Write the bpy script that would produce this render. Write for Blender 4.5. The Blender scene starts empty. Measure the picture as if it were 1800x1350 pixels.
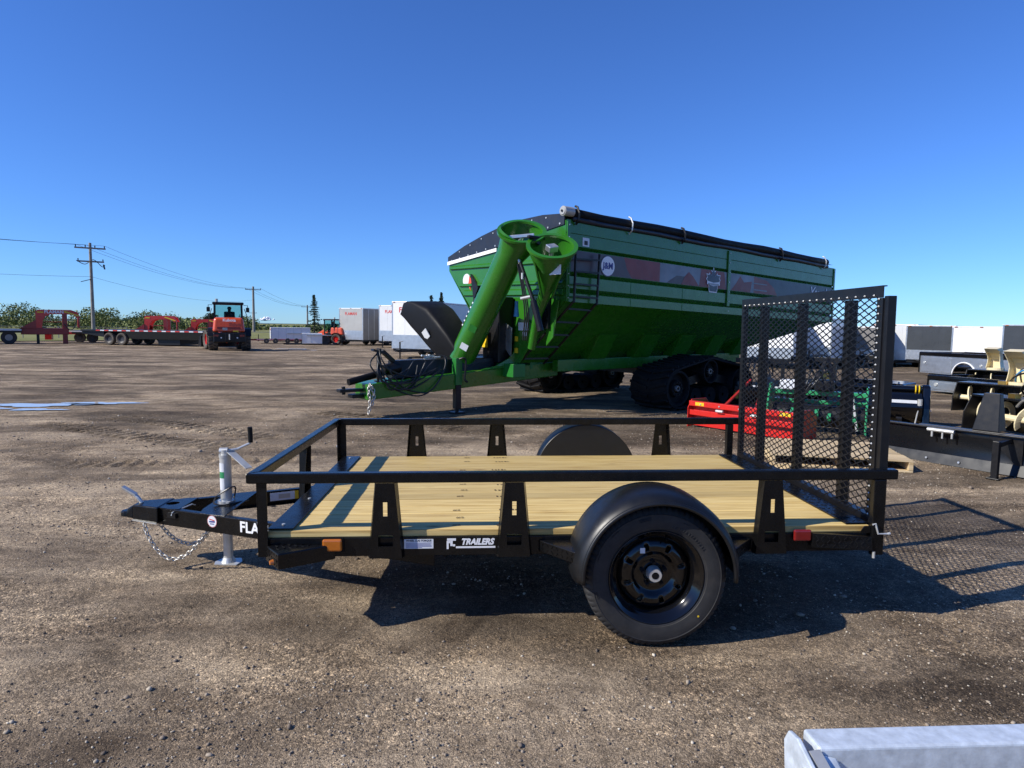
import bpy, math, random
import numpy as np
from mathutils import Vector, Matrix
random.seed(7)
PI = math.pi
S = bpy.context.scene
COL = S.collection

# ------------------------------------------------------------------ camera
cam = bpy.data.cameras.new('camera')
camo = bpy.data.objects.new('camera', cam)
COL.objects.link(camo)
cam.sensor_width = 36.0
cam.lens = 23.0
cam.clip_start = 0.05
cam.clip_end = 20000
RGT = Vector((0.99881854, -0.04652002, 0.01405012))
UPV = Vector((-0.00993495, 0.08753827, 0.99611161))
FWD = Vector((0.04756905, 0.99507434, -0.08697267))
CAMP = Vector((1.1273, -3.1643, 1.5196))
camo.matrix_world = Matrix(((RGT.x, UPV.x, -FWD.x, CAMP.x), (RGT.y, UPV.y, -FWD.y, CAMP.y),
                            (RGT.z, UPV.z, -FWD.z, CAMP.z), (0, 0, 0, 1)))
S.camera = camo

# ------------------------------------------------------------------ sky and sun
SUN_EL, SUN_AZ = 36.4, 18.2          # light travels towards (cos az, sin az)
w = bpy.data.worlds.new('World')
S.world = w
w.use_nodes = True
wn = w.node_tree
wn.nodes.clear()
sky = wn.nodes.new('ShaderNodeTexSky')
sky.sky_type = 'NISHITA'
sky.sun_disc = False
sky.sun_elevation = math.radians(SUN_EL)
sky.sun_rotation = math.radians(251.8)
sky.altitude = 700
sky.air_density = 1.0
sky.dust_density = 0.0
sky.ozone_density = 1.5
bg = wn.nodes.new('ShaderNodeBackground')
bg.inputs['Strength'].default_value = 0.085
wo = wn.nodes.new('ShaderNodeOutputWorld')
hsv = wn.nodes.new('ShaderNodeMixRGB')          # white balance of the clear prairie sky
hsv.blend_type = 'MULTIPLY'
hsv.inputs[0].default_value = 1.0
hsv.inputs[2].default_value = (0.47, 0.85, 1.60, 1)
wn.links.new(sky.outputs[0], hsv.inputs[1])
wn.links.new(hsv.outputs[0], bg.inputs[0])
wn.links.new(bg.outputs[0], wo.inputs[0])
sl = bpy.data.lights.new('sun', 'SUN')
sl.energy = 5.0
sl.angle = math.radians(0.5)
sl.color = (1.0, 0.95, 0.86)
slo = bpy.data.objects.new('sun', sl)
COL.objects.link(slo)
_ld = Vector((math.cos(math.radians(SUN_AZ)) * math.cos(math.radians(SUN_EL)),
              math.sin(math.radians(SUN_AZ)) * math.cos(math.radians(SUN_EL)), -math.sin(math.radians(SUN_EL))))
slo.rotation_euler = _ld.to_track_quat('-Z', 'Y').to_euler()
slo.location = (-8, -4, 12)
S.view_settings.view_transform = 'Standard'
S.view_settings.look = 'None'
S.view_settings.exposure = 0.3
S.view_settings.gamma = 1.0

# ------------------------------------------------------------------ materials
def new_mat(name):
    m = bpy.data.materials.new(name)
    m.use_nodes = True
    nt = m.node_tree
    return m, nt, nt.nodes['Principled BSDF']

def N(nt, t, **kw):
    n = nt.nodes.new(t)
    for k, v in kw.items():
        if k.startswith('i_'):
            n.inputs[k[2:].replace('_', ' ')].default_value = v
        else:
            setattr(n, k, v)
    return n

def L(nt, a, b):
    nt.links.new(a, b)

def ramp(nt, fac, stops):
    r = nt.nodes.new('ShaderNodeValToRGB')
    e = r.color_ramp.elements
    while len(e) < len(stops):
        e.new(0.5)
    for el, (p, c) in zip(e, stops):
        el.position = p
        el.color = (c[0], c[1], c[2], 1) if len(c) == 3 else c
    L(nt, fac, r.inputs[0])
    return r

def paint(name, col, rough=0.35, metal=0.0, coat=0.0, var=0.12, vscale=6.0, rvar=0.12, bump=0.0, bscale=300, dust=0.0, dustcol=(0.22, 0.18, 0.14), spec=0.5):
    """a coated surface with faint mottling, uneven gloss and a little dust"""
    m, nt, b = new_mat(name)
    tc = N(nt, 'ShaderNodeTexCoord')
    nz = N(nt, 'ShaderNodeTexNoise', i_Scale=vscale, i_Detail=6.0, i_Roughness=0.6)
    L(nt, tc.outputs['Object'], nz.inputs['Vector'])
    c0 = [x * (1 - var) for x in col]
    c1 = [min(1, x * (1 + var)) for x in col]
    r = ramp(nt, nz.outputs[0], [(0.3, c0), (0.7, c1)])
    out = r.outputs[0]
    if dust > 0:
        nd = N(nt, 'ShaderNodeTexNoise', i_Scale=vscale * 2.3, i_Detail=8.0, i_Roughness=0.7)
        L(nt, tc.outputs['Object'], nd.inputs['Vector'])
        rd = ramp(nt, nd.outputs[0], [(0.45, (0, 0, 0)), (0.75, (dust, dust, dust))])
        mx = N(nt, 'ShaderNodeMixRGB')
        L(nt, rd.outputs[0], mx.inputs[0])
        L(nt, out, mx.inputs[1])
        mx.inputs[2].default_value = (*dustcol, 1)
        out = mx.outputs[0]
    L(nt, out, b.inputs['Base Color'])
    mr = N(nt, 'ShaderNodeMapRange')
    mr.inputs['To Min'].default_value = max(0.03, rough - rvar)
    mr.inputs['To Max'].default_value = min(1, rough + rvar)
    n2 = N(nt, 'ShaderNodeTexNoise', i_Scale=vscale * 3, i_Detail=4.0)
    L(nt, tc.outputs['Object'], n2.inputs['Vector'])
    L(nt, n2.outputs[0], mr.inputs[0])
    L(nt, mr.outputs[0], b.inputs['Roughness'])
    b.inputs['Metallic'].default_value = metal
    b.inputs['Coat Weight'].default_value = coat
    b.inputs['Coat Roughness'].default_value = 0.08
    b.inputs['Specular IOR Level'].default_value = spec
    if bump > 0:
        nb = N(nt, 'ShaderNodeTexNoise', i_Scale=bscale, i_Detail=3.0)
        L(nt, tc.outputs['Object'], nb.inputs['Vector'])
        bp = N(nt, 'ShaderNodeBump', i_Strength=bump, i_Distance=0.002)
        L(nt, nb.outputs[0], bp.inputs['Height'])
        L(nt, bp.outputs[0], b.inputs['Normal'])
    return m

def glass(name, col=(0.55, 0.75, 0.75)):
    m, nt, b = new_mat(name)
    b.inputs['Base Color'].default_value = (*col, 1)
    b.inputs['Transmission Weight'].default_value = 1.0
    b.inputs['Roughness'].default_value = 0.02
    b.inputs['IOR'].default_value = 1.05
    return m

M = {}
M['black'] = paint('black_powder_coat', (0.0035, 0.0036, 0.004), 0.26, var=0.25, bump=0.10, bscale=500, dust=0.02, spec=0.32)
M['black_satin'] = paint('black_satin_steel', (0.006, 0.006, 0.007), 0.38, bump=0.1, dust=0.04, spec=0.35)
M['gloss_black'] = paint('gloss_black_paint', (0.003, 0.003, 0.0035), 0.12, coat=0.4, rvar=0.05, spec=0.4)
M['blade_black'] = paint('dark_gloss_blade', (0.006, 0.007, 0.009), 0.28, dust=0.015, spec=0.35, vscale=3, rvar=0.1)
M['rubber'] = paint('tyre_rubber', (0.024, 0.024, 0.025), 0.62, var=0.2, vscale=9, bump=0.2, bscale=220, dust=0.07, spec=0.3)
M['track_rubber'] = paint('track_rubber', (0.008, 0.008, 0.009), 0.75, var=0.3, vscale=3, bump=0.3, bscale=60, dust=0.06, spec=0.2)
M['dusty_rubber'] = paint('dusty_tyre_rubber', (0.08, 0.07, 0.06), 0.85, var=0.4, vscale=5, dust=0.5, spec=0.2)
M['zinc'] = paint('zinc_plate', (0.60, 0.60, 0.57), 0.38, metal=0.55, var=0.15, vscale=14, rvar=0.1)
M['chain'] = paint('zinc_chain', (0.55, 0.52, 0.46), 0.4, metal=0.6, var=0.2, vscale=40)
M['galv'] = paint('galvanised_steel', (0.56, 0.62, 0.68), 0.5, metal=0.3, var=0.22, vscale=26, rvar=0.2, dust=0.14, dustcol=(0.75, 0.8, 0.85), bump=0.3, bscale=60)
M['alu'] = paint('aluminium_sheet', (0.55, 0.57, 0.58), 0.35, metal=0.85, var=0.12, vscale=4)
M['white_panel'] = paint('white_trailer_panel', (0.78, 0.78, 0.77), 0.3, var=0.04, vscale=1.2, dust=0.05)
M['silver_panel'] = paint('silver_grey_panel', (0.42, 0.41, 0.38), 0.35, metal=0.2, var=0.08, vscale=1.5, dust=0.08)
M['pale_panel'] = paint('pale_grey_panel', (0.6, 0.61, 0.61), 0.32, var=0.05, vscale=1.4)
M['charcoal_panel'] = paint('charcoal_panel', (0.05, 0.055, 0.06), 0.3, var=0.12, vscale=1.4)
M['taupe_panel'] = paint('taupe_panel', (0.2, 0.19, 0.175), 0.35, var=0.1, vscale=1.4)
M['white'] = paint('white_print', (0.8, 0.8, 0.8), 0.45, var=0.03)
M['label_white'] = paint('white_sticker', (0.66, 0.68, 0.7), 0.4, var=0.05, vscale=20)
M['ink'] = paint('black_print', (0.02, 0.02, 0.025), 0.5, var=0.05)
M['ink_blue'] = paint('blue_print', (0.04, 0.05, 0.22), 0.5)
M['ink_red'] = paint('red_print', (0.5, 0.03, 0.02), 0.45)
M['yellow'] = paint('yellow_sticker', (0.75, 0.5, 0.02), 0.4)
M['green'] = paint('green_machine_paint', (0.022, 0.142, 0.009), 0.27, coat=0.2, var=0.10, vscale=1.6, rvar=0.12, dust=0.10, dustcol=(0.12, 0.14, 0.07))
M['green_dark'] = paint('green_inside_paint', (0.015, 0.15, 0.02), 0.4, var=0.1)
M['mint'] = paint('pale_green_paint', (0.03, 0.26, 0.10), 0.3, coat=0.4, var=0.08)
M['orange'] = paint('orange_machine_paint', (0.62, 0.075, 0.012), 0.3, coat=0.3, var=0.06, dust=0.05)
M['red'] = paint('red_machine_paint', (0.56, 0.018, 0.012), 0.3, coat=0.3, var=0.08, dust=0.04)
M['darkred'] = paint('dark_red_paint', (0.26, 0.013, 0.012), 0.35, coat=0.2, var=0.1, dust=0.06)
M['cream'] = paint('cream_paint', (0.72, 0.62, 0.38), 0.4, var=0.05, vscale=4)
M['amber'] = paint('amber_lens', (0.42, 0.115, 0.008), 0.2, coat=0.6, var=0.08, vscale=60)
M['redlens'] = paint('red_lens', (0.17, 0.010, 0.009), 0.2, coat=0.6, var=0.08, vscale=60)
M['tarp'] = paint('dark_vinyl_tarp', (0.012, 0.015, 0.025), 0.42, var=0.2, vscale=3, bump=0.2, bscale=30)
M['blackplastic'] = paint('black_rubber_hood', (0.005, 0.005, 0.0055), 0.55, var=0.2, vscale=3, spec=0.18)
M['hose'] = paint('black_hose', (0.014, 0.014, 0.015), 0.4)
M['greyhose'] = paint('grey_hose', (0.16, 0.15, 0.13), 0.5)
M['glass'] = glass('cab_glass')
M['wood_pole'] = paint('weathered_pole', (0.24, 0.22, 0.195), 0.85, var=0.3, vscale=2)
M['skin'] = paint('skin', (0.35, 0.2, 0.14), 0.5)
M['cloth_dark'] = paint('dark_cloth', (0.02, 0.035, 0.045), 0.8)
M['brass'] = paint('brass_fitting', (0.6, 0.4, 0.12), 0.3, metal=0.9)
M['blue'] = paint('blue_plastic', (0.06, 0.28, 0.55), 0.4)
M['stamp_ink'] = paint('faded_stamp_ink', (0.10, 0.065, 0.03), 0.8)
M['seat'] = paint('black_seat', (0.02, 0.02, 0.02), 0.7)

def wood(name, c_lo, c_mid, c_hi, scale=1.0, axis='X'):
    m, nt, b = new_mat(name)
    tc = N(nt, 'ShaderNodeTexCoord')
    oi = N(nt, 'ShaderNodeObjectInfo')
    off = N(nt, 'ShaderNodeVectorMath', operation='MULTIPLY_ADD')
    cb = N(nt, 'ShaderNodeCombineXYZ')
    for k in range(3):
        L(nt, oi.outputs['Random'], cb.inputs[k])
    off.inputs[1].default_value = (13.0, 7.0, 5.0)
    L(nt, cb.outputs[0], off.inputs[0])
    L(nt, tc.outputs['Object'], off.inputs[2])
    mp = N(nt, 'ShaderNodeMapping')
    mp.inputs['Scale'].default_value = (1.1, 22, 22) if axis == 'X' else (22, 1.1, 22)
    L(nt, off.outputs[0], mp.inputs[0])
    n1 = N(nt, 'ShaderNodeTexNoise', i_Scale=2.2 * scale, i_Detail=9.0, i_Roughness=0.62, i_Distortion=0.35)
    L(nt, mp.outputs[0], n1.inputs['Vector'])
    r = ramp(nt, n1.outputs[0], [(0.30, c_lo), (0.45, c_mid), (0.72, c_hi)])
    # growth-ring streaks
    wv = N(nt, 'ShaderNodeTexWave', bands_direction='Y' if axis == 'X' else 'X')
    wv.inputs['Scale'].default_value = 0.55
    wv.inputs['Distortion'].default_value = 9.0
    wv.inputs['Detail'].default_value = 3.0
    wv.inputs['Detail Scale'].default_value = 0.6
    L(nt, mp.outputs[0], wv.inputs['Vector'])
    mx = N(nt, 'ShaderNodeMixRGB', blend_type='MULTIPLY')
    rw = ramp(nt, wv.outputs[1], [(0.0, (0.66, 0.58, 0.45)), (0.35, (0.95, 0.93, 0.9)), (1.0, (1, 1, 1))])
    mx.inputs[0].default_value = 0.8
    L(nt, r.outputs[0], mx.inputs[1])
    L(nt, rw.outputs[0], mx.inputs[2])
    # per-board tint
    hs = N(nt, 'ShaderNodeHueSaturation')
    mr = N(nt, 'ShaderNodeMapRange')
    mr.inputs['To Min'].default_value = 0.74
    mr.inputs['To Max'].default_value = 1.06
    L(nt, oi.outputs['Random'], mr.inputs[0])
    L(nt, mr.outputs[0], hs.inputs['Value'])
    L(nt, mx.outputs[0], hs.inputs['Color'])
    # knots
    mk = N(nt, 'ShaderNodeMapping')
    mk.inputs['Scale'].default_value = (1.6, 6, 6) if axis == 'X' else (6, 1.6, 6)
    L(nt, off.outputs[0], mk.inputs[0])
    vo = N(nt, 'ShaderNodeTexVoronoi', i_Scale=1.1)
    L(nt, mk.outputs[0], vo.inputs['Vector'])
    rk = ramp(nt, vo.outputs[0], [(0.03, (0.22, 0.12, 0.05)), (0.10, (1, 1, 1))])
    m2 = N(nt, 'ShaderNodeMixRGB', blend_type='MULTIPLY')
    m2.inputs[0].default_value = 0.8
    L(nt, hs.outputs[0], m2.inputs[1])
    L(nt, rk.outputs[0], m2.inputs[2])
    L(nt, m2.outputs[0], b.inputs['Base Color'])
    b.inputs['Roughness'].default_value = 0.62
    bp = N(nt, 'ShaderNodeBump', i_Strength=0.25, i_Distance=0.002)
    L(nt, n1.outputs[0], bp.inputs['Height'])
    L(nt, bp.outputs[0], b.inputs['Normal'])
    return m
M['plank'] = wood('pine_plank', (0.38, 0.24, 0.08), (0.64, 0.465, 0.175), (0.80, 0.63, 0.28))
M['pallet'] = wood('pallet_wood', (0.42, 0.30, 0.16), (0.62, 0.48, 0.28), (0.72, 0.58, 0.37), 0.8)

# ------------------------------------------------------------------ helpers
def rot_to(d):
    return Vector(d).to_track_quat('Z', 'Y').to_matrix()

class MB:
    def __init__(s):
        s.v = []; s.f = []; s.mi = []; s.m = 0
    def add(s, vs, fs):
        o = len(s.v)
        s.v += [tuple(x) for x in vs]
        s.f += [tuple(i + o for i in f) for f in fs]
        s.mi += [s.m] * len(fs)
        return s
    def box(s, x0, x1, y0, y1, z0, z1):
        vs = [(x, y, z) for z in (z0, z1) for y in (y0, y1) for x in (x0, x1)]
        return s.add(vs, [(0, 2, 3, 1), (4, 5, 7, 6), (0, 1, 5, 4), (2, 6, 7, 3), (0, 4, 6, 2), (1, 3, 7, 5)])
    def hexa(s, b, t):
        """four bottom points and four top points, same winding"""
        return s.add(list(b) + list(t), [(3, 2, 1, 0), (4, 5, 6, 7), (0, 1, 5, 4), (1, 2, 6, 5), (2, 3, 7, 6), (3, 0, 4, 7)])
    def beam(s, p, q, w, h, up=(0, 0, 1), top=False):
        p = Vector(p); q = Vector(q); d = (q - p).normalized(); u = Vector(up)
        r = d.cross(u).normalized(); u = r.cross(d).normalized()
        a, b = r * w / 2, u * h / 2
        if top:
            p = p - b; q = q - b
        return s.hexa([p - a - b, p + a - b, p + a + b, p - a + b], [q - a - b, q + a - b, q + a + b, q - a + b])
    def prism(s, poly, vec):
        """planar polygon (3D points) pushed along vec"""
        n = len(poly); v = Vector(vec)
        vs = [Vector(p) for p in poly] + [Vector(p) + v for p in poly]
        return s.add(vs, [tuple(range(n))[::-1], tuple(range(n, 2 * n))] + [(i, (i + 1) % n, n + (i + 1) % n, n + i) for i in range(n)])
    def cyl(s, p, q, r, n=16, r2=None, caps=True):
        p = Vector(p); q = Vector(q); r2 = r if r2 is None else r2
        m = rot_to(q - p)
        vs = []
        for c, rr in ((p, r), (q, r2)):
            for i in range(n):
                a = 2 * PI * i / n
                vs.append(c + m @ Vector((rr * math.cos(a), rr * math.sin(a), 0)))
        fs = [(i, (i + 1) % n, n + (i + 1) % n, n + i) for i in range(n)]
        if caps:
            fs += [tuple(range(n))[::-1], tuple(range(n, 2 * n))]
        return s.add(vs, fs)
    def tube(s, pts, r, n=8, closed=False, radii=None):
        pts = [Vector(p) for p in pts]; k = len(pts)
        vs = []; fs = []
        prev = None
        for i, p in enumerate(pts):
            if closed:
                d = pts[(i + 1) % k] - pts[i - 1]
            else:
                d = pts[min(i + 1, k - 1)] - pts[max(i - 1, 0)]
            d.normalize()
            if prev is None:
                a = Vector((0, 0, 1)) if abs(d.z) < 0.9 else Vector((1, 0, 0))
                x = d.cross(a).normalized()
            else:
                x = (prev - d * prev.dot(d)).normalized()
            prev = x
            y = d.cross(x)
            rr = radii[i] if radii else r
            for j in range(n):
                t = 2 * PI * j / n
                vs.append(p + x * rr * math.cos(t) + y * rr * math.sin(t))
        for i in range(k if closed else k - 1):
            a, b = i * n, ((i + 1) % k) * n
            for j in range(n):
                fs.append((a + j, a + (j + 1) % n, b + (j + 1) % n, b + j))
        if not closed:
            fs += [tuple(range(n))[::-1], tuple(range((k - 1) * n, k * n))]
        return s.add(vs, fs)
    def lathe(s, prof, c=(0, 0, 0), axis=(0, 1, 0), n=48, closed=False, mod=None):
        """prof: (radius, along) pairs"""
        m = rot_to(axis); c = Vector(c); vs = []; k = len(prof)
        for i in range(n):
            a = 2 * PI * i / n
            for j, (r, h) in enumerate(prof):
                if mod:
                    r, h = mod(i, j, r, h)
                vs.append(c + m @ Vector((r * math.cos(a), r * math.sin(a), h)))
        fs = []
        for i in range(n):
            a, b = i * k, ((i + 1) % n) * k
            for j in range(k if closed else k - 1):
                j2 = (j + 1) % k
                fs.append((a + j, b + j, b + j2, a + j2))
        return s.add(vs, fs)
    def disc(s, c, axis, r, n=24):
        m = rot_to(axis); c = Vector(c)
        return s.add([c + m @ Vector((r * math.cos(2 * PI * i / n), r * math.sin(2 * PI * i / n), 0)) for i in range(n)], [tuple(range(n))])
    def quad(s, a, b, c, d):
        return s.add([a, b, c, d], [(0, 1, 2, 3)])
    def mesh(s, name, mats, smooth=False):
        me = bpy.data.meshes.new(name)
        me.from_pydata(s.v, [], s.f)
        if not isinstance(mats, (list, tuple)):
            mats = [mats]
        for m in mats:
            me.materials.append(m)
        if len(mats) > 1:
            me.polygons.foreach_set('material_index', s.mi)
        if smooth:
            me.polygons.foreach_set('use_smooth', [True] * len(me.polygons))
        me.update()
        return me
    def build(s, name, mats, parent=None, bevel=0, smooth=False, solid=0, loc=None, autos=None, segs=2):
        o = bpy.data.objects.new(name, s.mesh(name, mats, smooth or autos is not None))
        COL.objects.link(o)
        if parent:
            o.parent = parent
        if loc is not None:
            o.location = loc
        if solid:
            md = o.modifiers.new('solid', 'SOLIDIFY'); md.thickness = abs(solid); md.offset = 1 if solid > 0 else -1
        if bevel:
            md = o.modifiers.new('bevel', 'BEVEL'); md.width = bevel; md.segments = segs; md.limit_method = 'ANGLE'; md.angle_limit = math.radians(40)
        if autos is not None:
            bm_sharp(o.data, autos)
        return o

def bm_sharp(me, deg):
    import bmesh
    bm = bmesh.new(); bm.from_mesh(me)
    t = math.radians(deg)
    for e in bm.edges:
        if len(e.link_faces) == 2:
            e.smooth = e.calc_face_angle(0) < t
        else:
            e.smooth = False
    bm.to_mesh(me); bm.free()

def tag(o, label=None, cat=None, group=None, kind=None):
    if label: o['label'] = label
    if cat: o['category'] = cat
    if group: o['group'] = group
    if kind: o['kind'] = kind
    return o

def thing(name, loc, label, cat, rz=0.0, group=None):
    o = bpy.data.objects.new(name, None)
    o.empty_display_size = 0.2
    COL.objects.link(o)
    o.location = loc
    o.rotation_euler = (0, 0, rz)
    return tag(o, label, cat, group)

def copy_tree(o, parent=None):
    c = o.copy()
    COL.objects.link(c)
    c.parent = parent
    for ch in list(o.children):
        copy_tree(ch, c)
    return c

def text(name, s, size, mat, parent, org, xdir, ydir, ext=0.0006, bold=0.0, shear=0.0, align='CENTER', sx=1.0, spacing=1.0):
    """flat lettering lying in the plane (xdir, ydir) with its middle at org"""
    cu = bpy.data.curves.new(name, 'FONT')
    cu.body = s; cu.size = size; cu.extrude = ext; cu.offset = bold; cu.shear = shear
    cu.align_x = align; cu.align_y = 'CENTER'; cu.space_character = spacing; cu.resolution_u = 3
    t = bpy.data.objects.new(name, cu)
    COL.objects.link(t)
    dg = bpy.context.evaluated_depsgraph_get()
    me = bpy.data.meshes.new_from_object(t.evaluated_get(dg))
    bpy.data.objects.remove(t); bpy.data.curves.remove(cu)
    me.name = name
    me.materials.clear(); me.materials.append(mat)
    x = Vector(xdir).normalized(); y = Vector(ydir); y = (y - x * y.dot(x)).normalized(); z = x.cross(y)
    mt = Matrix(((x.x * sx, y.x, z.x, org[0]), (x.y * sx, y.y, z.y, org[1]), (x.z * sx, y.z, z.z, org[2]), (0, 0, 0, 1)))
    me.transform(mt)
    o = bpy.data.objects.new(name, me)
    COL.objects.link(o)
    o.parent = parent
    return o

def bez(p0, p1, p2, p3, n=12):
    p0, p1, p2, p3 = map(Vector, (p0, p1, p2, p3))
    r = []
    for i in range(n + 1):
        t = i / n; u = 1 - t
        r.append(p0 * u ** 3 + p1 * 3 * u * u * t + p2 * 3 * u * t * t + p3 * t ** 3)
    return r

def spline(pts, n=6):
    pts = [Vector(p) for p in pts]; out = []
    P = [pts[0]] + pts + [pts[-1]]
    for i in range(1, len(P) - 2):
        a, b, c, d = P[i - 1], P[i], P[i + 1], P[i + 2]
        for k in range(n):
            t = k / n
            out.append(0.5 * ((2 * b) + (c - a) * t + (2 * a - 5 * b + 4 * c - d) * t * t + (3 * b - a - 3 * c + d) * t ** 3))
    out.append(pts[-1])
    return out

# ------------------------------------------------------------------ ground
_rs = np.random.RandomState(11)
_perm = _rs.permutation(512)
_perm = np.concatenate([_perm, _perm])
_val = _rs.rand(512)
def vnoise(x, y):
    xi = np.floor(x).astype(int); yi = np.floor(y).astype(int)
    fx = x - xi; fy = y - yi
    fx = fx * fx * (3 - 2 * fx); fy = fy * fy * (3 - 2 * fy)
    def h(a, b):
        return _val[_perm[(_perm[a & 511] + b) & 511] & 511]
    return (h(xi, yi) * (1 - fx) + h(xi + 1, yi) * fx) * (1 - fy) + (h(xi, yi + 1) * (1 - fx) + h(xi + 1, yi + 1) * fx) * fy
def fbm(x, y, o=4):
    s = 0; a = 0.5
    for k in range(o):
        s = s + a * (vnoise(x + 17.3 * k, y - 9.1 * k) - 0.5); x = x * 2.03; y = y * 2.03; a *= 0.5
    return s

PUDDLES = [  # centre, half length, half width, angle : standing water
    (-6.85, 8.95, 0.85, 0.24, 0.10), (-5.95, 9.25, 0.62, 0.20, 0.14), (-6.45, 8.30, 0.42, 0.12, 0.05), (-7.3, 8.40, 0.35, 0.10, 0.06),
    (-10.3, 37.2, 0.9, 0.75, 0.1), (-8.8, 35.9, 0.5, 0.4, 0.0)]
def puddle_r(x, y, p):
    cx, cy, a, b, t = p
    dx = x - cx; dy = y - cy
    u = (dx * math.cos(t) + dy * math.sin(t)) / a; v = (-dx * math.sin(t) + dy * math.cos(t)) / b
    return np.sqrt(u * u + v * v)
TRACKS = [  # lug prints left by a loader: start, end, width
    ((-4.6, 7.4), (-1.6, 5.6), 0.42), ((-5.2, 6.6), (-2.0, 4.9), 0.4), ((-4.2, 3.75), (-0.7, 4.15), 0.30), ((-1.6, 8.2), (0.9, 6.6), 0.45)]
def ground_h(x, y):
    d = np.hypot(x - 1.5, y - 0.5)
    fade = np.clip(1.4 - d / 55.0, 0, 1)
    h = 0.05 * fbm(x * 0.45, y * 0.45, 3) + 0.030 * fbm(x * 2.1 + 5, y * 2.1, 4) + 0.016 * fbm(x * 7 + 9, y * 7, 2)
    # shallow wheel ruts sweeping across the yard
    rut = np.sin((y * 0.9 - x * 0.35 + 1.5 * fbm(x * 0.2, y * 0.2, 2)) * 2.2)
    h = h - 0.012 * np.clip(rut - 0.6, 0, 1)
    for (a, b, wd) in TRACKS:
        ax, ay = a; bx, by = b
        ln = math.hypot(bx - ax, by - ay); ux, uy = (bx - ax) / ln, (by - ay) / ln
        s = (x - ax) * ux + (y - ay) * uy; t = -(x - ax) * uy + (y - ay) * ux
        m = (np.abs(t) < wd / 2) & (s > 0) & (s < ln)
        ph = (s / 0.17 + np.abs(t) * 1.6 + 0.5 * fbm(x * 1.7, y * 1.7, 2)) % 1.0
        h = h + np.where(m, np.where(ph < 0.42, -0.04, 0.018), 0) * np.clip(0.55 + 3.0 * fbm(x * 1.1 + 4, y * 1.1, 2), 0, 1.1)
    h = h * fade
    # level under the trailer's wheels and jack, and in the puddles
    for (cx, cy, r) in ((1.97, -0.1, 0.35), (1.97, 2.03, 0.35), (-0.47, 0.97, 0.2)):
        k = np.clip((np.hypot(x - cx, y - cy) - r) / 0.3, 0, 1)
        h = h * k
    for p in PUDDLES:
        k = np.clip((puddle_r(x, y, p) - 0.9) / 0.6, 0, 1)
        h = h * k - (1 - k) * 0.014
    return h

def axis_vals(lo, hi, st, far, g=1.09):
    c = list(np.arange(lo, hi + 1e-6, st))
    a = []; s = st; v = c[-1]
    while v < far:
        s *= g; v += s; a.append(v)
    b = []; s = st; v = c[0]
    while v > -far:
        s *= g; v -= s; b.append(v)
    return np.array(b[::-1] + c + a)
gx = axis_vals(-6.0, 8.0, 0.042, 6000)
gy = axis_vals(-2.6, 8.5, 0.042, 6000)
GX, GY = np.meshgrid(gx, gy)
GZ = ground_h(GX, GY)
nx, ny = len(gx), len(gy)
me = bpy.data.meshes.new('ground')
vv = np.stack([GX, GY, GZ], -1).reshape(-1, 3).astype(np.float32)
ii = (np.arange(ny - 1)[:, None] * nx + np.arange(nx - 1)[None, :]).reshape(-1)
ff = np.stack([ii, ii + 1, ii + nx + 1, ii + nx], -1).astype(np.int32)
def fast_mesh(me, vv, ff, smooth=True):
    k = ff.shape[1]
    me.vertices.add(len(vv)); me.vertices.foreach_set('co', vv.reshape(-1))
    me.loops.add(ff.size); me.loops.foreach_set('vertex_index', ff.reshape(-1))
    me.polygons.add(len(ff)); me.polygons.foreach_set('loop_start', np.arange(0, ff.size, k, dtype=np.int32))
    me.polygons.foreach_set('loop_total', np.full(len(ff), k, dtype=np.int32))
    if smooth:
        me.polygons.foreach_set('use_smooth', np.ones(len(ff), dtype=bool))
    me.update(calc_edges=True); me.validate()
fast_mesh(me, vv, ff)
ground = bpy.data.objects.new('ground', me)
COL.objects.link(ground)
ground['kind'] = 'structure'

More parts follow.
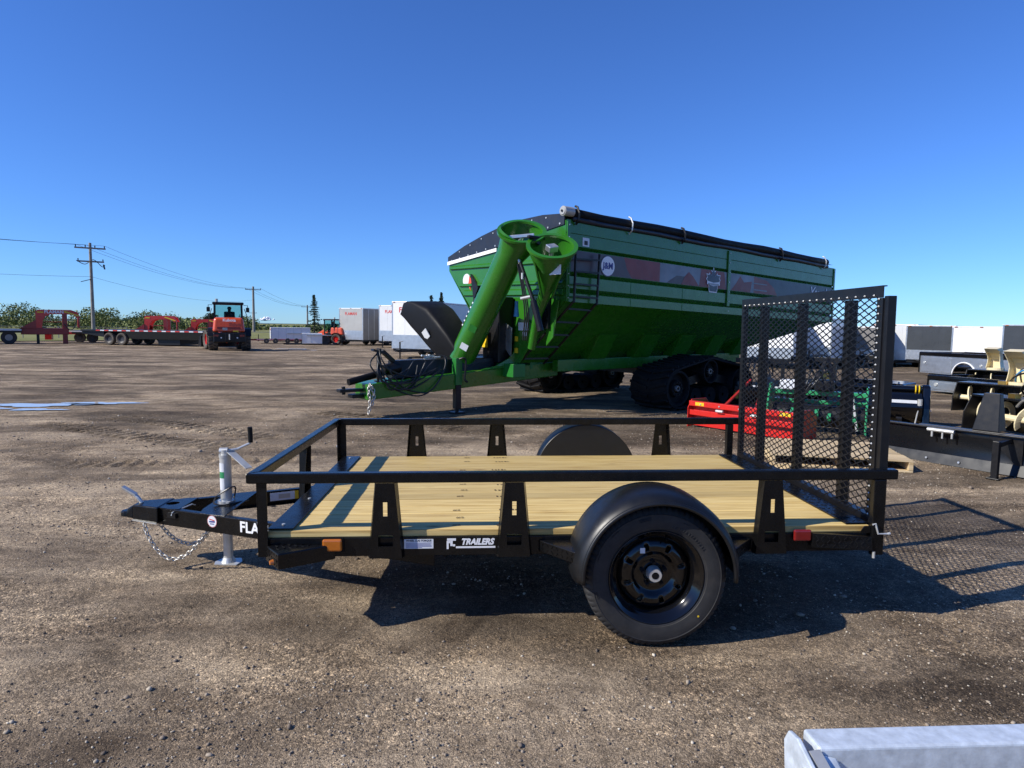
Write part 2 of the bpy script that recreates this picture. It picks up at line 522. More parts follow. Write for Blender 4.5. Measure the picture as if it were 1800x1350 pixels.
def dirt():
    m, nt, b = new_mat('packed_gravel_dirt')
    g = N(nt, 'ShaderNodeNewGeometry')
    P = g.outputs['Position']
    def mapped(rot, sc):
        q = N(nt, 'ShaderNodeMapping'); q.inputs['Rotation'].default_value = (0, 0, math.radians(rot)); q.inputs['Scale'].default_value = (sc[0], sc[1], 1.0)
        L(nt, P, q.inputs[0]); return q.outputs[0]
    def noise(sc, det=6, ro=0.6, dist=0.0, vec=P):
        n = N(nt, 'ShaderNodeTexNoise', i_Scale=sc, i_Detail=float(det), i_Roughness=ro, i_Distortion=dist)
        L(nt, vec, n.inputs['Vector']); return n.outputs[0]
    def math2(op, x, y):
        q = N(nt, 'ShaderNodeMath', operation=op)
        for k, v in enumerate((x, y)):
            if isinstance(v, float): q.inputs[k].default_value = v
            else: L(nt, v, q.inputs[k])
        return q.outputs[0]
    def lin(o, a, b_, ta, tb):
        q = N(nt, 'ShaderNodeMapRange', interpolation_type='SMOOTHSTEP'); q.inputs['From Min'].default_value = a; q.inputs['From Max'].default_value = b_
        q.inputs['To Min'].default_value = ta; q.inputs['To Max'].default_value = tb; L(nt, o, q.inputs[0]); return q.outputs[0]
    def mul(a, fac_out, stops, f=1.0):
        r = ramp(nt, fac_out, stops)
        x = N(nt, 'ShaderNodeMixRGB', blend_type='MULTIPLY'); x.inputs[0].default_value = f
        L(nt, a, x.inputs[1]); L(nt, r.outputs[0], x.inputs[2]); return x.outputs[0]
    sx = N(nt, 'ShaderNodeSeparateXYZ'); L(nt, P, sx.inputs[0])
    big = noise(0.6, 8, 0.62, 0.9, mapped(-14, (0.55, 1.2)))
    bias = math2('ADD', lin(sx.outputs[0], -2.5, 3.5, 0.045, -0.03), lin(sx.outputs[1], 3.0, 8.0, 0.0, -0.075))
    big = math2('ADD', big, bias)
    mid = noise(2.3, 8, 0.68, 0.3)
    fine = noise(30, 6, 0.72)
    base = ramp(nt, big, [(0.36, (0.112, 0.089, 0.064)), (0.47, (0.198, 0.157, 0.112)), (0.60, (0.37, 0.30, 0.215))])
    # long smears where wheels have dragged dry soil over damp
    c = mul(base.outputs[0], noise(1.0, 5, 0.6, 0.4, mapped(-9, (0.16, 2.4))), [(0.32, (0.74, 0.72, 0.71)), (0.5, (1, 1, 1)), (0.68, (1.25, 1.23, 1.19))], 0.85)
    c = mul(c, noise(1.0, 5, 0.6, 0.6, mapped(24, (0.22, 1.9))), [(0.36, (0.74, 0.72, 0.71)), (0.5, (1, 1, 1)), (0.66, (1.16, 1.15, 1.12))], 0.8)
    c = mul(c, mid, [(0.3, (0.60, 0.58, 0.56)), (0.5, (1, 1, 1)), (0.70, (1.22, 1.2, 1.16))])
    c = mul(c, fine, [(0.28, (0.55, 0.53, 0.51)), (0.5, (1, 1, 1)), (0.7, (1.3, 1.27, 1.23))], 0.85)
    # gravel pressed into the dirt, in patches
    patch = ramp(nt, noise(1.1, 6, 0.65, 0.5, mapped(-5, (0.7, 1.3))), [(0.42, (0.12, 0.12, 0.12)), (0.60, (1, 1, 1))]).outputs[0]
    hs = []
    for sc, amt in ((42, 0.42), (100, 0.62), (240, 0.75)):
        v = N(nt, 'ShaderNodeTexVoronoi', i_Scale=float(sc), i_Randomness=1.0)
        L(nt, P, v.inputs['Vector'])
        sp = N(nt, 'ShaderNodeSeparateXYZ'); L(nt, v.outputs['Color'], sp.inputs[0])
        r = ramp(nt, sp.outputs[0], [(0.0, (0.34, 0.32, 0.30)), (0.45, (0.88, 0.86, 0.84)), (0.80, (1.22, 1.2, 1.17)), (0.97, (2.2, 2.12, 2.0))])
        x = N(nt, 'ShaderNodeMixRGB', blend_type='MULTIPLY')
        if sc < 200:
            L(nt, math2('MULTIPLY', patch, amt), x.inputs[0])
        else:
            x.inputs[0].default_value = amt
        L(nt, c, x.inputs[1]); L(nt, r.outputs[0], x.inputs[2]); c = x.outputs[0]
        hs.append(v.outputs['Distance'])
    # damp soil
    c = mul(c, noise(0.85, 5, 0.7, 1.0), [(0.33, (0.58, 0.56, 0.55)), (0.43, (1, 1, 1))], 0.8)
    L(nt, c, b.inputs['Base Color'])
    b.inputs['Roughness'].default_value = 0.95
    b.inputs['Specular IOR Level'].default_value = 0.15
    b1 = N(nt, 'ShaderNodeBump', i_Distance=0.008); b1.invert = True
    L(nt, math2('MULTIPLY', patch, 0.75), b1.inputs['Strength'])
    L(nt, hs[1], b1.inputs['Height'])
    b2 = N(nt, 'ShaderNodeBump', i_Strength=0.8, i_Distance=0.0035); b2.invert = True
    L(nt, hs[2], b2.inputs['Height']); L(nt, b1.outputs[0], b2.inputs['Normal'])
    b3 = N(nt, 'ShaderNodeBump', i_Strength=0.75, i_Distance=0.05)
    L(nt, math2('ADD', mid, math2('MULTIPLY', fine, 0.3)), b3.inputs['Height']); L(nt, b2.outputs[0], b3.inputs['Normal'])
    L(nt, b3.outputs[0], b.inputs['Normal'])
    return m
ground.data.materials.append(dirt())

# loose stones on the dirt
def stones():
    t = (1 + 5 ** 0.5) / 2
    iv = np.array([(-1, t, 0), (1, t, 0), (-1, -t, 0), (1, -t, 0), (0, -1, t), (0, 1, t), (0, -1, -t), (0, 1, -t), (t, 0, -1), (t, 0, 1), (-t, 0, -1), (-t, 0, 1)]) / math.sqrt(1 + t * t)
    fi = np.array([(0, 11, 5), (0, 5, 1), (0, 1, 7), (0, 7, 10), (0, 10, 11), (1, 5, 9), (5, 11, 4), (11, 10, 2), (10, 7, 6), (7, 1, 8), (3, 9, 4), (3, 4, 2), (3, 2, 6), (3, 6, 8), (3, 8, 9), (4, 9, 5), (2, 4, 11), (6, 2, 10), (8, 6, 7), (9, 8, 1)])
    rs = np.random.RandomState(5)
    xs = []; ys = []
    for k in range(8):
        n = 60000
        d = 1.3 + 11.0 * rs.rand(n) ** 1.5
        a = rs.uniform(-0.82, 0.82, n)
        x = CAMP.x + d * np.sin(a); y = CAMP.y + d * np.cos(a)
        dens = 0.30 + 1.5 * fbm(x * 0.8 + 3, y * 1.3, 3) + 0.25 * np.clip((x - 2.5) / 3, 0, 1) + 0.35 * np.clip((-1.35 - y) / 0.6, 0, 1)
        keep = rs.rand(n) < np.clip(dens, 0.03, 1) * 0.42
        for p in PUDDLES:
            keep &= puddle_r(x, y, p) > 1.25
        xs.append(x[keep]); ys.append(y[keep])
    x = np.concatenate(xs)[:46000]; y = np.concatenate(ys)[:46000]
    n = len(x)
    dcam = np.hypot(x - CAMP.x, y - CAMP.y)
    r = np.clip(np.exp(rs.normal(-5.75, 0.45, n)), 0.0016, 0.014) * (0.85 + 0.05 * dcam)
    r[rs.rand(n) < 0.006] *= 2.4
    sc = rs.uniform(0.6, 1.25, (n, 3)); sc[:, 2] *= 0.7
    jit = 1 + rs.uniform(-0.3, 0.3, (n, 12))
    ang = rs.uniform(0, 2 * PI, n)
    v = iv[None] * jit[:, :, None] * sc[:, None, :] * r[:, None, None]
    ca, sa = np.cos(ang)[:, None], np.sin(ang)[:, None]
    vx = v[:, :, 0] * ca - v[:, :, 1] * sa; vy = v[:, :, 0] * sa + v[:, :, 1] * ca
    z = ground_h(x, y) + r * 0.30
    v = np.stack([vx + x[:, None], vy + y[:, None], v[:, :, 2] + z[:, None]], -1)
    f = fi[None] + (np.arange(n) * 12)[:, None, None]
    me = bpy.data.meshes.new('gravel')
    fast_mesh(me, v.reshape(-1, 3).astype(np.float32), f.reshape(-1, 3).astype(np.int32), False)
    o = bpy.data.objects.new('gravel', me); COL.objects.link(o)
    tag(o, 'loose grey and tan gravel scattered over the brown dirt yard', 'gravel', kind='stuff')
    m, nt, b = new_mat('gravel_stone')
    g = N(nt, 'ShaderNodeNewGeometry')
    r_ = ramp(nt, g.outputs['Random Per Island'], [(0.0, (0.075, 0.06, 0.048)), (0.35, (0.17, 0.135, 0.105)), (0.7, (0.27, 0.215, 0.16)), (0.9, (0.40, 0.34, 0.26)), (1.0, (0.58, 0.52, 0.42))])
    L(nt, r_.outputs[0], b.inputs['Base Color']); b.inputs['Roughness'].default_value = 0.85; b.inputs['Specular IOR Level'].default_value = 0.25
    me.materials.append(m)
stones()

def water_mat():
    m, nt, b = new_mat('puddle_water')
    b.inputs['Base Color'].default_value = (0.50, 0.50, 0.50, 1)
    b.inputs['Roughness'].default_value = 0.04
    b.inputs['IOR'].default_value = 1.45
    g = N(nt, 'ShaderNodeNewGeometry')
    n = N(nt, 'ShaderNodeTexNoise', i_Scale=9.0, i_Detail=2.0); L(nt, g.outputs['Position'], n.inputs['Vector'])
    bp = N(nt, 'ShaderNodeBump', i_Strength=0.01, i_Distance=0.005); L(nt, n.outputs[0], bp.inputs['Height']); L(nt, bp.outputs[0], b.inputs['Normal'])
    return m
M['water'] = water_mat()
for i, p in enumerate(PUDDLES):
    cx, cy, a, bb, t = p
    mb = MB(); pts = []
    for k in range(40):
        an = 2 * PI * k / 40
        rr = 1 + 0.28 * math.sin(3 * an + i) + 0.16 * math.sin(7 * an + 2 * i) + 0.07 * math.sin(13 * an)
        u, v_ = a * rr * math.cos(an), bb * rr * math.sin(an)
        pts.append((cx + u * math.cos(t) - v_ * math.sin(t), cy + u * math.sin(t) + v_ * math.cos(t), 0.001))
    mb.add(pts, [tuple(range(40))])
    o = mb.build('water', M['water'])
    o['kind'] = 'structure'
# ------------------------------------------------------------------ utility trailer
TW = 1.933          # overall width
TR = bpy.data.objects.new('utility_trailer', None)
COL.objects.link(TR)
TILT = 0.0098
TR.location = (TILT * 0.34, 0, -TILT * 1.9693)
TR.rotation_euler = (0, -TILT, 0)
tag(TR, 'black single axle utility trailer with pine plank deck and raised mesh ramp gate', 'trailer')
BK = M['black']
def tp(mb, name, mat=None, parent=TR, **kw):
    return mb.build(name, mat or BK, parent, **kw)

# frame
for y0 in (0.03, TW - 0.08):
    mb = MB()
    yo = y0 if y0 < 1 else y0 + 0.05      # outer face
    yi = y0 + 0.05 if y0 < 1 else y0
    s = 1 if y0 < 1 else -1
    a, b = sorted((yo, yo + s * 0.006)); mb.box(0.06, 3.15, a, b, 0.388, 0.481)
    a, b = sorted((yo + s * 0.006, yi)); mb.box(0.06, 3.15, a, b, 0.475, 0.481)
    tp(mb, 'frame_rail', bevel=0.002)
mb = MB(); mb.box(0.055, 0.062, 0.031, TW - 0.031, 0.389, 0.482); mb.box(0.062, 0.11, 0.087, TW - 0.087, 0.47, 0.4805); tp(mb, 'front_crossmember', bevel=0.002)
mb = MB(); mb.box(3.148, 3.155, 0.031, TW - 0.031, 0.389, 0.482); tp(mb, 'rear_crossmember', bevel=0.002)
for x in (0.55, 1.05, 1.55, 2.05, 2.6):
    mb = MB(); mb.box(x, x + 0.005, 0.087, TW - 0.087, 0.40, 0.478); mb.box(x + 0.005, x + 0.05, 0.087, TW - 0.087, 0.472, 0.478); tp(mb, 'crossmember')

# deck planks
plm = MB(); plm.box(0.0, 3.055, -0.0692, 0.0692, -0.034, 0.0)
plmesh = plm.mesh('plank', M['plank'])
for i in range(13):
    o = bpy.data.objects.new('plank', plmesh); COL.objects.link(o); o.parent = TR
    o.location = (0.084 + random.uniform(-0.002, 0.002), 0.045 + 0.0702 + i * 0.1440, 0.5158 + random.uniform(-0.0015, 0.0015))
    md = o.modifiers.new('bevel', 'BEVEL'); md.width = 0.004; md.segments = 2
# grade stamps printed on the boards
for i in range(13):
    yc = 0.045 + 0.0702 + i * 0.1440
    if i in (3, 7, 10):
        continue
    for x, s in ((1.02 + random.uniform(-0.02, 0.02), '#2'),):
        text('grade_stamp', s, 0.036, M['stamp_ink'], TR, (x, yc + random.uniform(-0.03, 0.0), 0.5185), (1, 0, 0), (0, 1, 0), 0.0002, sx=1.1)
    mb = MB()
    x = 1.23 + random.uniform(-0.02, 0.02); y = yc + random.uniform(-0.03, 0.0)
    for k in range(5):
        mb.box(x + k * 0.022, x + k * 0.022 + (0.014 if k % 2 else 0.009), y - 0.011, y + 0.011 - 0.008 * (k % 3 == 1), 0.5175, 0.5187)
    tp(mb, 'mill_stamp', M['stamp_ink'])['kind'] = 'stuff'
mb = MB(); mb.box(0.08, 0.205, 0.056, TW - 0.056, 0.519, 0.525); tp(mb, 'front_deck_plate', bevel=0.0015)
mb = MB(); mb.box(3.02, 3.142, 0.056, TW - 0.056, 0.519, 0.526)
for i in range(30):
    for k in range(3):
        cx, cy = 3.04 + k * 0.04, 0.09 + i * 0.06
        a = PI / 4 if (i + k) % 2 else -PI / 4
        d = Vector((math.cos(a), math.sin(a), 0)) * 0.014
        mb.beam(Vector((cx, cy, 0.527)) - d, Vector((cx, cy, 0.527)) + d, 0.006, 0.003)
tp(mb, 'rear_deck_plate')
for y in (0.12, 0.62, 1.3, 1.8):
    mb = MB(); mb.cyl((0.14, y, 0.5245), (0.14, y, 0.530), 0.009, 10); tp(mb, 'carriage_bolt', M['zinc'])

# top rails
ZR0, ZR1 = 0.763, 0.8134
mb = MB(); mb.hexa([(0, 0, ZR0), (3.25, 0, ZR0), (3.25, 0.05, ZR0), (0.05, 0.05, ZR0)], [(0, 0, ZR1), (3.25, 0, ZR1), (3.25, 0.05, ZR1), (0.05, 0.05, ZR1)])
tp(mb, 'side_rail', bevel=0.006, segs=3)
mb = MB(); mb.hexa([(0.05, TW - 0.05, ZR0), (3.19, TW - 0.05, ZR0), (3.19, TW, ZR0), (0, TW, ZR0)], [(0.05, TW - 0.05, ZR1), (3.19, TW - 0.05, ZR1), (3.19, TW, ZR1), (0, TW, ZR1)])
tp(mb, 'side_rail', bevel=0.006, segs=3)
mb = MB(); mb.hexa([(0, 0.0012, ZR0), (0.05, 0.0512, ZR0), (0.05, TW - 0.0512, ZR0), (0, TW - 0.0012, ZR0)], [(0, 0.0012, ZR1), (0.05, 0.0512, ZR1), (0.05, TW - 0.0512, ZR1), (0, TW - 0.0012, ZR1)])
tp(mb, 'front_rail', bevel=0.006, segs=3)

# tapered stake-pocket uprights pressed from plate
def upright_mesh(ht=0.042, hb=0.076, z0=0.386, z1=0.763):
    def half(z): return hb + (ht - hb) * (z - z0) / (z1 - z0)
    rows = [z0, 0.446, 0.502, 0.597, 0.668, z1]
    holes = {1: 0.036, 3: 0.0105}
    mb = MB(); T = 0.005
    for i in range(5):
        za, zb = rows[i], rows[i + 1]; ha, hb_ = half(za), half(zb)
        segs = [(-1, 1, None)] if i not in holes else [(-1, 'l', None), ('r', 1, None)]
        if i in holes:
            w_ = holes[i]
            q = [((-ha, -w_), (-hb_, -w_)), ((w_, ha), (w_, hb_))]
        else:
            q = [((-ha, ha), (-hb_, hb_))]
        for (xa0, xa1), (xb0, xb1) in q:
            mb.hexa([(xa0, 0, za), (xa1, 0, za), (xa1, T, za), (xa0, T, za)], [(xb0, 0, zb), (xb1, 0, zb), (xb1, T, zb), (xb0, T, zb)])
    for s in (-1, 1):     # flanges folded back to the deck, splayed
        f = 0.028
        mb.hexa([(s * hb, 0.0, z0), (s * (hb + 0.004), 0.0, z0), (s * (hb + 0.014), f, z0), (s * (hb + 0.010), f, z0)],
                [(s * ht, 0.0, z1), (s * (ht + 0.004), 0.0, z1), (s * (ht + 0.014), f + 0.02, z1), (s * (ht + 0.010), f + 0.02, z1)])
    return mb.mesh('upright', BK)
UM = upright_mesh()
def upright(x, y, rz):
    o = bpy.data.objects.new('upright', UM); COL.objects.link(o); o.parent = TR; o.location = (x, y, 0); o.rotation_euler = (0, 0, rz)
    return o
for x in (0.668, 1.302, 2.606):
    upright(x, 0.0, 0)
for x in (0.635, 1.262, 2.563):
    upright(x, TW, PI)
upright(0.004, 0.97, -PI / 2)
# corner posts (angle iron)
def post(x, y, sx, sy, z0, z1, wx=0.05, wy=0.055):
    mb = MB()
    a, b = sorted((x, x + sx * 0.006)); c, d = sorted((y, y + sy * wy)); mb.box(a, b, c, d, z0, z1)
    a, b = sorted((x + sx * 0.006, x + sx * wx)); c, d = sorted((y, y + sy * 0.006)); mb.box(a, b, c, d, z0, z1)
    return tp(mb, 'corner_post', bevel=0.0015)
post(0.045, 0.012, 1, 1, 0.395, ZR0)
post(0.03, TW - 0.012, 1, -1, 0.395, ZR0, 0.06, 0.06)
mb = MB(); mb.box(3.128, 3.190, 0.0, 0.028, 0.372, ZR0); mb.box(3.14, 3.192, 0.0285, 0.055, 0.486, ZR0); tp(mb, 'rear_post', bevel=0.004)
mb = MB(); mb.box(3.085, 3.135, TW - 0.05, TW, 0.388, ZR0); tp(mb, 'rear_post', bevel=0.004)
for (x, y, z) in ((0.044, 0.04, 0.56), (0.0285, TW - 0.05, 0.6)):
    mb = MB(); mb.cyl((x - 0.006, y, z), (x + 0.003, y, z), 0.011, 12); tp(mb, 'bolt_head', M['zinc'])

# lozenges of tread plate on a slanted quad
def lozenges(mb, o, ux, uy, nrm, nu, nv, lu, lv):
    o, ux, uy, nrm = map(Vector, (o, ux, uy, nrm))
    for i in range(nu):
        for j in range(nv):
            c = o + ux * ((i + 0.5) / nu) + uy * ((j + 0.5) / nv) + nrm * 0.0005
            s = 1 if (i + j) % 2 else -1
            d = (ux.normalized() + uy.normalized() * s).normalized() * lu
            mb.beam(c - d, c + d, lv, 0.003, up=nrm)
# front step of tread plate
def wedge(name, pts, z0, z1, bev=0.004):
    mb = MB(); mb.prism([(p[0], p[1], z0) for p in pts], (0, 0, z1 - z0))
    return tp(mb, name, bevel=bev), mb
wedge('step_plate', [(0.075, 0.0285), (0.18, -0.112), (0.42, 0.0285)], 0.375, 0.452, 0.006)
mb = MB()
lozenges(mb, (0.10, -0.005, 0.3785), (0.075, -0.10, 0), (0, 0, 0.07), (-0.8, -0.6, 0), 4, 3, 0.007, 0.004)
lozenges(mb, (0.15, -0.055, 0.453), (0.16, 0.06, 0), (-0.03, 0.07, 0), (0, 0, 1), 6, 3, 0.008, 0.004)
tp(mb, 'tread_pattern')['kind'] = 'stuff'
mb = MB(); mb.cyl((0.148, -0.085, 0.405), (0.135, -0.094, 0.405), 0.014, 14, 0.010); tp(mb, 'marker_light', M['amber'], smooth=False)
# steps at the fender
wedge('step_plate', [(1.425, 0.0285), (1.585, -0.165), (1.62, -0.02), (1.60, 0.0285)], 0.405, 0.462, 0.003)
mb = MB(); lozenges(mb, (1.432, 0.018, 0.408), (0.148, -0.178, 0), (0, 0, 0.052), (-0.77, -0.64, 0), 7, 2, 0.008, 0.005); tp(mb, 'tread_pattern')['kind'] = 'stuff'
wedge('step_plate', [(2.335, 0.0285), (2.35, -0.16), (2.515, 0.0285)], 0.405, 0.462, 0.003)
mb = MB(); mb.hexa([(2.82, 0.0, 0.416), (3.126, -0.012, 0.398), (3.126, 0.028, 0.398), (2.82, 0.028, 0.416)], [(2.82, 0.002, 0.488), (3.126, -0.004, 0.468), (3.126, 0.028, 0.468), (2.82, 0.028, 0.488)])
tp(mb, 'rear_step_plate', bevel=0.002)
mb = MB(); lozenges(mb, (2.828, -0.002, 0.420), (0.29, -0.0085, -0.016), (0, 0.003, 0.062), (0, -1, 0), 10, 3, 0.010, 0.004); tp(mb, 'tread_pattern', M['black_satin'])['kind'] = 'stuff'
# lamps
def lamp(name, x0, x1, z0, z1, mat):
    mb = MB(); mb.box(x0, x1, 0.006, 0.0295, z0, z1); return tp(mb, name, mat, bevel=0.009, segs=3)
lamp('side_lamp', 0.357, 0.453, 0.420, 0.480, M['amber'])
mb = MB(); mb.box(0.349, 0.461, 0.0225, 0.0298, 0.413, 0.487); tp(mb, 'lamp_bezel', M['blackplastic'], bevel=0.003)
lamp('tail_lamp', 2.727, 2.818, 0.446, 0.504, M['redlens'])
# labels on the frame
mb = MB(); mb.box(0.755, 0.90, 0.0285, 0.0297, 0.424, 0.472); o = tp(mb, 'torque_label', M['label_white'])
text('label_print', 'WHEEL LUG TORQUE', 0.0128, M['ink'], TR, (0.8275, 0.0282, 0.464), (1, 0, 0), (0, 0, 1), 0.0002, 0.0005)
mb = MB()
for k in range(5):
    mb.box(0.764, 0.764 + (0.127, 0.122, 0.126, 0.127, 0.08)[k], 0.0279, 0.0286, 0.4515 - k * 0.0058, 0.4537 - k * 0.0058)
tp(mb, 'label_lines', M['ink_blue'])['kind'] = 'stuff'
text('maker_lettering', 'TRAILERS', 0.042, M['white'], TR, (1.118, 0.0288, 0.455), (1, 0, 0), (0, 0, 1), 0.0005, 0.0022, 0.28, sx=0.92)
mb = MB()
mb.box(1.012, 1.209, 0.0284, 0.0296, 0.424, 0.433)
E_ = lambda x0, x1, z0, z1: mb.box(x0, x1, 0.0284, 0.0296, z0, z1)
E_(0.968, 1.012, 0.4625, 0.474); E_(0.984, 0.996, 0.4355, 0.462); E_(0.966, 0.9835, 0.450, 0.461); E_(0.966, 0.976, 0.420, 0.4495); E_(0.9965, 1.008, 0.4335, 0.444)
tp(mb, 'maker_emblem', M['white'])

# ---- tongue
ZT0, ZT1 = 0.306, 0.408
def tongue_pt(x, side):       # outer face of the A-frame
    y = 0.566 - 0.444 * (x + 0.152)
    return y if side < 0 else TW - y
for sd in (-1, 1):
    mb = MB()
    k = 0.045 * -sd
    pts = [(-1.0, tongue_pt(-1.0, sd)), (0.9, tongue_pt(0.9, sd)), (0.9, tongue_pt(0.9, sd) + k), (-1.0, tongue_pt(-1.0, sd) + k)]
    # channel: web outside, flanges inside
    web = [pts[0], pts[1], (pts[1][0], pts[1][1] + k * 0.14), (pts[0][0], pts[0][1] + k * 0.14)]
    fl = [(pts[0][0], pts[0][1] + k * 0.14), (pts[1][0], pts[1][1] + k * 0.14), pts[2], pts[3]]
    if sd > 0:
        web = web[::-1]; fl = fl[::-1]
    mb.prism([(x, y, ZT0) for x, y in web], (0, 0, ZT1 - ZT0))
    mb.prism([(x, y, ZT1 - 0.007) for x, y in fl], (0, 0, 0.007))
    mb.prism([(x, y, ZT0) for x, y in fl], (0, 0, 0.007))
    tp(mb, 'tongue_beam', bevel=0.003)
YC = TW / 2
mb = MB()
def plate_hole(x0, x1, hx, hr, z, t):
    """A-frame top plate with a round hole"""
    n = 20
    inner = [(hx + hr * math.cos(2 * PI * i / n), YC + hr * math.sin(2 * PI * i / n)) for i in range(n)]
    outer = []
    for i in range(n):
        a = 2 * PI * i / n; dx, dy = math.cos(a), math.sin(a)
        best = 9
        if dx > 1e-6: best = min(best, (x1 - hx) / dx)
        if dx < -1e-6: best = min(best, (x0 - hx) / dx)
        for s in (-1, 1):       # sloping sides |y-YC| = half(x)
            # half(x) = YC - tongue_pt(x)
            h0 = YC - tongue_pt(0, -1); sl_ = 0.444
            den = s * dy - sl_ * dx
            if den > 1e-6:
                best = min(best, (h0 + sl_ * hx) / den)
        outer.append((hx + dx * best, YC + dy * best))
    o = len(mb.v)
    vs = [(x, y, z) for x, y in inner] + [(x, y, z) for x, y in outer] + [(x, y, z - t) for x, y in inner] + [(x, y, z - t) for x, y in outer]
    fs = []
    for i in range(n):
        j = (i + 1) % n
        fs += [(i, j, n + j, n + i)[::-1], (2 * n + i, 2 * n + j, 3 * n + j, 3 * n + i), (i, j, 2 * n + j, 2 * n + i), (n + i, n + j, 3 * n + j, 3 * n + i)[::-1]]
    mb.add(vs, fs)
plate_hole(-1.02, -0.70, -0.80, 0.038, ZT1 + 0.0035, 0.005)
tp(mb, 'tongue_plate', bevel=0.001)
mb = MB(); plate_hole(-0.56, -0.37, -0.466, 0.036, ZT1 + 0.0035, 0.006); tp(mb, 'jack_plate', bevel=0.001)
# coupler
mb = MB()
mb.hexa([(-1.02, YC - 0.062, 0.325), (-0.84, YC - 0.125, 0.318), (-0.84, YC + 0.125, 0.318), (-1.02, YC + 0.062, 0.325)], [(-1.02, YC - 0.055, 0.418), (-0.84, YC - 0.118, 0.4155), (-0.84, YC + 0.118, 0.4155), (-1.02, YC + 0.055, 0.418)])
mb.hexa([(-1.085, YC - 0.04, 0.340), (-1.02, YC - 0.055, 0.330), (-1.02, YC + 0.055, 0.330), (-1.085, YC + 0.04, 0.340)], [(-1.06, YC - 0.035, 0.392), (-1.02, YC - 0.048, 0.414), (-1.02, YC + 0.048, 0.414), (-1.06, YC + 0.035, 0.392)])
mb.cyl((-1.075, YC, 0.338), (-1.075, YC, 0.372), 0.045, 18, 0.04)
tp(mb, 'coupler', bevel=0.008, segs=3)
mb = MB(); mb.prism([(-1.02, YC - 0.066, 0.322), (-0.845, YC - 0.13, 0.314), (-0.845, YC - 0.118, 0.314), (-1.02, YC - 0.054, 0.322)], (0, 0, 0.006)); tp(mb, 'coupler_lip', M['zinc'])
mb = MB()
mb.tube(spline([(-0.99, YC, 0.415), (-1.01, YC, 0.445), (-1.03, YC + 0.005, 0.462), (-1.075, YC + 0.005, 0.492), (-1.105, YC + 0.005, 0.512)], 5), 0.012, 8, radii=None)
mb.beam((-1.025, YC + 0.005, 0.470), (-1.105, YC + 0.005, 0.520), 0.035, 0.006)
tp(mb, 'latch_lever', M['zinc'])
mb = MB(); mb.tube([(-0.655, YC - 0.02, 0.405), (-0.66, YC - 0.05, 0.418), (-0.735, tongue_pt(-0.735, -1) - 0.010, 0.395), (-0.74, tongue_pt(-0.74, -1) - 0.014, 0.375)], 0.004, 6); tp(mb, 'safety_pin', M['zinc'])
mb = MB(); mb.beam((-0.77, tongue_pt(-0.77, -1) - 0.008, 0.375), (-0.71, tongue_pt(-0.71, -1) - 0.008, 0.375), 0.012, 0.03); tp(mb, 'pin_clip', M['black_satin'])
# beam lettering, round maker sticker, paper label
bd = Vector((1, -0.444, 0)).normalized(); bn = Vector((-0.444, -1, 0)).normalized()
def on_beam(x, z, off=0.0008):
    return Vector((x, tongue_pt(x, -1), z)) + bn * off
text('beam_lettering', 'FLAMAN', 0.088, M['white'], TR, on_beam(-0.262, 0.362), bd, (0, 0, 1), 0.0004, 0.0024, align='LEFT')
mb = MB(); c = on_beam(-0.452, 0.372); mb.cyl(c, c + bn * 0.001, 0.036, 28); tp(mb, 'round_sticker', M['label_white'])
mb = MB(); c = on_beam(-0.452, 0.372, 0.0019)
mb.m = 0; mb.lathe([(0.033, 0), (0.0355, 0)], c, bn, 28)
mb.m = 0; mb.beam(c - bd * 0.02 + Vector((0, 0, 0.012)), c + bd * 0.02 + Vector((0, 0, 0.006)), 0.0006, 0.006)
mb.m = 1; mb.beam(c - bd * 0.022 - Vector((0, 0, 0.003)), c + bd * 0.022 - Vector((0, 0, 0.001)), 0.0006, 0.010)
mb.m = 1; mb.beam(c - bd * 0.016 - Vector((0, 0, 0.016)), c + bd * 0.016 - Vector((0, 0, 0.015)), 0.0006, 0.006)
tp(mb, 'sticker_print', [M['ink_red'], M['ink_blue']])
fd = Vector((1, 0.444, 0)).normalized(); fn = Vector((0.444, -1, 0)).normalized()
mb = MB(); c = Vector((-0.20, tongue_pt(-0.20, 1) - 0.048, 0.368)); mb.m = 0; mb.beam(c - fd * 0.10, c + fd * 0.06, 0.001, 0.055); mb.m = 1; mb.beam(c + fd * 0.0605, c + fd * 0.085, 0.001, 0.055)
mb.m = 2; mb.beam(c - fd * 0.045 + fn * 0.001, c + fd * 0.03 + fn * 0.001, 0.001, 0.03)
tp(mb, 'paper_label', [M['label_white'], M['yellow'], M['silver_panel']])
# jack
JX, JY = -0.468, YC
mb = MB(); mb.cyl((JX, JY, 0.30), (JX, JY, 0.705), 0.034, 24); mb.cyl((JX, JY, 0.705), (JX, JY, 0.722), 0.037, 24); mb.cyl((JX, JY, 0.722), (JX, JY, 0.752), 0.026, 20); mb.cyl((JX - 0.03, JY, 0.742), (JX + 0.02, JY, 0.742), 0.022, 16); tp(mb, 'jack_tube', M['zinc'], autos=35)
mb = MB(); mb.cyl((JX, JY, 0.03), (JX, JY, 0.30), 0.029, 24); tp(mb, 'jack_leg', M['zinc'], autos=35)
mb = MB(); mb.prism([(JX - 0.07, JY - 0.05, 0.0255), (JX + 0.07, JY - 0.06, 0.0255), (JX + 0.085, JY, 0.0255), (JX + 0.06, JY + 0.06, 0.0255), (JX - 0.06, JY + 0.06, 0.0255), (JX - 0.085, JY, 0.0255)], (0, 0, 0.006)); mb.cyl((JX, JY, 0.031), (JX, JY, 0.06), 0.045, 20, 0.031); tp(mb, 'jack_foot', M['zinc'])
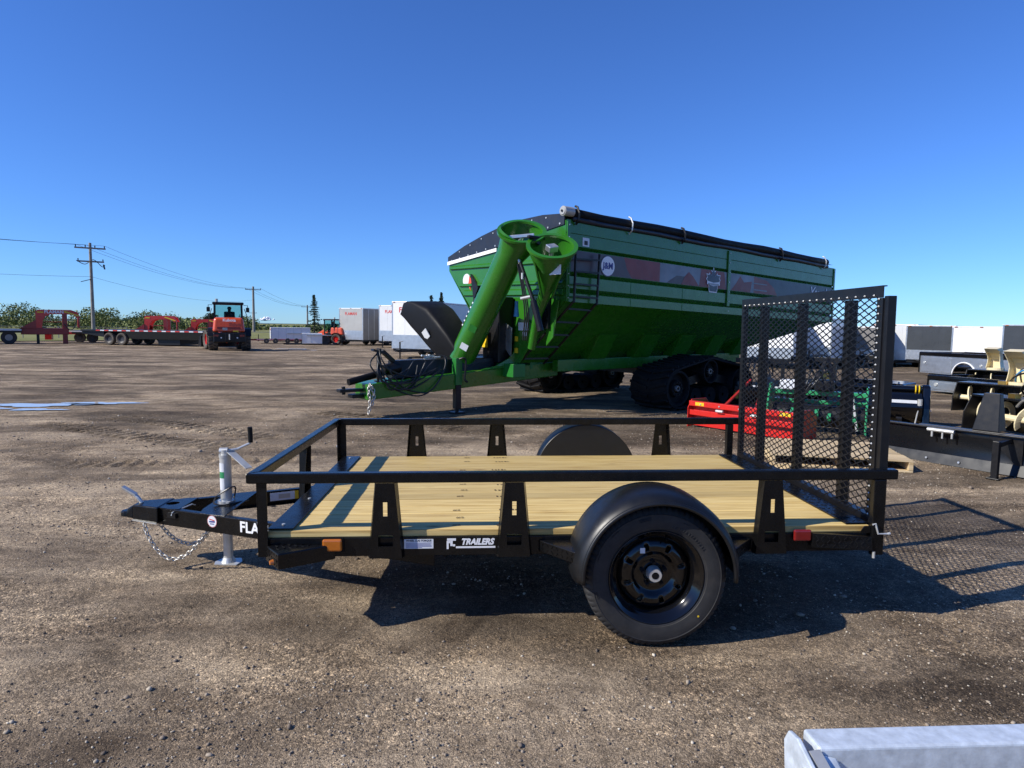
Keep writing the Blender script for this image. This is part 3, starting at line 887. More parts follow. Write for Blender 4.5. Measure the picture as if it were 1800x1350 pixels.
mb = MB(); mb.cyl((JX, JY, 0.412), (JX, JY, 0.43), 0.052, 20); mb.cyl((JX + 0.03, JY - 0.05, 0.413), (JX + 0.03, JY - 0.05, 0.432), 0.013, 6); tp(mb, 'jack_collar', M['zinc'])
mb = MB(); mb.tube([(JX + 0.01, JY, 0.744), (JX + 0.07, JY + 0.02, 0.752), (JX + 0.143, JY + 0.04, 0.785), (JX + 0.146, JY + 0.04, 0.80)], 0.008, 8); tp(mb, 'crank_arm', M['zinc'])
mb = MB(); mb.cyl((JX + 0.146, JY + 0.04, 0.79), (JX + 0.144, JY + 0.04, 0.888), 0.0145, 14); tp(mb, 'crank_grip', M['blackplastic'])
mb = MB(); mb.hexa([(JX + 0.02, JY - 0.02, 0.735), (JX + 0.17, JY - 0.13, 0.655), (JX + 0.20, JY - 0.10, 0.655), (JX + 0.05, JY + 0.02, 0.735)], [(JX + 0.02, JY - 0.02, 0.741), (JX + 0.17, JY - 0.13, 0.661), (JX + 0.20, JY - 0.10, 0.661), (JX + 0.05, JY + 0.02, 0.741)]); tp(mb, 'pull_plate', M['zinc'])
mb = MB(); mb.m = 0
for k, (z0, z1, mm) in enumerate(((0.50, 0.575, 0), (0.575, 0.615, 1), (0.615, 0.67, 0))):
    mb.m = mm
    prof = []
    vs = []; n = 8
    for i in range(n + 1):
        a = math.radians(200 + 75 * i / n)
        vs += [(JX + 0.0348 * math.cos(a), JY + 0.0348 * math.sin(a), z0), (JX + 0.0348 * math.cos(a), JY + 0.0348 * math.sin(a), z1)]
    mb.add(vs, [(2 * i, 2 * i + 2, 2 * i + 3, 2 * i + 1) for i in range(n)])
tp(mb, 'jack_label', [M['label_white'], M['mint']])
mb = MB()
mb.tube(spline([(JX + 0.02, JY + 0.06, 0.41), (JX + 0.05, JY + 0.02, 0.50), (JX + 0.045, JY - 0.04, 0.52), (JX - 0.03, JY - 0.05, 0.475), (JX - 0.06, JY - 0.02, 0.452), (JX - 0.05, JY + 0.03, 0.47), (JX - 0.01, JY + 0.05, 0.51)], 6), 0.005, 6)
mb.tube(spline([(JX - 0.06, JY - 0.02, 0.452), (JX - 0.055, JY - 0.06, 0.425), (JX, JY - 0.07, 0.415), (JX + 0.05, JY - 0.05, 0.42), (JX + 0.10, JY + 0.10, 0.40)], 6), 0.005, 6)
tp(mb, 'wiring_lead', M['hose'])
# safety chains
def chain(pts, name='safety_chain', parent=TR, ln=0.034, r=0.0042, mat=None):
    cp = spline(pts, 14)
    acc = [0]
    for a, b in zip(cp, cp[1:]): acc.append(acc[-1] + (b - a).length)
    n = int(acc[-1] / (ln * 0.76)); mb = MB()
    def at(s):
        for i in range(len(acc) - 1):
            if acc[i + 1] >= s:
                return cp[i].lerp(cp[i + 1], (s - acc[i]) / max(1e-6, acc[i + 1] - acc[i]))
        return cp[-1]
    for k in range(n):
        a, b = at(acc[-1] * k / n), at(acc[-1] * (k + 1) / n)
        c = (a + b) / 2; d = (b - a).normalized()
        side = d.cross(Vector((0, 1, 0.2))).normalized() if k % 2 else Vector((0, 1, 0.2)); side = (side - d * side.dot(d)).normalized()
        loop = []
        for i in range(12):
            t = 2 * PI * i / 12
            loop.append(c + d * (math.cos(t) * ln * 0.5) + side * (math.sin(t) * ln * 0.34))
        mb.tube(loop, r, 5, closed=True)
    return mb.build(name, mat or M['chain'], parent, smooth=True)
chain([(-0.93, YC - 0.10, 0.315), (-0.90, YC - 0.12, 0.24), (-0.84, YC - 0.13, 0.15), (-0.76, YC - 0.14, 0.10), (-0.66, YC - 0.15, 0.13), (-0.57, YC - 0.17, 0.22), (-0.50, YC - 0.2, 0.31)])
chain([(-0.88, YC - 0.03, 0.315), (-0.85, YC - 0.02, 0.25), (-0.78, YC + 0.0, 0.17), (-0.69, YC + 0.01, 0.145), (-0.60, YC - 0.02, 0.20), (-0.53, YC - 0.06, 0.30)])

# ---- axle, wheels and fenders
WX, WZ, WR = 1.969, 0.345, 0.345
mb = MB(); mb.cyl((WX, -0.09, WZ), (WX, TW + 0.09, WZ), 0.03, 14)
for y in (0.12, TW - 0.12):
    mb.tube(spline([(WX - 0.35, y, 0.375), (WX - 0.15, y, 0.335), (WX, y, 0.315), (WX + 0.15, y, 0.335), (WX + 0.35, y, 0.375)], 4), 0.022, 6)
tp(mb, 'axle')
def make_wheel():
    t = bpy.data.objects.new('wheel', None); COL.objects.link(t); t.parent = TR
    # tyre: y from 0 (outer face) to 0.2
    prof = [(0.226, 0.022), (0.229, 0.012), (0.236, 0.007), (0.2405, 0.0065), (0.2425, 0.003), (0.262, -0.001), (0.285, -0.0035), (0.305, -0.0015), (0.3065, -0.003), (0.309, -0.003), (0.3105, 0.0), (0.322, 0.005), (0.3335, 0.015), (0.340, 0.024), (0.3425, 0.034), (0.343, 0.045), (0.3435, 0.058), (0.335, 0.0595), (0.335, 0.066), (0.3442, 0.0675), (0.345, 0.084), (0.337, 0.0855), (0.337, 0.092), (0.345, 0.0935)]
    full = prof + [(r, 0.2 - h) for r, h in prof[::-1]]
    def mod(i, j, r, h):
        jj = min(j, len(full) - 1 - j)
        k = i % 4
        if 11 <= jj <= 16 and k == 0:
            return r - (0.009 if jj >= 13 else 0.005), h
        if 19 <= jj <= 20 and k == 2:
            return r - 0.004, h
        return r, h
    mb = MB(); mb.lathe(full, (0, 0, 0), (0, 1, 0), 280, mod=mod)
    ty = mb.build('tyre', M['rubber'], t, autos=38)
    # moulded bars and lettering on the sidewall
    mb = MB()
    for a0, a1, rr in ((97, 108, 0.296), (97, 108, 0.290), (97, 108, 0.284), (128, 137, 0.297), (155, 163, 0.297), (192, 198, 0.292), (192, 198, 0.298), (60, 66, 0.292)):
        pts = [(rr * math.cos(math.radians(a0 + (a1 - a0) * k / 6)), -0.0035, rr * math.sin(math.radians(a0 + (a1 - a0) * k / 6))) for k in range(7)]
        mb.tube(pts, 0.0024, 4)
    for k in range(14):
        a = math.radians(75 - k * 3.3); c = Vector((math.cos(a), 0, math.sin(a))); tt = Vector((-math.sin(a), 0, math.cos(a)))
        p = c * 0.258 + Vector((0, -0.0005, 0))
        mb.beam(p - c * 0.007 + tt * (0.003 * (k % 3)), p + c * 0.007, 0.0035 + 0.002 * (k % 2), 0.0045, up=(0, 1, 0))
    mb.build('sidewall_moulding', M['rubber'], ty)['kind'] = 'stuff'
    mb = MB(); a = math.radians(-43); mb.cyl((0.275 * math.cos(a), -0.0035, 0.275 * math.sin(a)), (0.275 * math.cos(a), -0.0042, 0.275 * math.sin(a)), 0.005, 12); mb.build('balance_dot', M['yellow'], ty)
    # rim barrel
    mb = MB()
    mb.lathe([(0.190, 0.19), (0.188, 0.10), (0.186, 0.06), (0.194, 0.052), (0.197, 0.04), (0.203, 0.036), (0.206, 0.028), (0.213, 0.024), (0.217, 0.017), (0.2275, 0.013), (0.229, 0.008), (0.2255, 0.006), (0.2235, 0.010), (0.213, 0.014), (0.209, 0.022), (0.202, 0.026), (0.199, 0.034), (0.193, 0.037), (0.189, 0.047), (0.181, 0.055), (0.178, 0.08)][::-1], (0, 0, 0), (0, 1, 0), 96)
    rim = mb.build('rim', M['gloss_black'], t, smooth=True)
    # pressed disc with hand holes
    prof = [(0.185, 0.085), (0.176, 0.082), (0.168, 0.070), (0.152, 0.058), (0.135, 0.052), (0.118, 0.054), (0.105, 0.062), (0.096, 0.074), (0.086, 0.078), (0.075, 0.076), (0.055, 0.076), (0.045, 0.076)]
    n = 120; mb = MB(); vs = []
    for i in range(n):
        a = 2 * PI * i / n
        for r, h in prof:
            vs.append((r * math.cos(a), h, r * math.sin(a)))
    fs = []; k = len(prof)
    for i in range(n):
        for j in range(k - 1):
            if 3 <= j <= 4 and (i % 15) in (4, 5, 6):
                continue
            if j in (3, 5) and False:
                continue
            a, b = i * k, ((i + 1) % n) * k
            fs.append((a + j, a + j + 1, b + j + 1, b + j))
    mb.add(vs, fs)
    mb.build('rim_disc', M['gloss_black'], t, smooth=True, solid=0.004)
    for i in range(5):
        mb = MB()
        a = 2 * PI * (i + 0.3) / 5
        p = Vector((0.057 * math.cos(a), 0.075, 0.057 * math.sin(a)))
        mb.cyl(p, p - Vector((0, 0.022, 0)), 0.0115, 6); mb.cyl(p - Vector((0, 0.022, 0)), p - Vector((0, 0.03, 0)), 0.0095, 10, 0.005)
        mb.build('lug_nut', M['black_satin'], t)
    mb = MB(); mb.lathe([(0.036, 0.078), (0.035, 0.06), (0.033, 0.055), (0.033, 0.034), (0.0305, 0.030), (0.018, 0.030), (0.017, 0.035), (0.006, 0.035), (0.0, 0.036)], (0, 0, 0), (0, 1, 0), 32); mb.build('hub_cap', M['zinc'], t, autos=40)
    mb = MB(); mb.cyl((0, 0.034, 0), (0, 0.029, 0), 0.0165, 20); mb.build('dust_cap', M['blackplastic'], t)
    mb = MB(); mb.box(-0.072, -0.048, 0.0490, 0.0496, 0.105, 0.131); mb.build('rim_sticker', M['label_white'], t)
    mb = MB(); mb.cyl((0.05, 0.05, 0.185), (0.047, 0.022, 0.176), 0.004, 8); mb.build('valve_stem', M['blackplastic'], t)
    return t
wh = make_wheel(); wh.location = (WX, -0.2, WZ)
wh2 = copy_tree(wh, TR); wh2.location = (WX, TW + 0.2, WZ); wh2.rotation_euler = (0, 0, PI)
def make_fender():
    mb = MB(); cs = [(0.398, 0.03), (0.400, -0.02), (0.401, -0.10), (0.399, -0.17), (0.392, -0.205), (0.380, -0.232), (0.366, -0.245), (0.360, -0.249)]
    n = 44; a0, a1 = -3.0, 183.0
    def rowp(r, y, a): return (r * math.cos(a), y, r * math.sin(a))
    vs = []
    for i in range(n + 1):
        a = math.radians(a0 + (a1 - a0) * i / n)
        vs += [rowp(r, y, a) for r, y in cs]
    k = len(cs)
    mb.add(vs, [(i * k + j, i * k + j + 1, (i + 1) * k + j + 1, (i + 1) * k + j) for i in range(n) for j in range(k - 1)])
    o = mb.build('fender', M['fender'], TR, smooth=True, solid=0.003)
    mb = MB(); mb.tube([rowp(0.360, -0.249, math.radians(a0 + (a1 - a0) * i / n)) for i in range(n + 1)], 0.0105, 10); mb.build('rolled_lip', M['fender'], o, smooth=True)
    mb = MB(); pa = [rowp(0.398, 0.03, math.radians(a0 + (a1 - a0) * i / n)) for i in range(n + 1)]
    mb.prism(pa[::-1], (0, -0.003, 0)); mb.build('fender_back', M['fender'], o)
    return o
M['fender'] = paint('fender_enamel', (0.005, 0.0055, 0.0065), 0.40, var=0.2, bump=0.08, bscale=400, dust=0.02, spec=0.5)
fe = make_fender(); fe.location = (WX, 0, 0.358)
fe2 = copy_tree(fe, TR); fe2.location = (WX, TW, 0.358); fe2.rotation_euler = (0, 0, PI)

# ---- ramp gate, standing upright
GXX = 3.165
gate = bpy.data.objects.new('ramp_gate', None); COL.objects.link(gate); gate.parent = TR; gate.location = (GXX, 0, 0)
GY0, GY1, GZ0, GZ1 = 0.075, 1.872, 0.50, 1.744
def gp(mb, name, mat=None, **kw):
    return mb.build(name, mat or M['gate'], gate, **kw)
M['gate'] = paint('gate_powder_coat', (0.006, 0.0062, 0.0075), 0.36, var=0.2, bump=0.12, bscale=500, dust=0.025, spec=0.35)
mb = MB(); mb.box(0.0, 0.006, GY0, GY1, GZ1 - 0.062, GZ1); mb.box(0.006, 0.022, GY0, GY1, GZ1 - 0.006, GZ1); gp(mb, 'top_bar', bevel=0.0015)
mb = MB(); mb.box(0.0, 0.05, GY0, GY1, GZ0, GZ0 + 0.05); gp(mb, 'bottom_bar', bevel=0.003)
mb = MB(); mb.box(0.0005, 0.006, GY0, GY0 + 0.05, GZ0 + 0.051, GZ1 - 0.063); mb.box(0.0065, 0.03, GY0, GY0 + 0.006, GZ0 + 0.051, GZ1 - 0.063); gp(mb, 'side_bar', bevel=0.0015)
mb = MB(); mb.box(0.0005, 0.006, GY1 - 0.05, GY1, GZ0 + 0.051, GZ1 - 0.063); mb.box(0.0065, 0.05, GY1 - 0.006, GY1, GZ0 + 0.051, GZ1 - 0.063); gp(mb, 'side_bar', bevel=0.0015)
for yb in (1.50, 0.935, 0.385):
    mb = MB(); mb.box(0.007, 0.013, yb, yb + 0.05, GZ0 + 0.051, GZ1 - 0.063); mb.box(0.0135, 0.057, yb, yb + 0.006, GZ0 + 0.051, GZ1 - 0.063); gp(mb, 'upright_bar', bevel=0.0015)
# outer channel at the near edge
mb = MB(); mb.box(0.0072, 0.052, 0.040, 0.0742, 0.52, 1.69); gp(mb, 'edge_channel', bevel=0.003)
# expanded mesh
mb = MB()
cw, ch = 0.0823, 0.0365
y0, y1, z0, z1 = GY0 + 0.03, GY1 - 0.03, GZ0 + 0.04, GZ1 - 0.05
ncol = int((y1 - y0) / cw); nrow = int((z1 - z0) / ch)
cw = (y1 - y0) / ncol; ch = (z1 - z0) / nrow
sw = 0.0027
for r_ in range(nrow):
    for c_ in range(ncol):
        ya, za = y0 + c_ * cw, z0 + r_ * ch
        for p, q in (((ya, za + ch / 2), (ya + cw / 2, za + ch)), ((ya + cw / 2, za + ch), (ya + cw, za + ch / 2)), ((ya, za + ch / 2), (ya + cw / 2, za)), ((ya + cw / 2, za), (ya + cw, za + ch / 2))):
            pa = Vector((-0.004, p[0], p[1])); pb = Vector((0.002, q[0], q[1]))
            if p[1] > q[1]:
                pa.x, pb.x = 0.002, -0.004
            d = (pb - pa).normalized(); n_ = Vector((1, 0, 0)); s_ = d.cross(n_).normalized() * sw; t_ = Vector((0.0016, 0, 0))
            o_ = len(mb.v)
            mb.v += [tuple(pa - s_ - t_), tuple(pa + s_ - t_), tuple(pa + s_ + t_), tuple(pa - s_ + t_), tuple(pb - s_ - t_), tuple(pb + s_ - t_), tuple(pb + s_ + t_), tuple(pb - s_ + t_)]
            for f in ((0, 1, 5, 4), (1, 2, 6, 5), (2, 3, 7, 6), (3, 0, 4, 7)):
                mb.f.append(tuple(k + o_ for k in f)); mb.mi.append(0)
o = gp(mb, 'expanded_mesh'); o['kind'] = 'stuff'
# weld beads where mesh meets the frame
mb = MB()
for c_ in range(ncol):
    mb.cyl((-0.003, y0 + (c_ + 0.5) * cw, z1 + 0.001), (-0.009, y0 + (c_ + 0.5) * cw, z1 + 0.001), 0.006, 8, 0.002)
for r_ in range(nrow):
    mb.cyl((-0.003, GY0 + 0.028, z0 + (r_ + 0.5) * ch), (-0.009, GY0 + 0.028, z0 + (r_ + 0.5) * ch), 0.006, 8, 0.002)
gp(mb, 'weld_beads', M['zinc'])['kind'] = 'stuff'
# hinge pin and clip
mb = MB(); mb.tube([(3.12, -0.012, 0.535), (3.135, -0.012, 0.54), (3.15, -0.014, 0.488), (3.20, -0.014, 0.487)], 0.005, 6); mb.cyl((3.2, -0.014, 0.487), (3.212, -0.014, 0.490), 0.007, 8); tp(mb, 'gate_pin', M['zinc'])
mb = MB(); mb.cyl((3.137, -0.006, 0.36), (3.137, -0.006, 0.392), 0.007, 10); tp(mb, 'pin_tip', M['zinc'])
mb = MB(); mb.prism([(3.07, 0.012, 0.485), (3.095, 0.012, 0.52), (3.127, 0.012, 0.52), (3.127, 0.012, 0.485)], (0, 0.006, 0)); tp(mb, 'hinge_gusset')
# ------------------------------------------------------------------ grain cart
GC = thing('grain_cart', (2.524, 7.781, 0), 'large green tracked grain cart with folded auger and dark roll tarp', 'grain cart', math.radians(35.5))
GN = M['green']
def cz(u, z):            # the cart stands slightly nose-up
    return z - 0.023 * u
def cp(mb, name, mat=None, parent=GC, **kw):
    return mb.build(name, mat or GN, parent, **kw)
LU = 9.2
# near side wall with pressed ledges, as separate sheets
def sheet(mb, u0, u1, v0, v1, za, zb, t=0.012):
    """vertical strip from height za to zb (v0 at the bottom edge, v1 at the top edge)"""
    mb.hexa([(u0, v0, cz(u0, za)), (u1, v0, cz(u1, za)), (u1, v0 + t, cz(u1, za)), (u0, v0 + t, cz(u0, za))],
            [(u0, v1, cz(u0, zb)), (u1, v1, cz(u1, zb)), (u1, v1 + t, cz(u1, zb)), (u0, v1 + t, cz(u0, zb))])
for za, zb in ((3.095, 3.31), (2.885, 3.085), (2.455, 2.825), (2.185, 2.385), (1.955, 2.10)):
    mb = MB(); sheet(mb, 0.0, LU, 0.0, 0.0, za, zb); cp(mb, 'wall_sheet', bevel=0.002)
for zc in (3.09,):
    mb = MB(); sheet(mb, 0.0, LU, 0.02, 0.02, zc - 0.02, zc + 0.02); cp(mb, 'wall_seam', M['green_dark'])
for za, zb, dp in ((2.825, 2.885, 0.055), (2.385, 2.455, 0.055), (2.10, 2.185, 0.07)):      # folded-in ribs, in shade
    mb = MB()
    for (a, b, v0, v1) in ((za, (za + zb) / 2, 0.0, dp), ((za + zb) / 2, zb, dp, 0.0)):
        sheet(mb, 0.0, LU, v0, v1, a, b)
    cp(mb, 'wall_rib')
mb = MB(); sheet(mb, 4.57, 4.66, -0.03, -0.03, 2.12, 3.27, 0.03); cp(mb, 'side_strap', bevel=0.004)
for u0 in (0.0, LU - 0.07):
    mb = MB(); sheet(mb, u0, u0 + 0.07, -0.02, -0.02, 1.96, 3.30, 0.02); cp(mb, 'corner_strap', bevel=0.003)
# front wall
FW = [(0.02, 3.30), (3.58, 2.88), (3.58, 2.66), (2.85, 1.96), (2.0, 0.95), (1.25, 0.86), (0.02, 1.97)]
mb = MB(); mb.prism([(0.0, v, z) for v, z in FW], (0.012, 0, 0)); cp(mb, 'front_wall', bevel=0.002)
for za, zb, va, vb in ((2.07, 2.15, 0.05, 3.0), (2.62, 2.66, 0.05, 3.5), (2.26, 2.29, 0.05, 3.15)):
    mb = MB(); mb.hexa([(-0.045, va, za), (-0.002, va, za - 0.02), (-0.002, vb, za + 0.05), (-0.045, vb, za + 0.07)], [(-0.03, va, zb), (-0.002, va, zb + 0.03), (-0.002, vb, zb + 0.10), (-0.03, vb, zb + 0.07)]); cp(mb, 'front_rib', bevel=0.004)
# other walls
mb = MB(); mb.add([(0.005, 3.58, 2.88), (LU, 3.58, cz(LU, 3.1)), (LU, 3.58, cz(LU, 2.5)), (0.005, 3.58, 2.66)], [(0, 1, 2, 3)])
mb.add([(0.005, 3.575, 2.66), (LU, 3.575, cz(LU, 2.5)), (6.3, 2.0, 0.9), (0.02, 2.0, 0.95)], [(0, 1, 2, 3)]); cp(mb, 'far_wall', solid=0.01)
mb = MB(); mb.add([(LU, 0.02, cz(LU, 3.3)), (LU, 3.58, cz(LU, 3.1)), (LU, 3.58, cz(LU, 2.5)), (LU - 0.2, 0.02, cz(LU, 1.97))], [(0, 1, 2, 3)])
mb.add([(LU - 0.2, 0.02, cz(LU, 1.97)), (LU, 3.56, cz(LU, 2.5)), (6.3, 2.0, 0.9), (6.3, 1.25, 0.9)], [(0, 1, 2, 3)]); cp(mb, 'rear_wall', solid=0.01)
mb = MB(); mb.add([(0.015, 0.012, 1.955), (LU - 0.2, 0.012, cz(LU - 0.2, 1.955)), (6.3, 1.25, 0.9), (0.015, 1.25, 0.86)], [(0, 1, 2, 3)]); cp(mb, 'hopper_slope', solid=0.01)
mb = MB(); mb.box(0.3, 6.3, 1.25, 2.0, 0.74, 0.86); cp(mb, 'sump_trough', M['green_dark'])
# undercarriage frame
for v in (0.92, 2.55):
    mb = MB(); mb.hexa([(0.7, v, 0.70), (6.6, v, 0.74), (6.6, v + 0.16, 0.74), (0.7, v + 0.16, 0.70)], [(0.7, v, 0.92), (6.6, v, 0.98), (6.6, v + 0.16, 0.98), (0.7, v + 0.16, 0.92)]); cp(mb, 'chassis_rail', bevel=0.01)
for u in (1.45, 2.75, 3.95, 5.1, 6.2):
    mb = MB(); mb.prism([(u, 0.90, 0.93), (u, 0.60, 1.40), (u, 0.72, 1.40), (u, 1.10, 1.02), (u, 1.10, 0.93)], (0.5, 0, 0)); cp(mb, 'hopper_gusset', bevel=0.006)
mb = MB(); mb.box(3.4, 3.8, 0.2, 3.4, 0.55, 0.75); cp(mb, 'axle_beam', M['black_satin'])
# tracks
def circles_hull(cs, n=26):
    pts = []
    for (x, y, r) in cs:
        for i in range(n):
            a = 2 * PI * i / n; pts.append((x + r * math.cos(a), y + r * math.sin(a)))
    pts = sorted(set(pts))
    def half(ps):
        h = []
        for p in ps:
            while len(h) > 1 and (h[-1][0] - h[-2][0]) * (p[1] - h[-2][1]) - (h[-1][1] - h[-2][1]) * (p[0] - h[-2][0]) <= 0: h.pop()
            h.append(p)
        return h
    a, b = half(pts), half(pts[::-1])
    return a[:-1] + b[:-1]
def make_track():
    t = bpy.data.objects.new('track_unit', None); COL.objects.link(t); t.parent = GC
    cs = [(-1.0, 0.405, 0.385), (0.0, 0.70, 0.28), (1.05, 0.405, 0.385)]
    hull = circles_hull(cs)
    # resample
    P = [Vector((x, 0, z)) for x, z in hull]; n = len(P)
    acc = [0]
    for i in range(n): acc.append(acc[-1] + (P[(i + 1) % n] - P[i]).length)
    tot = acc[-1]
    def at(s):
        s %= tot
        for i in range(n):
            if acc[i + 1] >= s:
                return P[i].lerp(P[(i + 1) % n], (s - acc[i]) / max(1e-9, acc[i + 1] - acc[i]))
    K = 84; W = 0.88
    ctr = [at(tot * i / K) for i in range(K)]
    mb = MB(); vs = []
    nrm = []
    for i in range(K):
        d = (ctr[(i + 1) % K] - ctr[i - 1]).normalized(); nn = Vector((d.z, 0, -d.x)); nrm.append(nn)
        for off, y in ((0, 0), (0, W), (-0.035, W), (-0.035, 0)):
            q = ctr[i] + nn * off; vs.append((q.x, y, q.z))
    fs = []
    for i in range(K):
        a, b = i * 4, ((i + 1) % K) * 4
        for j in range(4): fs.append((a + j, a + (j + 1) % 4, b + (j + 1) % 4, b + j))
    mb.add(vs, fs)
    belt = mb.build('belt', M['track_rubber'], t)
    mb = MB()
    for i in range(0, K, 2):     # slanted tread bars
        c, nn = ctr[i], nrm[i]; d = (ctr[(i + 1) % K] - ctr[i - 1]).normalized()
        for y0, y1, sk in ((0.01, 0.42, 0.11), (0.46, 0.87, -0.11)):
            a = c + nn * 0.012 + Vector((0, y0, 0)) - d * (sk if sk > 0 else 0) * 1.0; b = c + nn * 0.012 + Vector((0, y1, 0)) + d * (sk if sk < 0 else 0) * 1.0
            mb.beam(a, b, 0.05, 0.035, up=nn)
    o = mb.build('tread_bars', M['track_rubber'], belt); o['kind'] = 'stuff'
    for (x, z, r) in cs:
        mb = MB(); rr = r - 0.045
        mb.lathe([(rr * 0.25, 0.06), (rr * 0.45, 0.05), (rr * 0.5, 0.12), (rr * 0.82, 0.12), (rr * 0.88, 0.02), (rr, 0.02), (rr, 0.36), (rr, 0.50), (rr, 0.86), (rr * 0.25, 0.86)], (x, 0, z), (0, 1, 0), 36)
        wl = mb.build('idler_wheel', M['track_rubber'], t, autos=35)
        mb = MB(); mb.lathe([(0.03, 0.0), (0.052, 0.0), (0.058, 0.012), (0.058, 0.06)], (x, 0.03, z), (0, 1, 0), 20); mb.build('hub_ring', M['taupe_panel'], wl)
        mb = MB()
        for i in range(10):
            a = 2 * PI * i / 10; mb.cyl((x + rr * 0.36 * math.cos(a), 0.055, z + rr * 0.36 * math.sin(a)), (x + rr * 0.36 * math.cos(a), 0.03, z + rr * 0.36 * math.sin(a)), 0.012, 6)
        mb.build('hub_bolts', M['black_satin'], wl)['kind'] = 'stuff'
    for x in (-0.42, 0.05, 0.5):
        mb = MB(); mb.lathe([(0.03, 0.08), (0.10, 0.08), (0.17, 0.05), (0.17, 0.8), (0.03, 0.8)], (x, 0, 0.22), (0, 1, 0), 24); mb.build('mid_roller', M['track_rubber'], t, autos=35)
    mb = MB(); mb.beam((-1.0, 0.2, 0.42), (0, 0.2, 0.62), 0.1, 0.16); mb.beam((0, 0.2, 0.62), (1.05, 0.2, 0.42), 0.1, 0.16); mb.build('track_frame', M['black_satin'], t)
    return t
tk = make_track(); tk.location = (3.55, -0.44, 0)
tk2 = copy_tree(tk, GC); tk2.location = (3.55, 3.15, 0)
# roll tarp along the near edge
mb = MB(); mb.tube([(0.12 + i * 0.72, 0.02 + 0.01 * math.sin(i * 2.1), cz(0.12 + i * 0.72, 3.42 - 0.015 * math.sin(i * 1.3))) for i in range(13)], 0.085, 14); cp(mb, 'tarp_roll', M['blackplastic'], smooth=True)
mb = MB(); mb.tube([(0.12 + i * 0.72, -0.012, cz(0.12 + i * 0.72, 3.325 - 0.01 * math.sin(i * 1.7))) for i in range(13)], 0.045, 10); cp(mb, 'tarp_fold', M['tarp'], smooth=True)
mb = MB(); mb.cyl((-0.10, 0.0, 3.43), (0.11, 0.0, 3.43), 0.080, 20); mb.cyl((-0.115, 0, 3.43), (-0.10, 0, 3.43), 0.06, 20, 0.075); cp(mb, 'roll_motor_cover', M['silver_panel'], autos=35)
mb = MB(); mb.cyl((-0.13, -0.0, 3.43), (-0.1155, -0.0, 3.43), 0.02, 10); cp(mb, 'motor_shaft', M['black_satin'])
for u, hh, mt in ((0.18, 0.2, 'black_satin'), (1.5, 0.18, 'zinc'), (3.0, 0.2, 'black_satin'), (6.55, 0.2, 'black_satin'), (8.55, 0.16, 'zinc')):
    mb = MB(); mb.tube([(u, -0.02, cz(u, 3.24)), (u, -0.085, cz(u, 3.30)), (u, -0.10, cz(u, 3.42)), (u, -0.05, cz(u, 3.52)), (u, 0.0, cz(u, 3.54))], 0.014 if mt == 'zinc' else 0.02, 6); cp(mb, 'tarp_stop', M[mt])
# tarp over the box, with the riveted end cap
mb = MB()
U = [0.02 + (LU - 0.02) * i / 8 for i in range(9)]; V = [0.05, 0.6, 1.2, 1.8, 2.4, 3.0, 3.6]; H = [3.40, 3.44, 3.43, 3.37, 3.26, 3.12, 2.94]
mb.add([(u, v, cz(u, h) + (0.012 * u if v > 3 else 0)) for u in U for v, h in zip(V, H)], [(i * 7 + j, i * 7 + j + 1, i * 7 + j + 8, i * 7 + j + 7) for i in range(8) for j in range(6)]); cp(mb, 'tarp_cover', M['tarp'], smooth=True)
def ftop(v): return 3.30 - 0.42 * (v - 0.02) / 3.56
mb = MB(); mb.prism([(-0.02, v, h + 0.004) for v, h in zip(V, H)] + [(-0.02, v, ftop(v) - 0.07) for v in V[::-1]], (0.018, 0, 0)); cp(mb, 'tarp_end_cap', M['tarp'])
mb = MB()
for i in range(12):
    v = 0.15 + i * 0.3; mb.cyl((-0.02, v, ftop(v) - 0.035), (-0.03, v, ftop(v) - 0.035), 0.016, 8)
for i in range(8):
    v = 0.5 + i * 0.38; h = np.interp(v, V, H) - 0.05; mb.cyl((-0.02, v, h), (-0.03, v, h), 0.014, 8)
cp(mb, 'cap_rivets', M['zinc'])['kind'] = 'stuff'
mb = MB(); mb.hexa([(-0.035, 1.9, ftop(1.9) - 0.15), (-0.022, 1.9, ftop(1.9) - 0.15), (-0.022, 3.6, ftop(3.6) - 0.10), (-0.035, 3.6, ftop(3.6) - 0.10)], [(-0.035, 1.9, ftop(1.9) - 0.085), (-0.022, 1.9, ftop(1.9) - 0.085), (-0.022, 3.6, ftop(3.6) - 0.03), (-0.035, 3.6, ftop(3.6) - 0.03)]); cp(mb, 'cap_strip', M['white'])
# folded upper auger
FN = Vector((-0.34, -0.46, 0.82)).normalized()          # both open flanges face up and outwards
AT, AB = Vector((-0.62, 0.42, 3.08)), Vector((-0.88, 1.78, 0.93))
ad = (AT - AB).normalized()
def bent_tube(name, path, radii, rim_c, inner=0.9):
    mb = MB(); mb.tube(path, 0.2, 36, radii=radii); n = 36; k = len(path)
    mb.f = mb.f[:-2]; mb.mi = mb.mi[:-2]                 # open both ends
    o = cp(mb, name, autos=40, solid=-0.01)
    m2 = MB(); m2.lathe([(radii[-1] - 0.04, -0.015), (radii[-1] + 0.035, -0.015), (radii[-1] + 0.035, 0.022), (radii[-1] - 0.03, 0.022)], rim_c, FN, 40, closed=True); m2.build('flange', GN, o, autos=40)
    return o
pth = [AB, AB.lerp(AT, 0.5), AB.lerp(AT, 0.83), AT - ad * 0.20 - FN * 0.03, AT - FN * 0.06 - ad * 0.02, AT + FN * 0.0]
bent_tube('upper_auger_tube', pth, [0.235, 0.235, 0.24, 0.30, 0.365, 0.375], AT)
mb = MB(); mb.tube([AT - ad * 0.7, AT - FN * 0.10], 0.04, 10); cp(mb, 'auger_shaft', M['alu'])
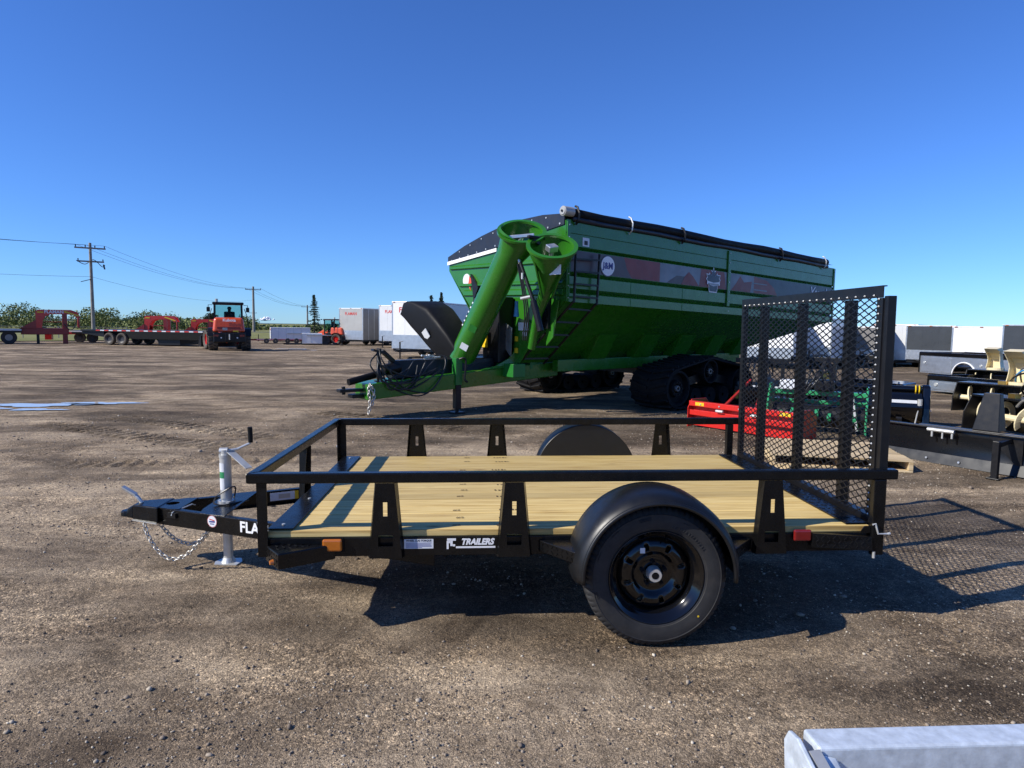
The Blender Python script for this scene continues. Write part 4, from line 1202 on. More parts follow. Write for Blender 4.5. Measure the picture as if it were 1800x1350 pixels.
mb = MB(); mb.beam(AT - FN * 0.10 + Vector((-0.15, 0.15, 0)), AT - FN * 0.06 + Vector((0.15, -0.15, 0)), 0.06, 0.06); cp(mb, 'drive_coupler', M['alu'], bevel=0.01)
# lower auger head, funnelling down into the hopper front
BT = Vector((-0.50, -0.20, 2.80))
pth = [Vector((-0.20, 0.62, 1.15)), Vector((-0.24, 0.42, 1.75)), Vector((-0.30, 0.16, 2.12)), BT - FN * 0.34 + Vector((0.02, 0.03, -0.05)), BT - FN * 0.10, BT]
bent_tube('lower_auger_tube', pth, [0.07, 0.08, 0.11, 0.25, 0.365, 0.38], BT)
mb = MB(); mb.tube([BT - FN * 0.5, BT - FN * 0.04], 0.04, 10); mb.beam(BT - FN * 0.05 - Vector((0.09, 0, 0)), BT - FN * 0.01 + Vector((0.09, 0, 0)), 0.13, 0.10, up=FN); cp(mb, 'drive_dog', M['alu'], bevel=0.01)
mb = MB(); mb.beam(BT + Vector((-0.30, 0.10, -0.12)), (-0.42, 0.10, 1.98), 0.02, 0.06); cp(mb, 'funnel_rib')
mb = MB(); mb.beam(BT + Vector((0.10, -0.20, -0.25)), (-0.30, 0.02, 2.0), 0.02, 0.06); cp(mb, 'funnel_rib')
mb = MB(); mb.prism([(-0.06, 0.10, 1.98), (-0.06, 0.46, 2.04), (-0.06, 0.40, 1.20), (-0.06, 0.22, 1.36)], (0.02, 0, 0)); cp(mb, 'boot_plate', bevel=0.004)
# hinge between both flanges
mb = MB(); mid = (AT + BT) / 2
mb.beam(AT + Vector((-0.02, -0.30, -0.16)), BT + Vector((-0.02, 0.30, 0.06)), 0.10, 0.05); mb.cyl(mid + Vector((-0.18, 0, 0.02)), mid + Vector((0.16, 0, 0.02)), 0.03, 10); cp(mb, 'flange_hinge', M['black_satin'], bevel=0.006)
# fold cylinder
mb = MB(); mb.cyl((-0.66, 0.40, 2.58), (-0.60, 0.12, 1.95), 0.032, 12); mb.cyl((-0.60, 0.12, 1.95), (-0.55, -0.02, 1.46), 0.055, 14); cp(mb, 'fold_cylinder', M['black_satin'])
mb = MB(); mb.cyl((-0.675, 0.46, 2.7), (-0.66, 0.40, 2.56), 0.03, 10); mb.cyl((-0.72, 0.30, 1.98), (-0.60, 0.16, 2.02), 0.028, 10); mb.cyl((-0.69, 0.30, 2.4), (-0.69, 0.30, 2.3), 0.02, 8); cp(mb, 'cylinder_fittings', M['zinc'])['kind'] = 'stuff'
mb = MB()
for k in range(3):
    mb.tube(spline([(-0.66 - 0.02 * k, 0.42, 2.55), (-0.62, 0.30 + 0.04 * k, 2.1), (-0.56, 0.28 + 0.05 * k, 1.7), (-0.5, 0.40 + 0.05 * k, 1.3)], 6), 0.012, 6)
cp(mb, 'cylinder_hoses', M['hose'])
# black discharge hood at the tube's foot
r0 = [Vector((-1.0, 2.02, 0.95))]; r1 = [Vector((-1.02, 2.35, 1.02)), Vector((-1.28, 1.9, 1.55))]; r2 = [Vector((-1.0, 3.05, 1.45))]
HC = [((-0.84, 1.78, 0.95), 0.25, 0.20), ((-0.88, 2.02, 1.16), 0.29, 0.27), ((-0.90, 2.30, 1.36), 0.31, 0.30), ((-0.90, 2.62, 1.58), 0.33, 0.31), ((-0.89, 2.98, 1.74), 0.35, 0.26), ((-0.88, 3.22, 1.82), 0.36, 0.19), ((-0.87, 3.36, 1.85), 0.36, 0.13)]
mb = MB(); vs = []; n = 28; k = len(HC)
for i, (c, hw, hh) in enumerate(HC):
    c = Vector(c); d = (Vector(HC[min(i + 1, k - 1)][0]) - Vector(HC[max(i - 1, 0)][0])).normalized(); sd = Vector((1, 0, 0)); up = sd.cross(d).normalized()
    if up.z < 0: up = -up
    for j in range(n):
        t = 2 * PI * j / n; ct, st = math.cos(t), math.sin(t)
        x = math.copysign(abs(ct) ** 0.24, ct) * hw; y = math.copysign(abs(st) ** 0.24, st) * hh
        wob = 0.02 * math.sin(3 * t + i) * (i / k)
        vs.append(c + sd * x + up * (y + wob) - d * (0.16 * (i == k - 1) * st - 0.0))
mb.add(vs, [(n * i + j, n * i + (j + 1) % n, n * (i + 1) + (j + 1) % n, n * (i + 1) + j) for i in range(k - 1) for j in range(n)])
cp(mb, 'discharge_hood', M['blackplastic'], solid=0.014, autos=35)
mb = MB(); mb.beam(r0[0] + Vector((-0.03, 0, 0)), r1[0].lerp(r2[0], 0.5) + Vector((-0.03, 0, -0.02)), 0.02, 0.06); cp(mb, 'hood_strap', M['zinc'])
mb = MB(); c = (r1[0] + r1[1] + r2[0]) / 3 + Vector((-0.14, 0.0, 0.02)); mb.beam(c - Vector((0.02, 0.10, -0.04)), c + Vector((0.02, 0.10, -0.04)), 0.01, 0.17, up=(-0.3, 0.3, 0.8)); cp(mb, 'hood_label', M['label_white'])
# slotted guard on the tube
mb = MB(); g0 = AB + ad * 0.60 + Vector((-0.05, 0.28, 0.03)); mb.beam(g0, g0 + ad * 0.62, 0.10, 0.07, up=(-1, 0, 0)); gd = cp(mb, 'slotted_guard', M['black_satin'], bevel=0.01)
for k in range(6):
    mb = MB(); c = g0 + ad * (0.08 + 0.092 * k) + Vector((-0.04, 0, 0)); mb.beam(c + Vector((0, 0.035, 0.02)), c - Vector((0, 0.035, 0.02)), 0.028, 0.012, up=(-1, 0, 0)); mb.build('guard_slot', M['label_white'], gd)
# tags on the tube
for s_, off, mt in ((0.34, 0.0, 'label_white'), (0.72, 0.2, 'green_dark')):
    mb = MB(); c = AB + ad * s_; sd = ad.cross(Vector((-0.75, -0.66, 0.0))).normalized(); ou = sd.cross(ad).normalized()
    if ou.y > 0: ou = -ou
    p = c + ou * 0.236; mb.beam(p - sd * 0.07, p + sd * 0.07, 0.12, 0.004, up=ou); cp(mb, 'tube_tag', M[mt])
# front frame: gusset plate, black shade block, posts, decals
mb = MB(); mb.prism([(-0.10, 0.66, 1.56), (-0.10, 1.18, 1.70), (-0.10, 1.30, 0.86), (-0.10, 1.12, 0.80), (-0.10, 0.72, 1.30)], (0.02, 0, 0)); cp(mb, 'front_gusset', bevel=0.004)
mb = MB(); mb.box(-0.118, -0.104, 0.82, 1.10, 1.46, 1.60); mb.box(-0.118, -0.104, 0.86, 0.98, 1.36, 1.43); cp(mb, 'decal_sheet', M['label_white'])
for z in (1.26, 1.05):
    mb = MB(); mb.box(-0.116, -0.104, 1.12, 1.20, z, z + 0.09); cp(mb, 'warning_tag', M['yellow'])
mb = MB(); mb.box(-0.45, -0.42, 1.62, 2.0, 1.14, 1.46); cp(mb, 'warning_sign', M['yellow'])
mb = MB(); mb.box(-0.36, -0.02, 1.36, 1.86, 0.86, 2.06); cp(mb, 'shade_block', M['black_satin'], bevel=0.02); mb = MB(); mb.box(-0.12, -0.05, 0.30, 0.62, 1.5, 2.02); cp(mb, 'front_post', M['black_satin'])  # black block added for the deep shadow behind the augers
mb = MB(); mb.prism([(-0.2, 1.40, 1.60), (-0.2, 1.18, 1.50), (-0.2, 1.20, 0.98), (-0.2, 1.42, 1.16)], (0.01, 0, 0)); cp(mb, 'splash_panel', M['alu'])
mb = MB(); mb.box(-0.30, -0.02, 1.0, 2.6, 0.62, 0.86); cp(mb, 'front_crossbeam', M['green_dark'], bevel=0.01)
mb = MB(); mb.cyl((-0.3, 0.93, 1.70), (-0.3, 0.93, 1.88), 0.05, 14, 0.03); mb.cyl((-0.3, 0.93, 1.88), (-0.3, 0.93, 1.97), 0.03, 12); cp(mb, 'grease_bottle', M['blue'])
mb = MB(); mb.box(-0.02, -0.004, 0.22, 0.62, 1.72, 1.80); mb.box(-0.022, -0.004, 0.20, 0.55, 1.86, 1.93); cp(mb, 'front_warning_strip', M['yellow'])
mb = MB(); mb.prism([(-0.06, 2.72, 2.55), (-0.06, 2.45, 2.28), (-0.06, 2.60, 2.02), (-0.06, 2.66, 2.3)], (0.05, 0, 0)); cp(mb, 'front_bracket', M['black_satin'])
mb = MB(); mb.m = 0; mb.cyl((-0.004, 2.92, 2.44), (-0.012, 2.92, 2.44), 0.13, 20); mb.m = 1; mb.prism([(-0.014, 2.82, 2.52), (-0.014, 2.70, 2.40), (-0.014, 2.80, 2.36), (-0.014, 2.76, 2.22), (-0.014, 2.86, 2.34)], (0.006, 0, 0)); cp(mb, 'front_decal', [M['label_white'], M['orange']])
mb = MB(); mb.box(-0.53, -0.515, -0.44, -0.18, 2.35, 2.50)
cp(mb, 'pictogram_tag', M['label_white'])
# tongue
TNB = [(-2.85, 1.52, 0.31), (0.95, 1.20, 0.60), (0.95, 2.40, 0.60), (-2.85, 2.0, 0.31)]; TNT = [(-2.85, 1.52, 0.57), (0.95, 1.20, 0.88), (0.95, 2.40, 0.88), (-2.85, 2.0, 0.57)]
mb = MB(); mb.hexa(TNB, TNT); cp(mb, 'tongue', bevel=0.015, segs=2)
mb = MB(); mb.prism([(0.0, 1.19, 0.80), (-0.75, 1.34, 0.755), (-0.45, 1.30, 0.82), (-0.2, 1.25, 0.95), (-0.1, 1.22, 1.08), (0.0, 1.21, 1.2)], (0, 0.03, 0)); cp(mb, 'tongue_gusset')
mb = MB(); mb.hexa([(-2.3, 1.66, 0.62), (-0.02, 1.45, 0.78), (-0.02, 2.1, 0.78), (-2.3, 1.92, 0.62)], [(-2.3, 1.70, 0.93), (-0.02, 1.50, 0.965), (-0.02, 2.05, 0.965), (-2.3, 1.9, 0.93)]); cp(mb, 'driveline_shield', M['black_satin'], bevel=0.015)
mb = MB(); mb.box(-3.25, -2.8, 1.68, 1.83, 0.44, 0.49); mb.box(-3.05, -2.8, 1.66, 1.85, 0.34, 0.40); mb.cyl((-3.16, 1.755, 0.40), (-3.16, 1.755, 0.53), 0.03, 12); cp(mb, 'hitch_clevis', M['black_satin'], bevel=0.008)
mb = MB(); mb.cyl((-3.1, 1.70, 0.60), (-2.35, 1.74, 0.76), 0.055, 14); cp(mb, 'drive_shaft', M['blackplastic'], autos=35)
mb = MB(); mb.cyl((-2.42, 1.7, 0.78), (-2.2, 1.7, 0.82), 0.10, 16); mb.cyl((-2.5, 1.66, 0.80), (-2.44, 1.66, 0.81), 0.07, 14); cp(mb, 'shaft_joint', M['black_satin'])
mb = MB(); mb.box(-1.27, -1.16, 1.36, 1.47, 0.08, 0.50); mb.box(-1.32, -1.11, 1.31, 1.52, 0.0, 0.03); mb.box(-1.24, -1.19, 1.39, 1.44, 0.02, 0.1); cp(mb, 'jack_stand', M['black_satin'], bevel=0.006); mb = MB(); mb.box(-1.28, -1.15, 1.35, 1.48, 0.501, 0.97); cp(mb, 'jack_sleeve', M['green_dark'], bevel=0.006)
mb = MB(); mb.tube(spline([(-1.21, 1.36, 0.95), (-1.16, 1.30, 0.97), (-1.12, 1.29, 0.92), (-1.13, 1.29, 0.72), (-1.14, 1.29, 0.60), (-1.09, 1.27, 0.55)], 5), 0.018, 8); cp(mb, 'jack_crank', M['black_satin'])
chain([(-2.83, 1.49, 0.58), (-2.86, 1.47, 0.45), (-2.84, 1.46, 0.30), (-2.87, 1.46, 0.10)], 'tongue_chain', GC, 0.07, 0.009)
chain([(-2.80, 1.49, 0.55), (-2.77, 1.46, 0.40), (-2.82, 1.45, 0.24)], 'tongue_chain', GC, 0.07, 0.009)
rr = random.Random(3)
mb = MB(); mb.tube([(-2.62, 1.62, 0.56), (-2.62, 1.62, 1.14)], 0.025, 8); mb.beam((-2.72, 1.62, 1.12), (-2.45, 1.62, 1.04), 0.10, 0.03); mb.beam((-2.55, 1.62, 1.10), (-2.30, 1.7, 0.92), 0.06, 0.06); cp(mb, 'hose_rack', M['black_satin'])
for k in range(9):
    a = Vector((-2.62 + 0.05 * rr.uniform(-1, 1), 1.60, 1.10 + 0.04 * rr.uniform(-1, 1)))
    b = Vector((rr.uniform(-2.5, -1.5), 1.45, rr.uniform(0.62, 0.95)))
    m1 = Vector((-2.80 + rr.uniform(-0.05, 0.25), 1.45, rr.uniform(0.62, 0.9))); m2 = Vector((rr.uniform(-2.5, -2.0), 1.42, rr.uniform(0.42, 0.70)))
    mb = MB(); mb.tube(spline([a, m1, m2, b], 8), 0.013, 6); cp(mb, 'hydraulic_hose', M['hose'], smooth=True)
for k in range(2):
    mb = MB(); mb.tube(spline([(-2.7, 1.6, 0.62), (-2.1 + 0.1 * k, 1.40, 0.36 + 0.05 * k), (-1.75, 1.36, 0.45), (-1.5, 1.40, 0.75), (-1.42 + 0.03 * k, 1.5, 0.98), (-1.6, 1.6, 1.02)], 8), 0.012, 6); cp(mb, 'hydraulic_hose', M['hose'], smooth=True)
for k in range(6):
    mb = MB(); a = Vector((-1.75 + 0.05 * k, 1.52 + 0.02 * rr.random(), 0.98 + 0.02 * rr.random())); mb.cyl(a, a + Vector((-0.12, -0.01, 0.03 * rr.uniform(-1, 1))), 0.018, 8); cp(mb, 'hose_coupler', M['zinc'])
# ladders
def ladder(name, p0, p1, q0, q1, n):
    mb = MB(); p0, p1, q0, q1 = map(Vector, (p0, p1, q0, q1))
    mb.tube([p0, p1], 0.022, 8)
    o = cp(mb, name, M['black_satin']); m2 = MB(); m2.tube([q0, q1], 0.022, 8); m2.build('ladder_rail', M['black_satin'], o)
    for i in range(n):
        t = (i + 0.5) / n; m2 = MB(); m2.beam(p0.lerp(p1, t), q0.lerp(q1, t), 0.045, 0.03, up=(0, 0, 1)); m2.build('rung', M['black_satin'], o)
    return o
ladder('side_ladder', (0.12, -0.10, 2.76), (0.10, -0.10, 1.94), (0.68, -0.10, 2.78), (0.64, -0.10, 1.92), 4)
ladder('slope_ladder', (0.10, -0.08, 1.95), (-0.06, 1.16, 0.84), (0.64, -0.08, 1.93), (0.55, 1.16, 0.84), 5)
# decals along the near side
def dec(mb, pts, off=0.004):
    mb.add([(u, -off, cz(u, z)) for u, z in pts], [tuple(range(len(pts)))])
M['print_taupe'] = paint('taupe_print', (0.075, 0.05, 0.055), 0.35, var=0.2, vscale=2)
M['print_grey'] = paint('grey_cloud_print', (0.20, 0.21, 0.235), 0.35, var=0.35, vscale=1.6)
M['print_red'] = paint('red_leaf_print', (0.21, 0.020, 0.017), 0.35, var=0.25, vscale=2)
M['print_slate'] = paint('slate_print', (0.05, 0.055, 0.075), 0.35, var=0.2, vscale=2)
mb = MB(); Z0, Z1 = 2.462, 2.818
mb.m = 0; dec(mb, [(0.10, Z0), (1.62, Z0), (1.48, 2.62), (1.40, Z1), (0.10, Z1)])
mb.m = 2; dec(mb, [(1.62, Z0), (2.40, Z0), (2.40, Z1), (1.40, Z1), (1.48, 2.62)])
mb.m = 1; dec(mb, [(2.40, Z0), (5.58, Z0), (5.58, Z1), (2.40, Z1)])
mb.m = 2; dec(mb, [(5.58, Z0), (6.55, Z0), (6.4, 2.62), (6.1, 2.76), (5.58, Z1)])
mb.m = 3; dec(mb, [(6.55, Z0), (9.1, Z0), (9.1, Z1), (5.58, Z1), (6.1, 2.76), (6.4, 2.62)])
mb.m = 0; dec(mb, [(2.6, Z0), (3.35, Z0), (3.2, 2.62), (2.9, 2.62)], 0.006)
mb.m = 2; dec(mb, [(3.05, Z0), (3.62, Z0), (3.42, 2.64), (3.28, 2.72), (3.15, 2.62)], 0.008)
mb.m = 2; dec(mb, [(3.62, Z0), (4.55, Z0), (4.46, Z1), (3.68, Z1)], 0.006)
mb.m = 2; dec(mb, [(4.72, Z0), (5.45, Z0), (5.5, 2.70), (5.2, 2.66), (5.05, 2.78), (4.9, 2.62)], 0.006)
cp(mb, 'side_decal', [M['print_taupe'], M['print_grey'], M['print_red'], M['print_slate']])
for za, zb in ((2.52, 2.545), (2.66, 2.68)):
    mb = MB(); dec(mb, [(4.75 + 0.8, za), (6.1, za), (6.1, zb), (5.55, zb)], 0.010); cp(mb, 'decal_streak', M['print_grey'])
# round badge
bc = (0.98, 2.625)
mb = MB(); mb.m = 1; mb.cyl((bc[0], -0.006, cz(bc[0], bc[1])), (bc[0], -0.012, cz(bc[0], bc[1])), 0.185, 32); mb.m = 0; mb.cyl((bc[0], -0.0125, cz(bc[0], bc[1])), (bc[0], -0.016, cz(bc[0], bc[1])), 0.168, 32)
cp(mb, 'round_badge', [M['white'], M['print_slate']])
text('badge_lettering', 'J&M', 0.155, M['ink_blue'], GC, (bc[0], -0.018, cz(bc[0], bc[1])), (1, 0, -0.023), (0, 0, 1), 0.001, 0.005, sx=0.98)
# leaf crest
def leaf(cx, cy, s):
    half = [(0, 1.0), (0.12, 0.72), (0.26, 0.80), (0.22, 0.42), (0.42, 0.62), (0.52, 0.50), (0.82, 0.52), (0.72, 0.30), (0.84, 0.16), (0.52, -0.10), (0.50, -0.55), (0.42, -0.72)]
    return [(cx + x * s, cy + y * s) for x, y in half] + [(cx - x * s, cy + y * s) for x, y in half[:0:-1]]
mb = MB(); mb.m = 0; dec(mb, leaf(4.08, 2.585, 0.30), 0.014); mb.m = 1; dec(mb, leaf(4.08, 2.585, 0.268), 0.018)
mb.m = 0; dec(mb, [(3.86, 2.53), (4.08, 2.50), (4.30, 2.53), (4.30, 2.60), (4.08, 2.57), (3.86, 2.60)], 0.021)
cp(mb, 'leaf_crest', [M['white'], M['print_slate']])
mb = MB()
for k in range(9):
    x = 3.90 + k * 0.042; dec(mb, [(x, 2.535 - 0.02), (x + 0.022, 2.535 - 0.02), (x + 0.022, 2.575 - 0.02), (x, 2.575 - 0.02)], 0.023)
cp(mb, 'crest_print', M['print_slate'])['kind'] = 'stuff'
text('script_lettering', 'Xtended', 0.40, M['white'], GC, (8.52, -0.012, cz(8.5, 2.62)), (1, 0, -0.023), (0, 0, 1), 0.001, 0.004, 0.35, sx=0.8)
mb = MB(); mb.m = 0; dec(mb, [(0.36, 2.905), (0.52, 2.905), (0.52, 3.05), (0.36, 3.05)], 0.006); mb.m = 1; dec(mb, [(0.40, 2.93), (0.48, 2.93), (0.48, 3.0), (0.40, 3.0)], 0.008); cp(mb, 'pictogram_sticker', [M['label_white'], M['ink']])

for u0 in (0.035, LU - 0.035, 4.615):
    mb = MB()
    for k in range(7):
        z = 2.02 + k * 0.2; mb.cyl((u0, -0.03 if u0 == 4.615 else -0.02, cz(u0, z)), (u0, -0.042 if u0 == 4.615 else -0.03, cz(u0, z)), 0.012, 6)
    cp(mb, 'strap_bolts', M['zinc'])['kind'] = 'stuff'
for u in (1.6, 3.1, 6.1, 7.6):
    mb = MB(); sheet(mb, u, u + 0.012, -0.004, -0.004, 1.96, 2.10, 0.004); sheet(mb, u, u + 0.012, -0.004, -0.004, 2.19, 2.38, 0.004); cp(mb, 'panel_seam', M['green_dark'])
# ------------------------------------------------------------------ galvanised frame in the foreground
GV = thing('galvanised_frame', (1.93, -1.68, 0), 'galvanised steel tilt frame with bolted end plate, cut off by the lower right corner', 'frame')
def vp(mb, name, mat=None, parent=GV, **kw): return mb.build(name, mat or M['galv'], parent, **kw)
mb = MB(); mb.hexa([(0.035, 0.0, 0.41), (3.2, 0.045, 0.41), (3.2, 0.127, 0.41), (0.035, 0.082, 0.41)], [(0.035, 0.0, 0.50), (3.2, 0.045, 0.50), (3.2, 0.127, 0.50), (0.035, 0.082, 0.50)]); vp(mb, 'cross_tube', bevel=0.008, segs=3)
pr_ = [(-0.012, 0.075, 0.40), (-0.012, 0.085, 0.47), (-0.012, 0.065, 0.505), (-0.012, 0.02, 0.513), (-0.012, -0.05, 0.49), (-0.012, -0.16, 0.44), (-0.012, -0.30, 0.36), (-0.012, -0.30, 0.26), (-0.012, 0.0, 0.30)]
mb = MB(); mb.prism(pr_, (0.012, 0, 0)); vp(mb, 'end_plate', bevel=0.003)
mb = MB(); mb.prism([(0.03, -0.002, 0.49), (0.08, -0.004, 0.478), (0.10, -0.09, 0.40), (0.16, -0.30, 0.26), (0.06, -0.30, 0.28), (0.03, -0.09, 0.44)], (0, -0.004, -0.05)); vp(mb, 'diagonal_brace', bevel=0.006)
mb = MB(); mb.beam((0.02, -0.004, 0.495), (0.075, -0.30, 0.33), 0.03, 0.012); vp(mb, 'brace_rib', M['zinc'])
for (y, z) in ((-0.03, 0.455), (-0.10, 0.41)):
    mb = MB(); mb.cyl((-0.012, y, z), (-0.03, y, z), 0.014, 6); mb.cyl((-0.03, y, z), (-0.04, y, z), 0.009, 10); vp(mb, 'bolt', M['zinc'])
for (x, y) in ((-0.004, -0.33), (3.1, 0.05)):
    mb = MB(); mb.box(x, x + 0.06, y - 0.03, y + 0.03, 0.0, 0.33 if y < 0 else 0.41); vp(mb, 'leg', bevel=0.004)

# ------------------------------------------------------------------ red box scraper
RB = thing('box_scraper', (5.50, 5.50, 0), 'red steel box scraper lying on the gravel behind the mesh gate', 'implement', math.atan2(6.98 - 5.5, 4.5 - 5.5))
# local x runs along the box, local y towards the camera side is negative... box opens to -y side
def rp(mb, name, mat=None, **kw): return mb.build(name, mat or M['red'], RB, **kw)
LB = 1.79
mb = MB(); mb.box(0.01, LB - 0.01, 0.02, 0.04, 0.02, 0.40); rp(mb, 'back_board', bevel=0.003)
mb = MB(); mb.hexa([(0.01, 0.04, 0.17), (LB - 0.01, 0.04, 0.17), (LB - 0.01, 0.12, 0.19), (0.01, 0.12, 0.19)], [(0.01, 0.04, 0.25), (LB - 0.01, 0.04, 0.25), (LB - 0.01, 0.12, 0.27), (0.01, 0.12, 0.27)]); rp(mb, 'lower_beam', bevel=0.006)
mb = MB(); mb.box(0.01, LB - 0.01, 0.042, 0.13, 0.33, 0.41); rp(mb, 'top_beam', bevel=0.006)
for x in (0.0, LB - 0.012):
    mb = MB(); mb.prism([(x, -0.42, 0.0), (x, 0.15, 0.0), (x, 0.15, 0.30), (x, 0.06, 0.43), (x, -0.30, 0.43), (x, -0.42, 0.30)], (0.012, 0, 0)); rp(mb, 'end_plate', bevel=0.003)
for x in (0.35, 0.75, 1.15, 1.5):
    mb = MB(); mb.box(x, x + 0.03, -0.14, -0.08, 0.02, 0.38); mb.box(x - 0.01, x + 0.04, -0.2, -0.10, 0.0, 0.05); rp(mb, 'ripper_shank', M['black_satin'])
for s in (0.62, 1.14):
    mb = MB(); mb.beam((s, 0.10, 0.40), (s + (0.26 - (s - 0.62)) * 0.6, -0.30, 0.78), 0.05, 0.02); rp(mb, 'hitch_arm', M['darkred'])
for x in (0.62, 1.2):
    mb = MB(); mb.cyl((x - 0.06, 0.15, 0.30), (x + 0.06, 0.15, 0.30), 0.022, 10); rp(mb, 'hitch_pin', M['zinc'])
mb = MB(); mb.box(-0.004, -0.0005, 0.03, 0.10, 0.20, 0.32); rp(mb, 'spec_sticker', M['label_white'])

# ------------------------------------------------------------------ pallet
PLT = thing('wooden_pallet', (5.815, 3.603, 0), 'pale new wooden pallet on the gravel beside the ramp gate', 'pallet', math.radians(165))
pm = MB(); pm.box(0, 1.45, -0.055, 0.055, -0.009, 0.009); pme = pm.mesh('deck_board', M['pallet'])
for k in range(10):
    o = bpy.data.objects.new('deck_board', pme); COL.objects.link(o); o.parent = PLT; o.location = (0.0 + random.uniform(-0.008, 0.008), -0.058 - k * 0.117, 0.128 + random.uniform(-0.001, 0.001))
pm = MB(); pm.box(-0.02, 0.02, -1.19, 0.0, -0.045, 0.045); pme2 = pm.mesh('stringer', M['pallet'])
for x in (0.022, 0.725, 1.427):
    o = bpy.data.objects.new('stringer', pme2); COL.objects.link(o); o.parent = PLT; o.location = (x, 0.0, 0.0725)
for y in (-0.06, -0.6, -1.13):
    o = bpy.data.objects.new('bottom_board', pme); COL.objects.link(o); o.parent = PLT; o.location = (0.0, y, 0.014)
for k, (x, y, z, a) in enumerate(((4.20, 3.95, 0.03, 0.6), (4.42, 3.72, 0.03, -0.9))):
    mb = MB(); mb.hexa([(-0.14, -0.05, -0.03), (0.12, -0.06, -0.03), (0.16, 0.05, -0.03), (-0.10, 0.06, -0.03)], [(-0.12, -0.05, 0.04), (0.10, -0.05, 0.05), (0.13, 0.05, 0.03), (-0.10, 0.05, 0.04)])
    o = mb.build('wood_block', M['pallet'], loc=(x, y, z)); o.rotation_euler = (0, 0, a)
    tag(o, ('split wood block on the gravel, the farther of two by the pallet', 'split wood block on the gravel, the nearer of two by the pallet')[k], 'wood block', 'split wood blocks')

# ------------------------------------------------------------------ black snow blade
SB = thing('snow_plough', (6.12, 4.62, 0), 'long black curved snow blade with bolted cutting edge, right of the pallet', 'snow plough', math.atan2(3.535 - 4.62, 6.764 - 6.12))
def sp_(mb, name, mat=None, **kw): return mb.build(name, mat or M['blade_black'], SB, **kw)
LBd = 2.4
prof = [(0.0, 0.0), (0.035, 0.09), (0.055, 0.18), (0.06, 0.26), (0.045, 0.34), (0.01, 0.42)]
mb = MB()
vs = [(x, y, z + 0.005) for x in (0.0, LBd) for y, z in prof]
mb.add(vs, [(j, j + 1, 6 + j + 1, 6 + j) for j in range(5)]); sp_(mb, 'mouldboard', solid=0.012, smooth=True)
mb = MB(); mb.box(0.0, LBd, -0.02, -0.006, 0.0, 0.13); o = sp_(mb, 'cutting_edge', bevel=0.004); o.rotation_euler = (-0.33, 0, 0)
for k in range(7):
    mb = MB(); x = 0.16 + k * 0.34; mb.cyl((x, -0.004, 0.06), (x, -0.022, 0.062), 0.016, 12, 0.012); sp_(mb, 'edge_bolt', M['alu'])
mb = MB(); mb.box(0.35, LBd, 0.07, 0.15, 0.34, 0.44); sp_(mb, 'push_beam', M['black_satin'], bevel=0.006)
mb = MB(); mb.box(0.0, LBd, -0.01, 0.06, 0.415, 0.435); sp_(mb, 'top_flange', M['black_satin'], bevel=0.004)
mb = MB(); mb.hexa([(0.90, 0.10, 0.44), (1.16, 0.10, 0.44), (1.16, 0.30, 0.44), (0.90, 0.30, 0.44)], [(0.97, 0.16, 0.86), (1.13, 0.16, 0.86), (1.13, 0.24, 0.86), (0.97, 0.24, 0.86)]); sp_(mb, 'mount_tower', M['black_satin'], bevel=0.008)
mb = MB(); mb.prism([(1.10, 0.02, 0.40), (1.42, 0.02, 0.40), (1.42, 0.02, 0.06)], (0, 0.015, 0)); sp_(mb, 'side_gusset', M['black_satin'])
mb = MB(); mb.box(1.27, 1.33, -0.34, -0.28, 0.0, 0.40); mb.beam((1.30, -0.31, 0.36), (1.30, 0.08, 0.38), 0.05, 0.05); mb.box(1.24, 1.36, -0.37, -0.25, 0.0, 0.015); sp_(mb, 'parking_leg', M['black_satin'], bevel=0.004)
mb = MB(); mb.cyl((0.50, -0.03, 0.40), (0.78, -0.03, 0.40), 0.022, 12); mb.cyl((0.55, -0.03, 0.40), (0.55, -0.03, 0.32), 0.012, 8); mb.cyl((0.66, -0.03, 0.40), (0.66, -0.03, 0.31), 0.010, 8); mb.cyl((0.76, -0.03, 0.40), (0.76, -0.03, 0.32), 0.012, 8); sp_(mb, 'angle_cylinder', M['zinc'])['kind'] = 'stuff'
mb = MB(); mb.tube(spline([(1.45, 0.12, 0.44), (1.5, 0.10, 0.62), (1.45, 0.16, 0.78), (1.32, 0.25, 0.80), (1.24, 0.30, 0.72)], 8), 0.016, 8); sp_(mb, 'hydraulic_hose', M['greyhose'], smooth=True)
mb = MB(); mb.cyl((1.46, 0.02, 0.40), (1.56, 0.02, 0.40), 0.035, 10); sp_(mb, 'hose_fitting', M['zinc'])
mb = MB(); mb.box(1.05, 1.45, 0.02, 0.5, 0.0, 0.07); sp_(mb, 'skid_timber', M['pallet'])

# ------------------------------------------------------------------ black rotary tiller
RT = thing('rotary_tiller', (8.38, 7.03, 0), 'glossy black rotary tiller with rounded end case, behind the snow blade', 'implement', math.radians(152))
def rt(mb, name, mat=None, **kw): return mb.build(name, mat or M['gloss_black'], RT, **kw)
mb = MB(); mb.prism([(0.0, -0.20, 0.0), (0.0, 0.22, 0.0), (0.0, 0.18, 0.30), (0.0, 0.10, 0.58)] + [(0.0, 0.10 * math.cos(a), 0.58 + 0.10 * math.sin(a)) for a in (0.5, 1.0, 1.57, 2.1, 2.6)] + [(0.0, -0.10, 0.58), (0.0, -0.14, 0.30)], (0.12, 0, 0)); rt(mb, 'end_case', bevel=0.03, segs=3)
mb = MB(); mb.lathe([(0.05, 0.125), (0.26, 0.125), (0.26, 1.5), (0.05, 1.5)], (0, 0.02, 0.30), (1, 0, 0), 28); rt(mb, 'rotor_hood', autos=30)
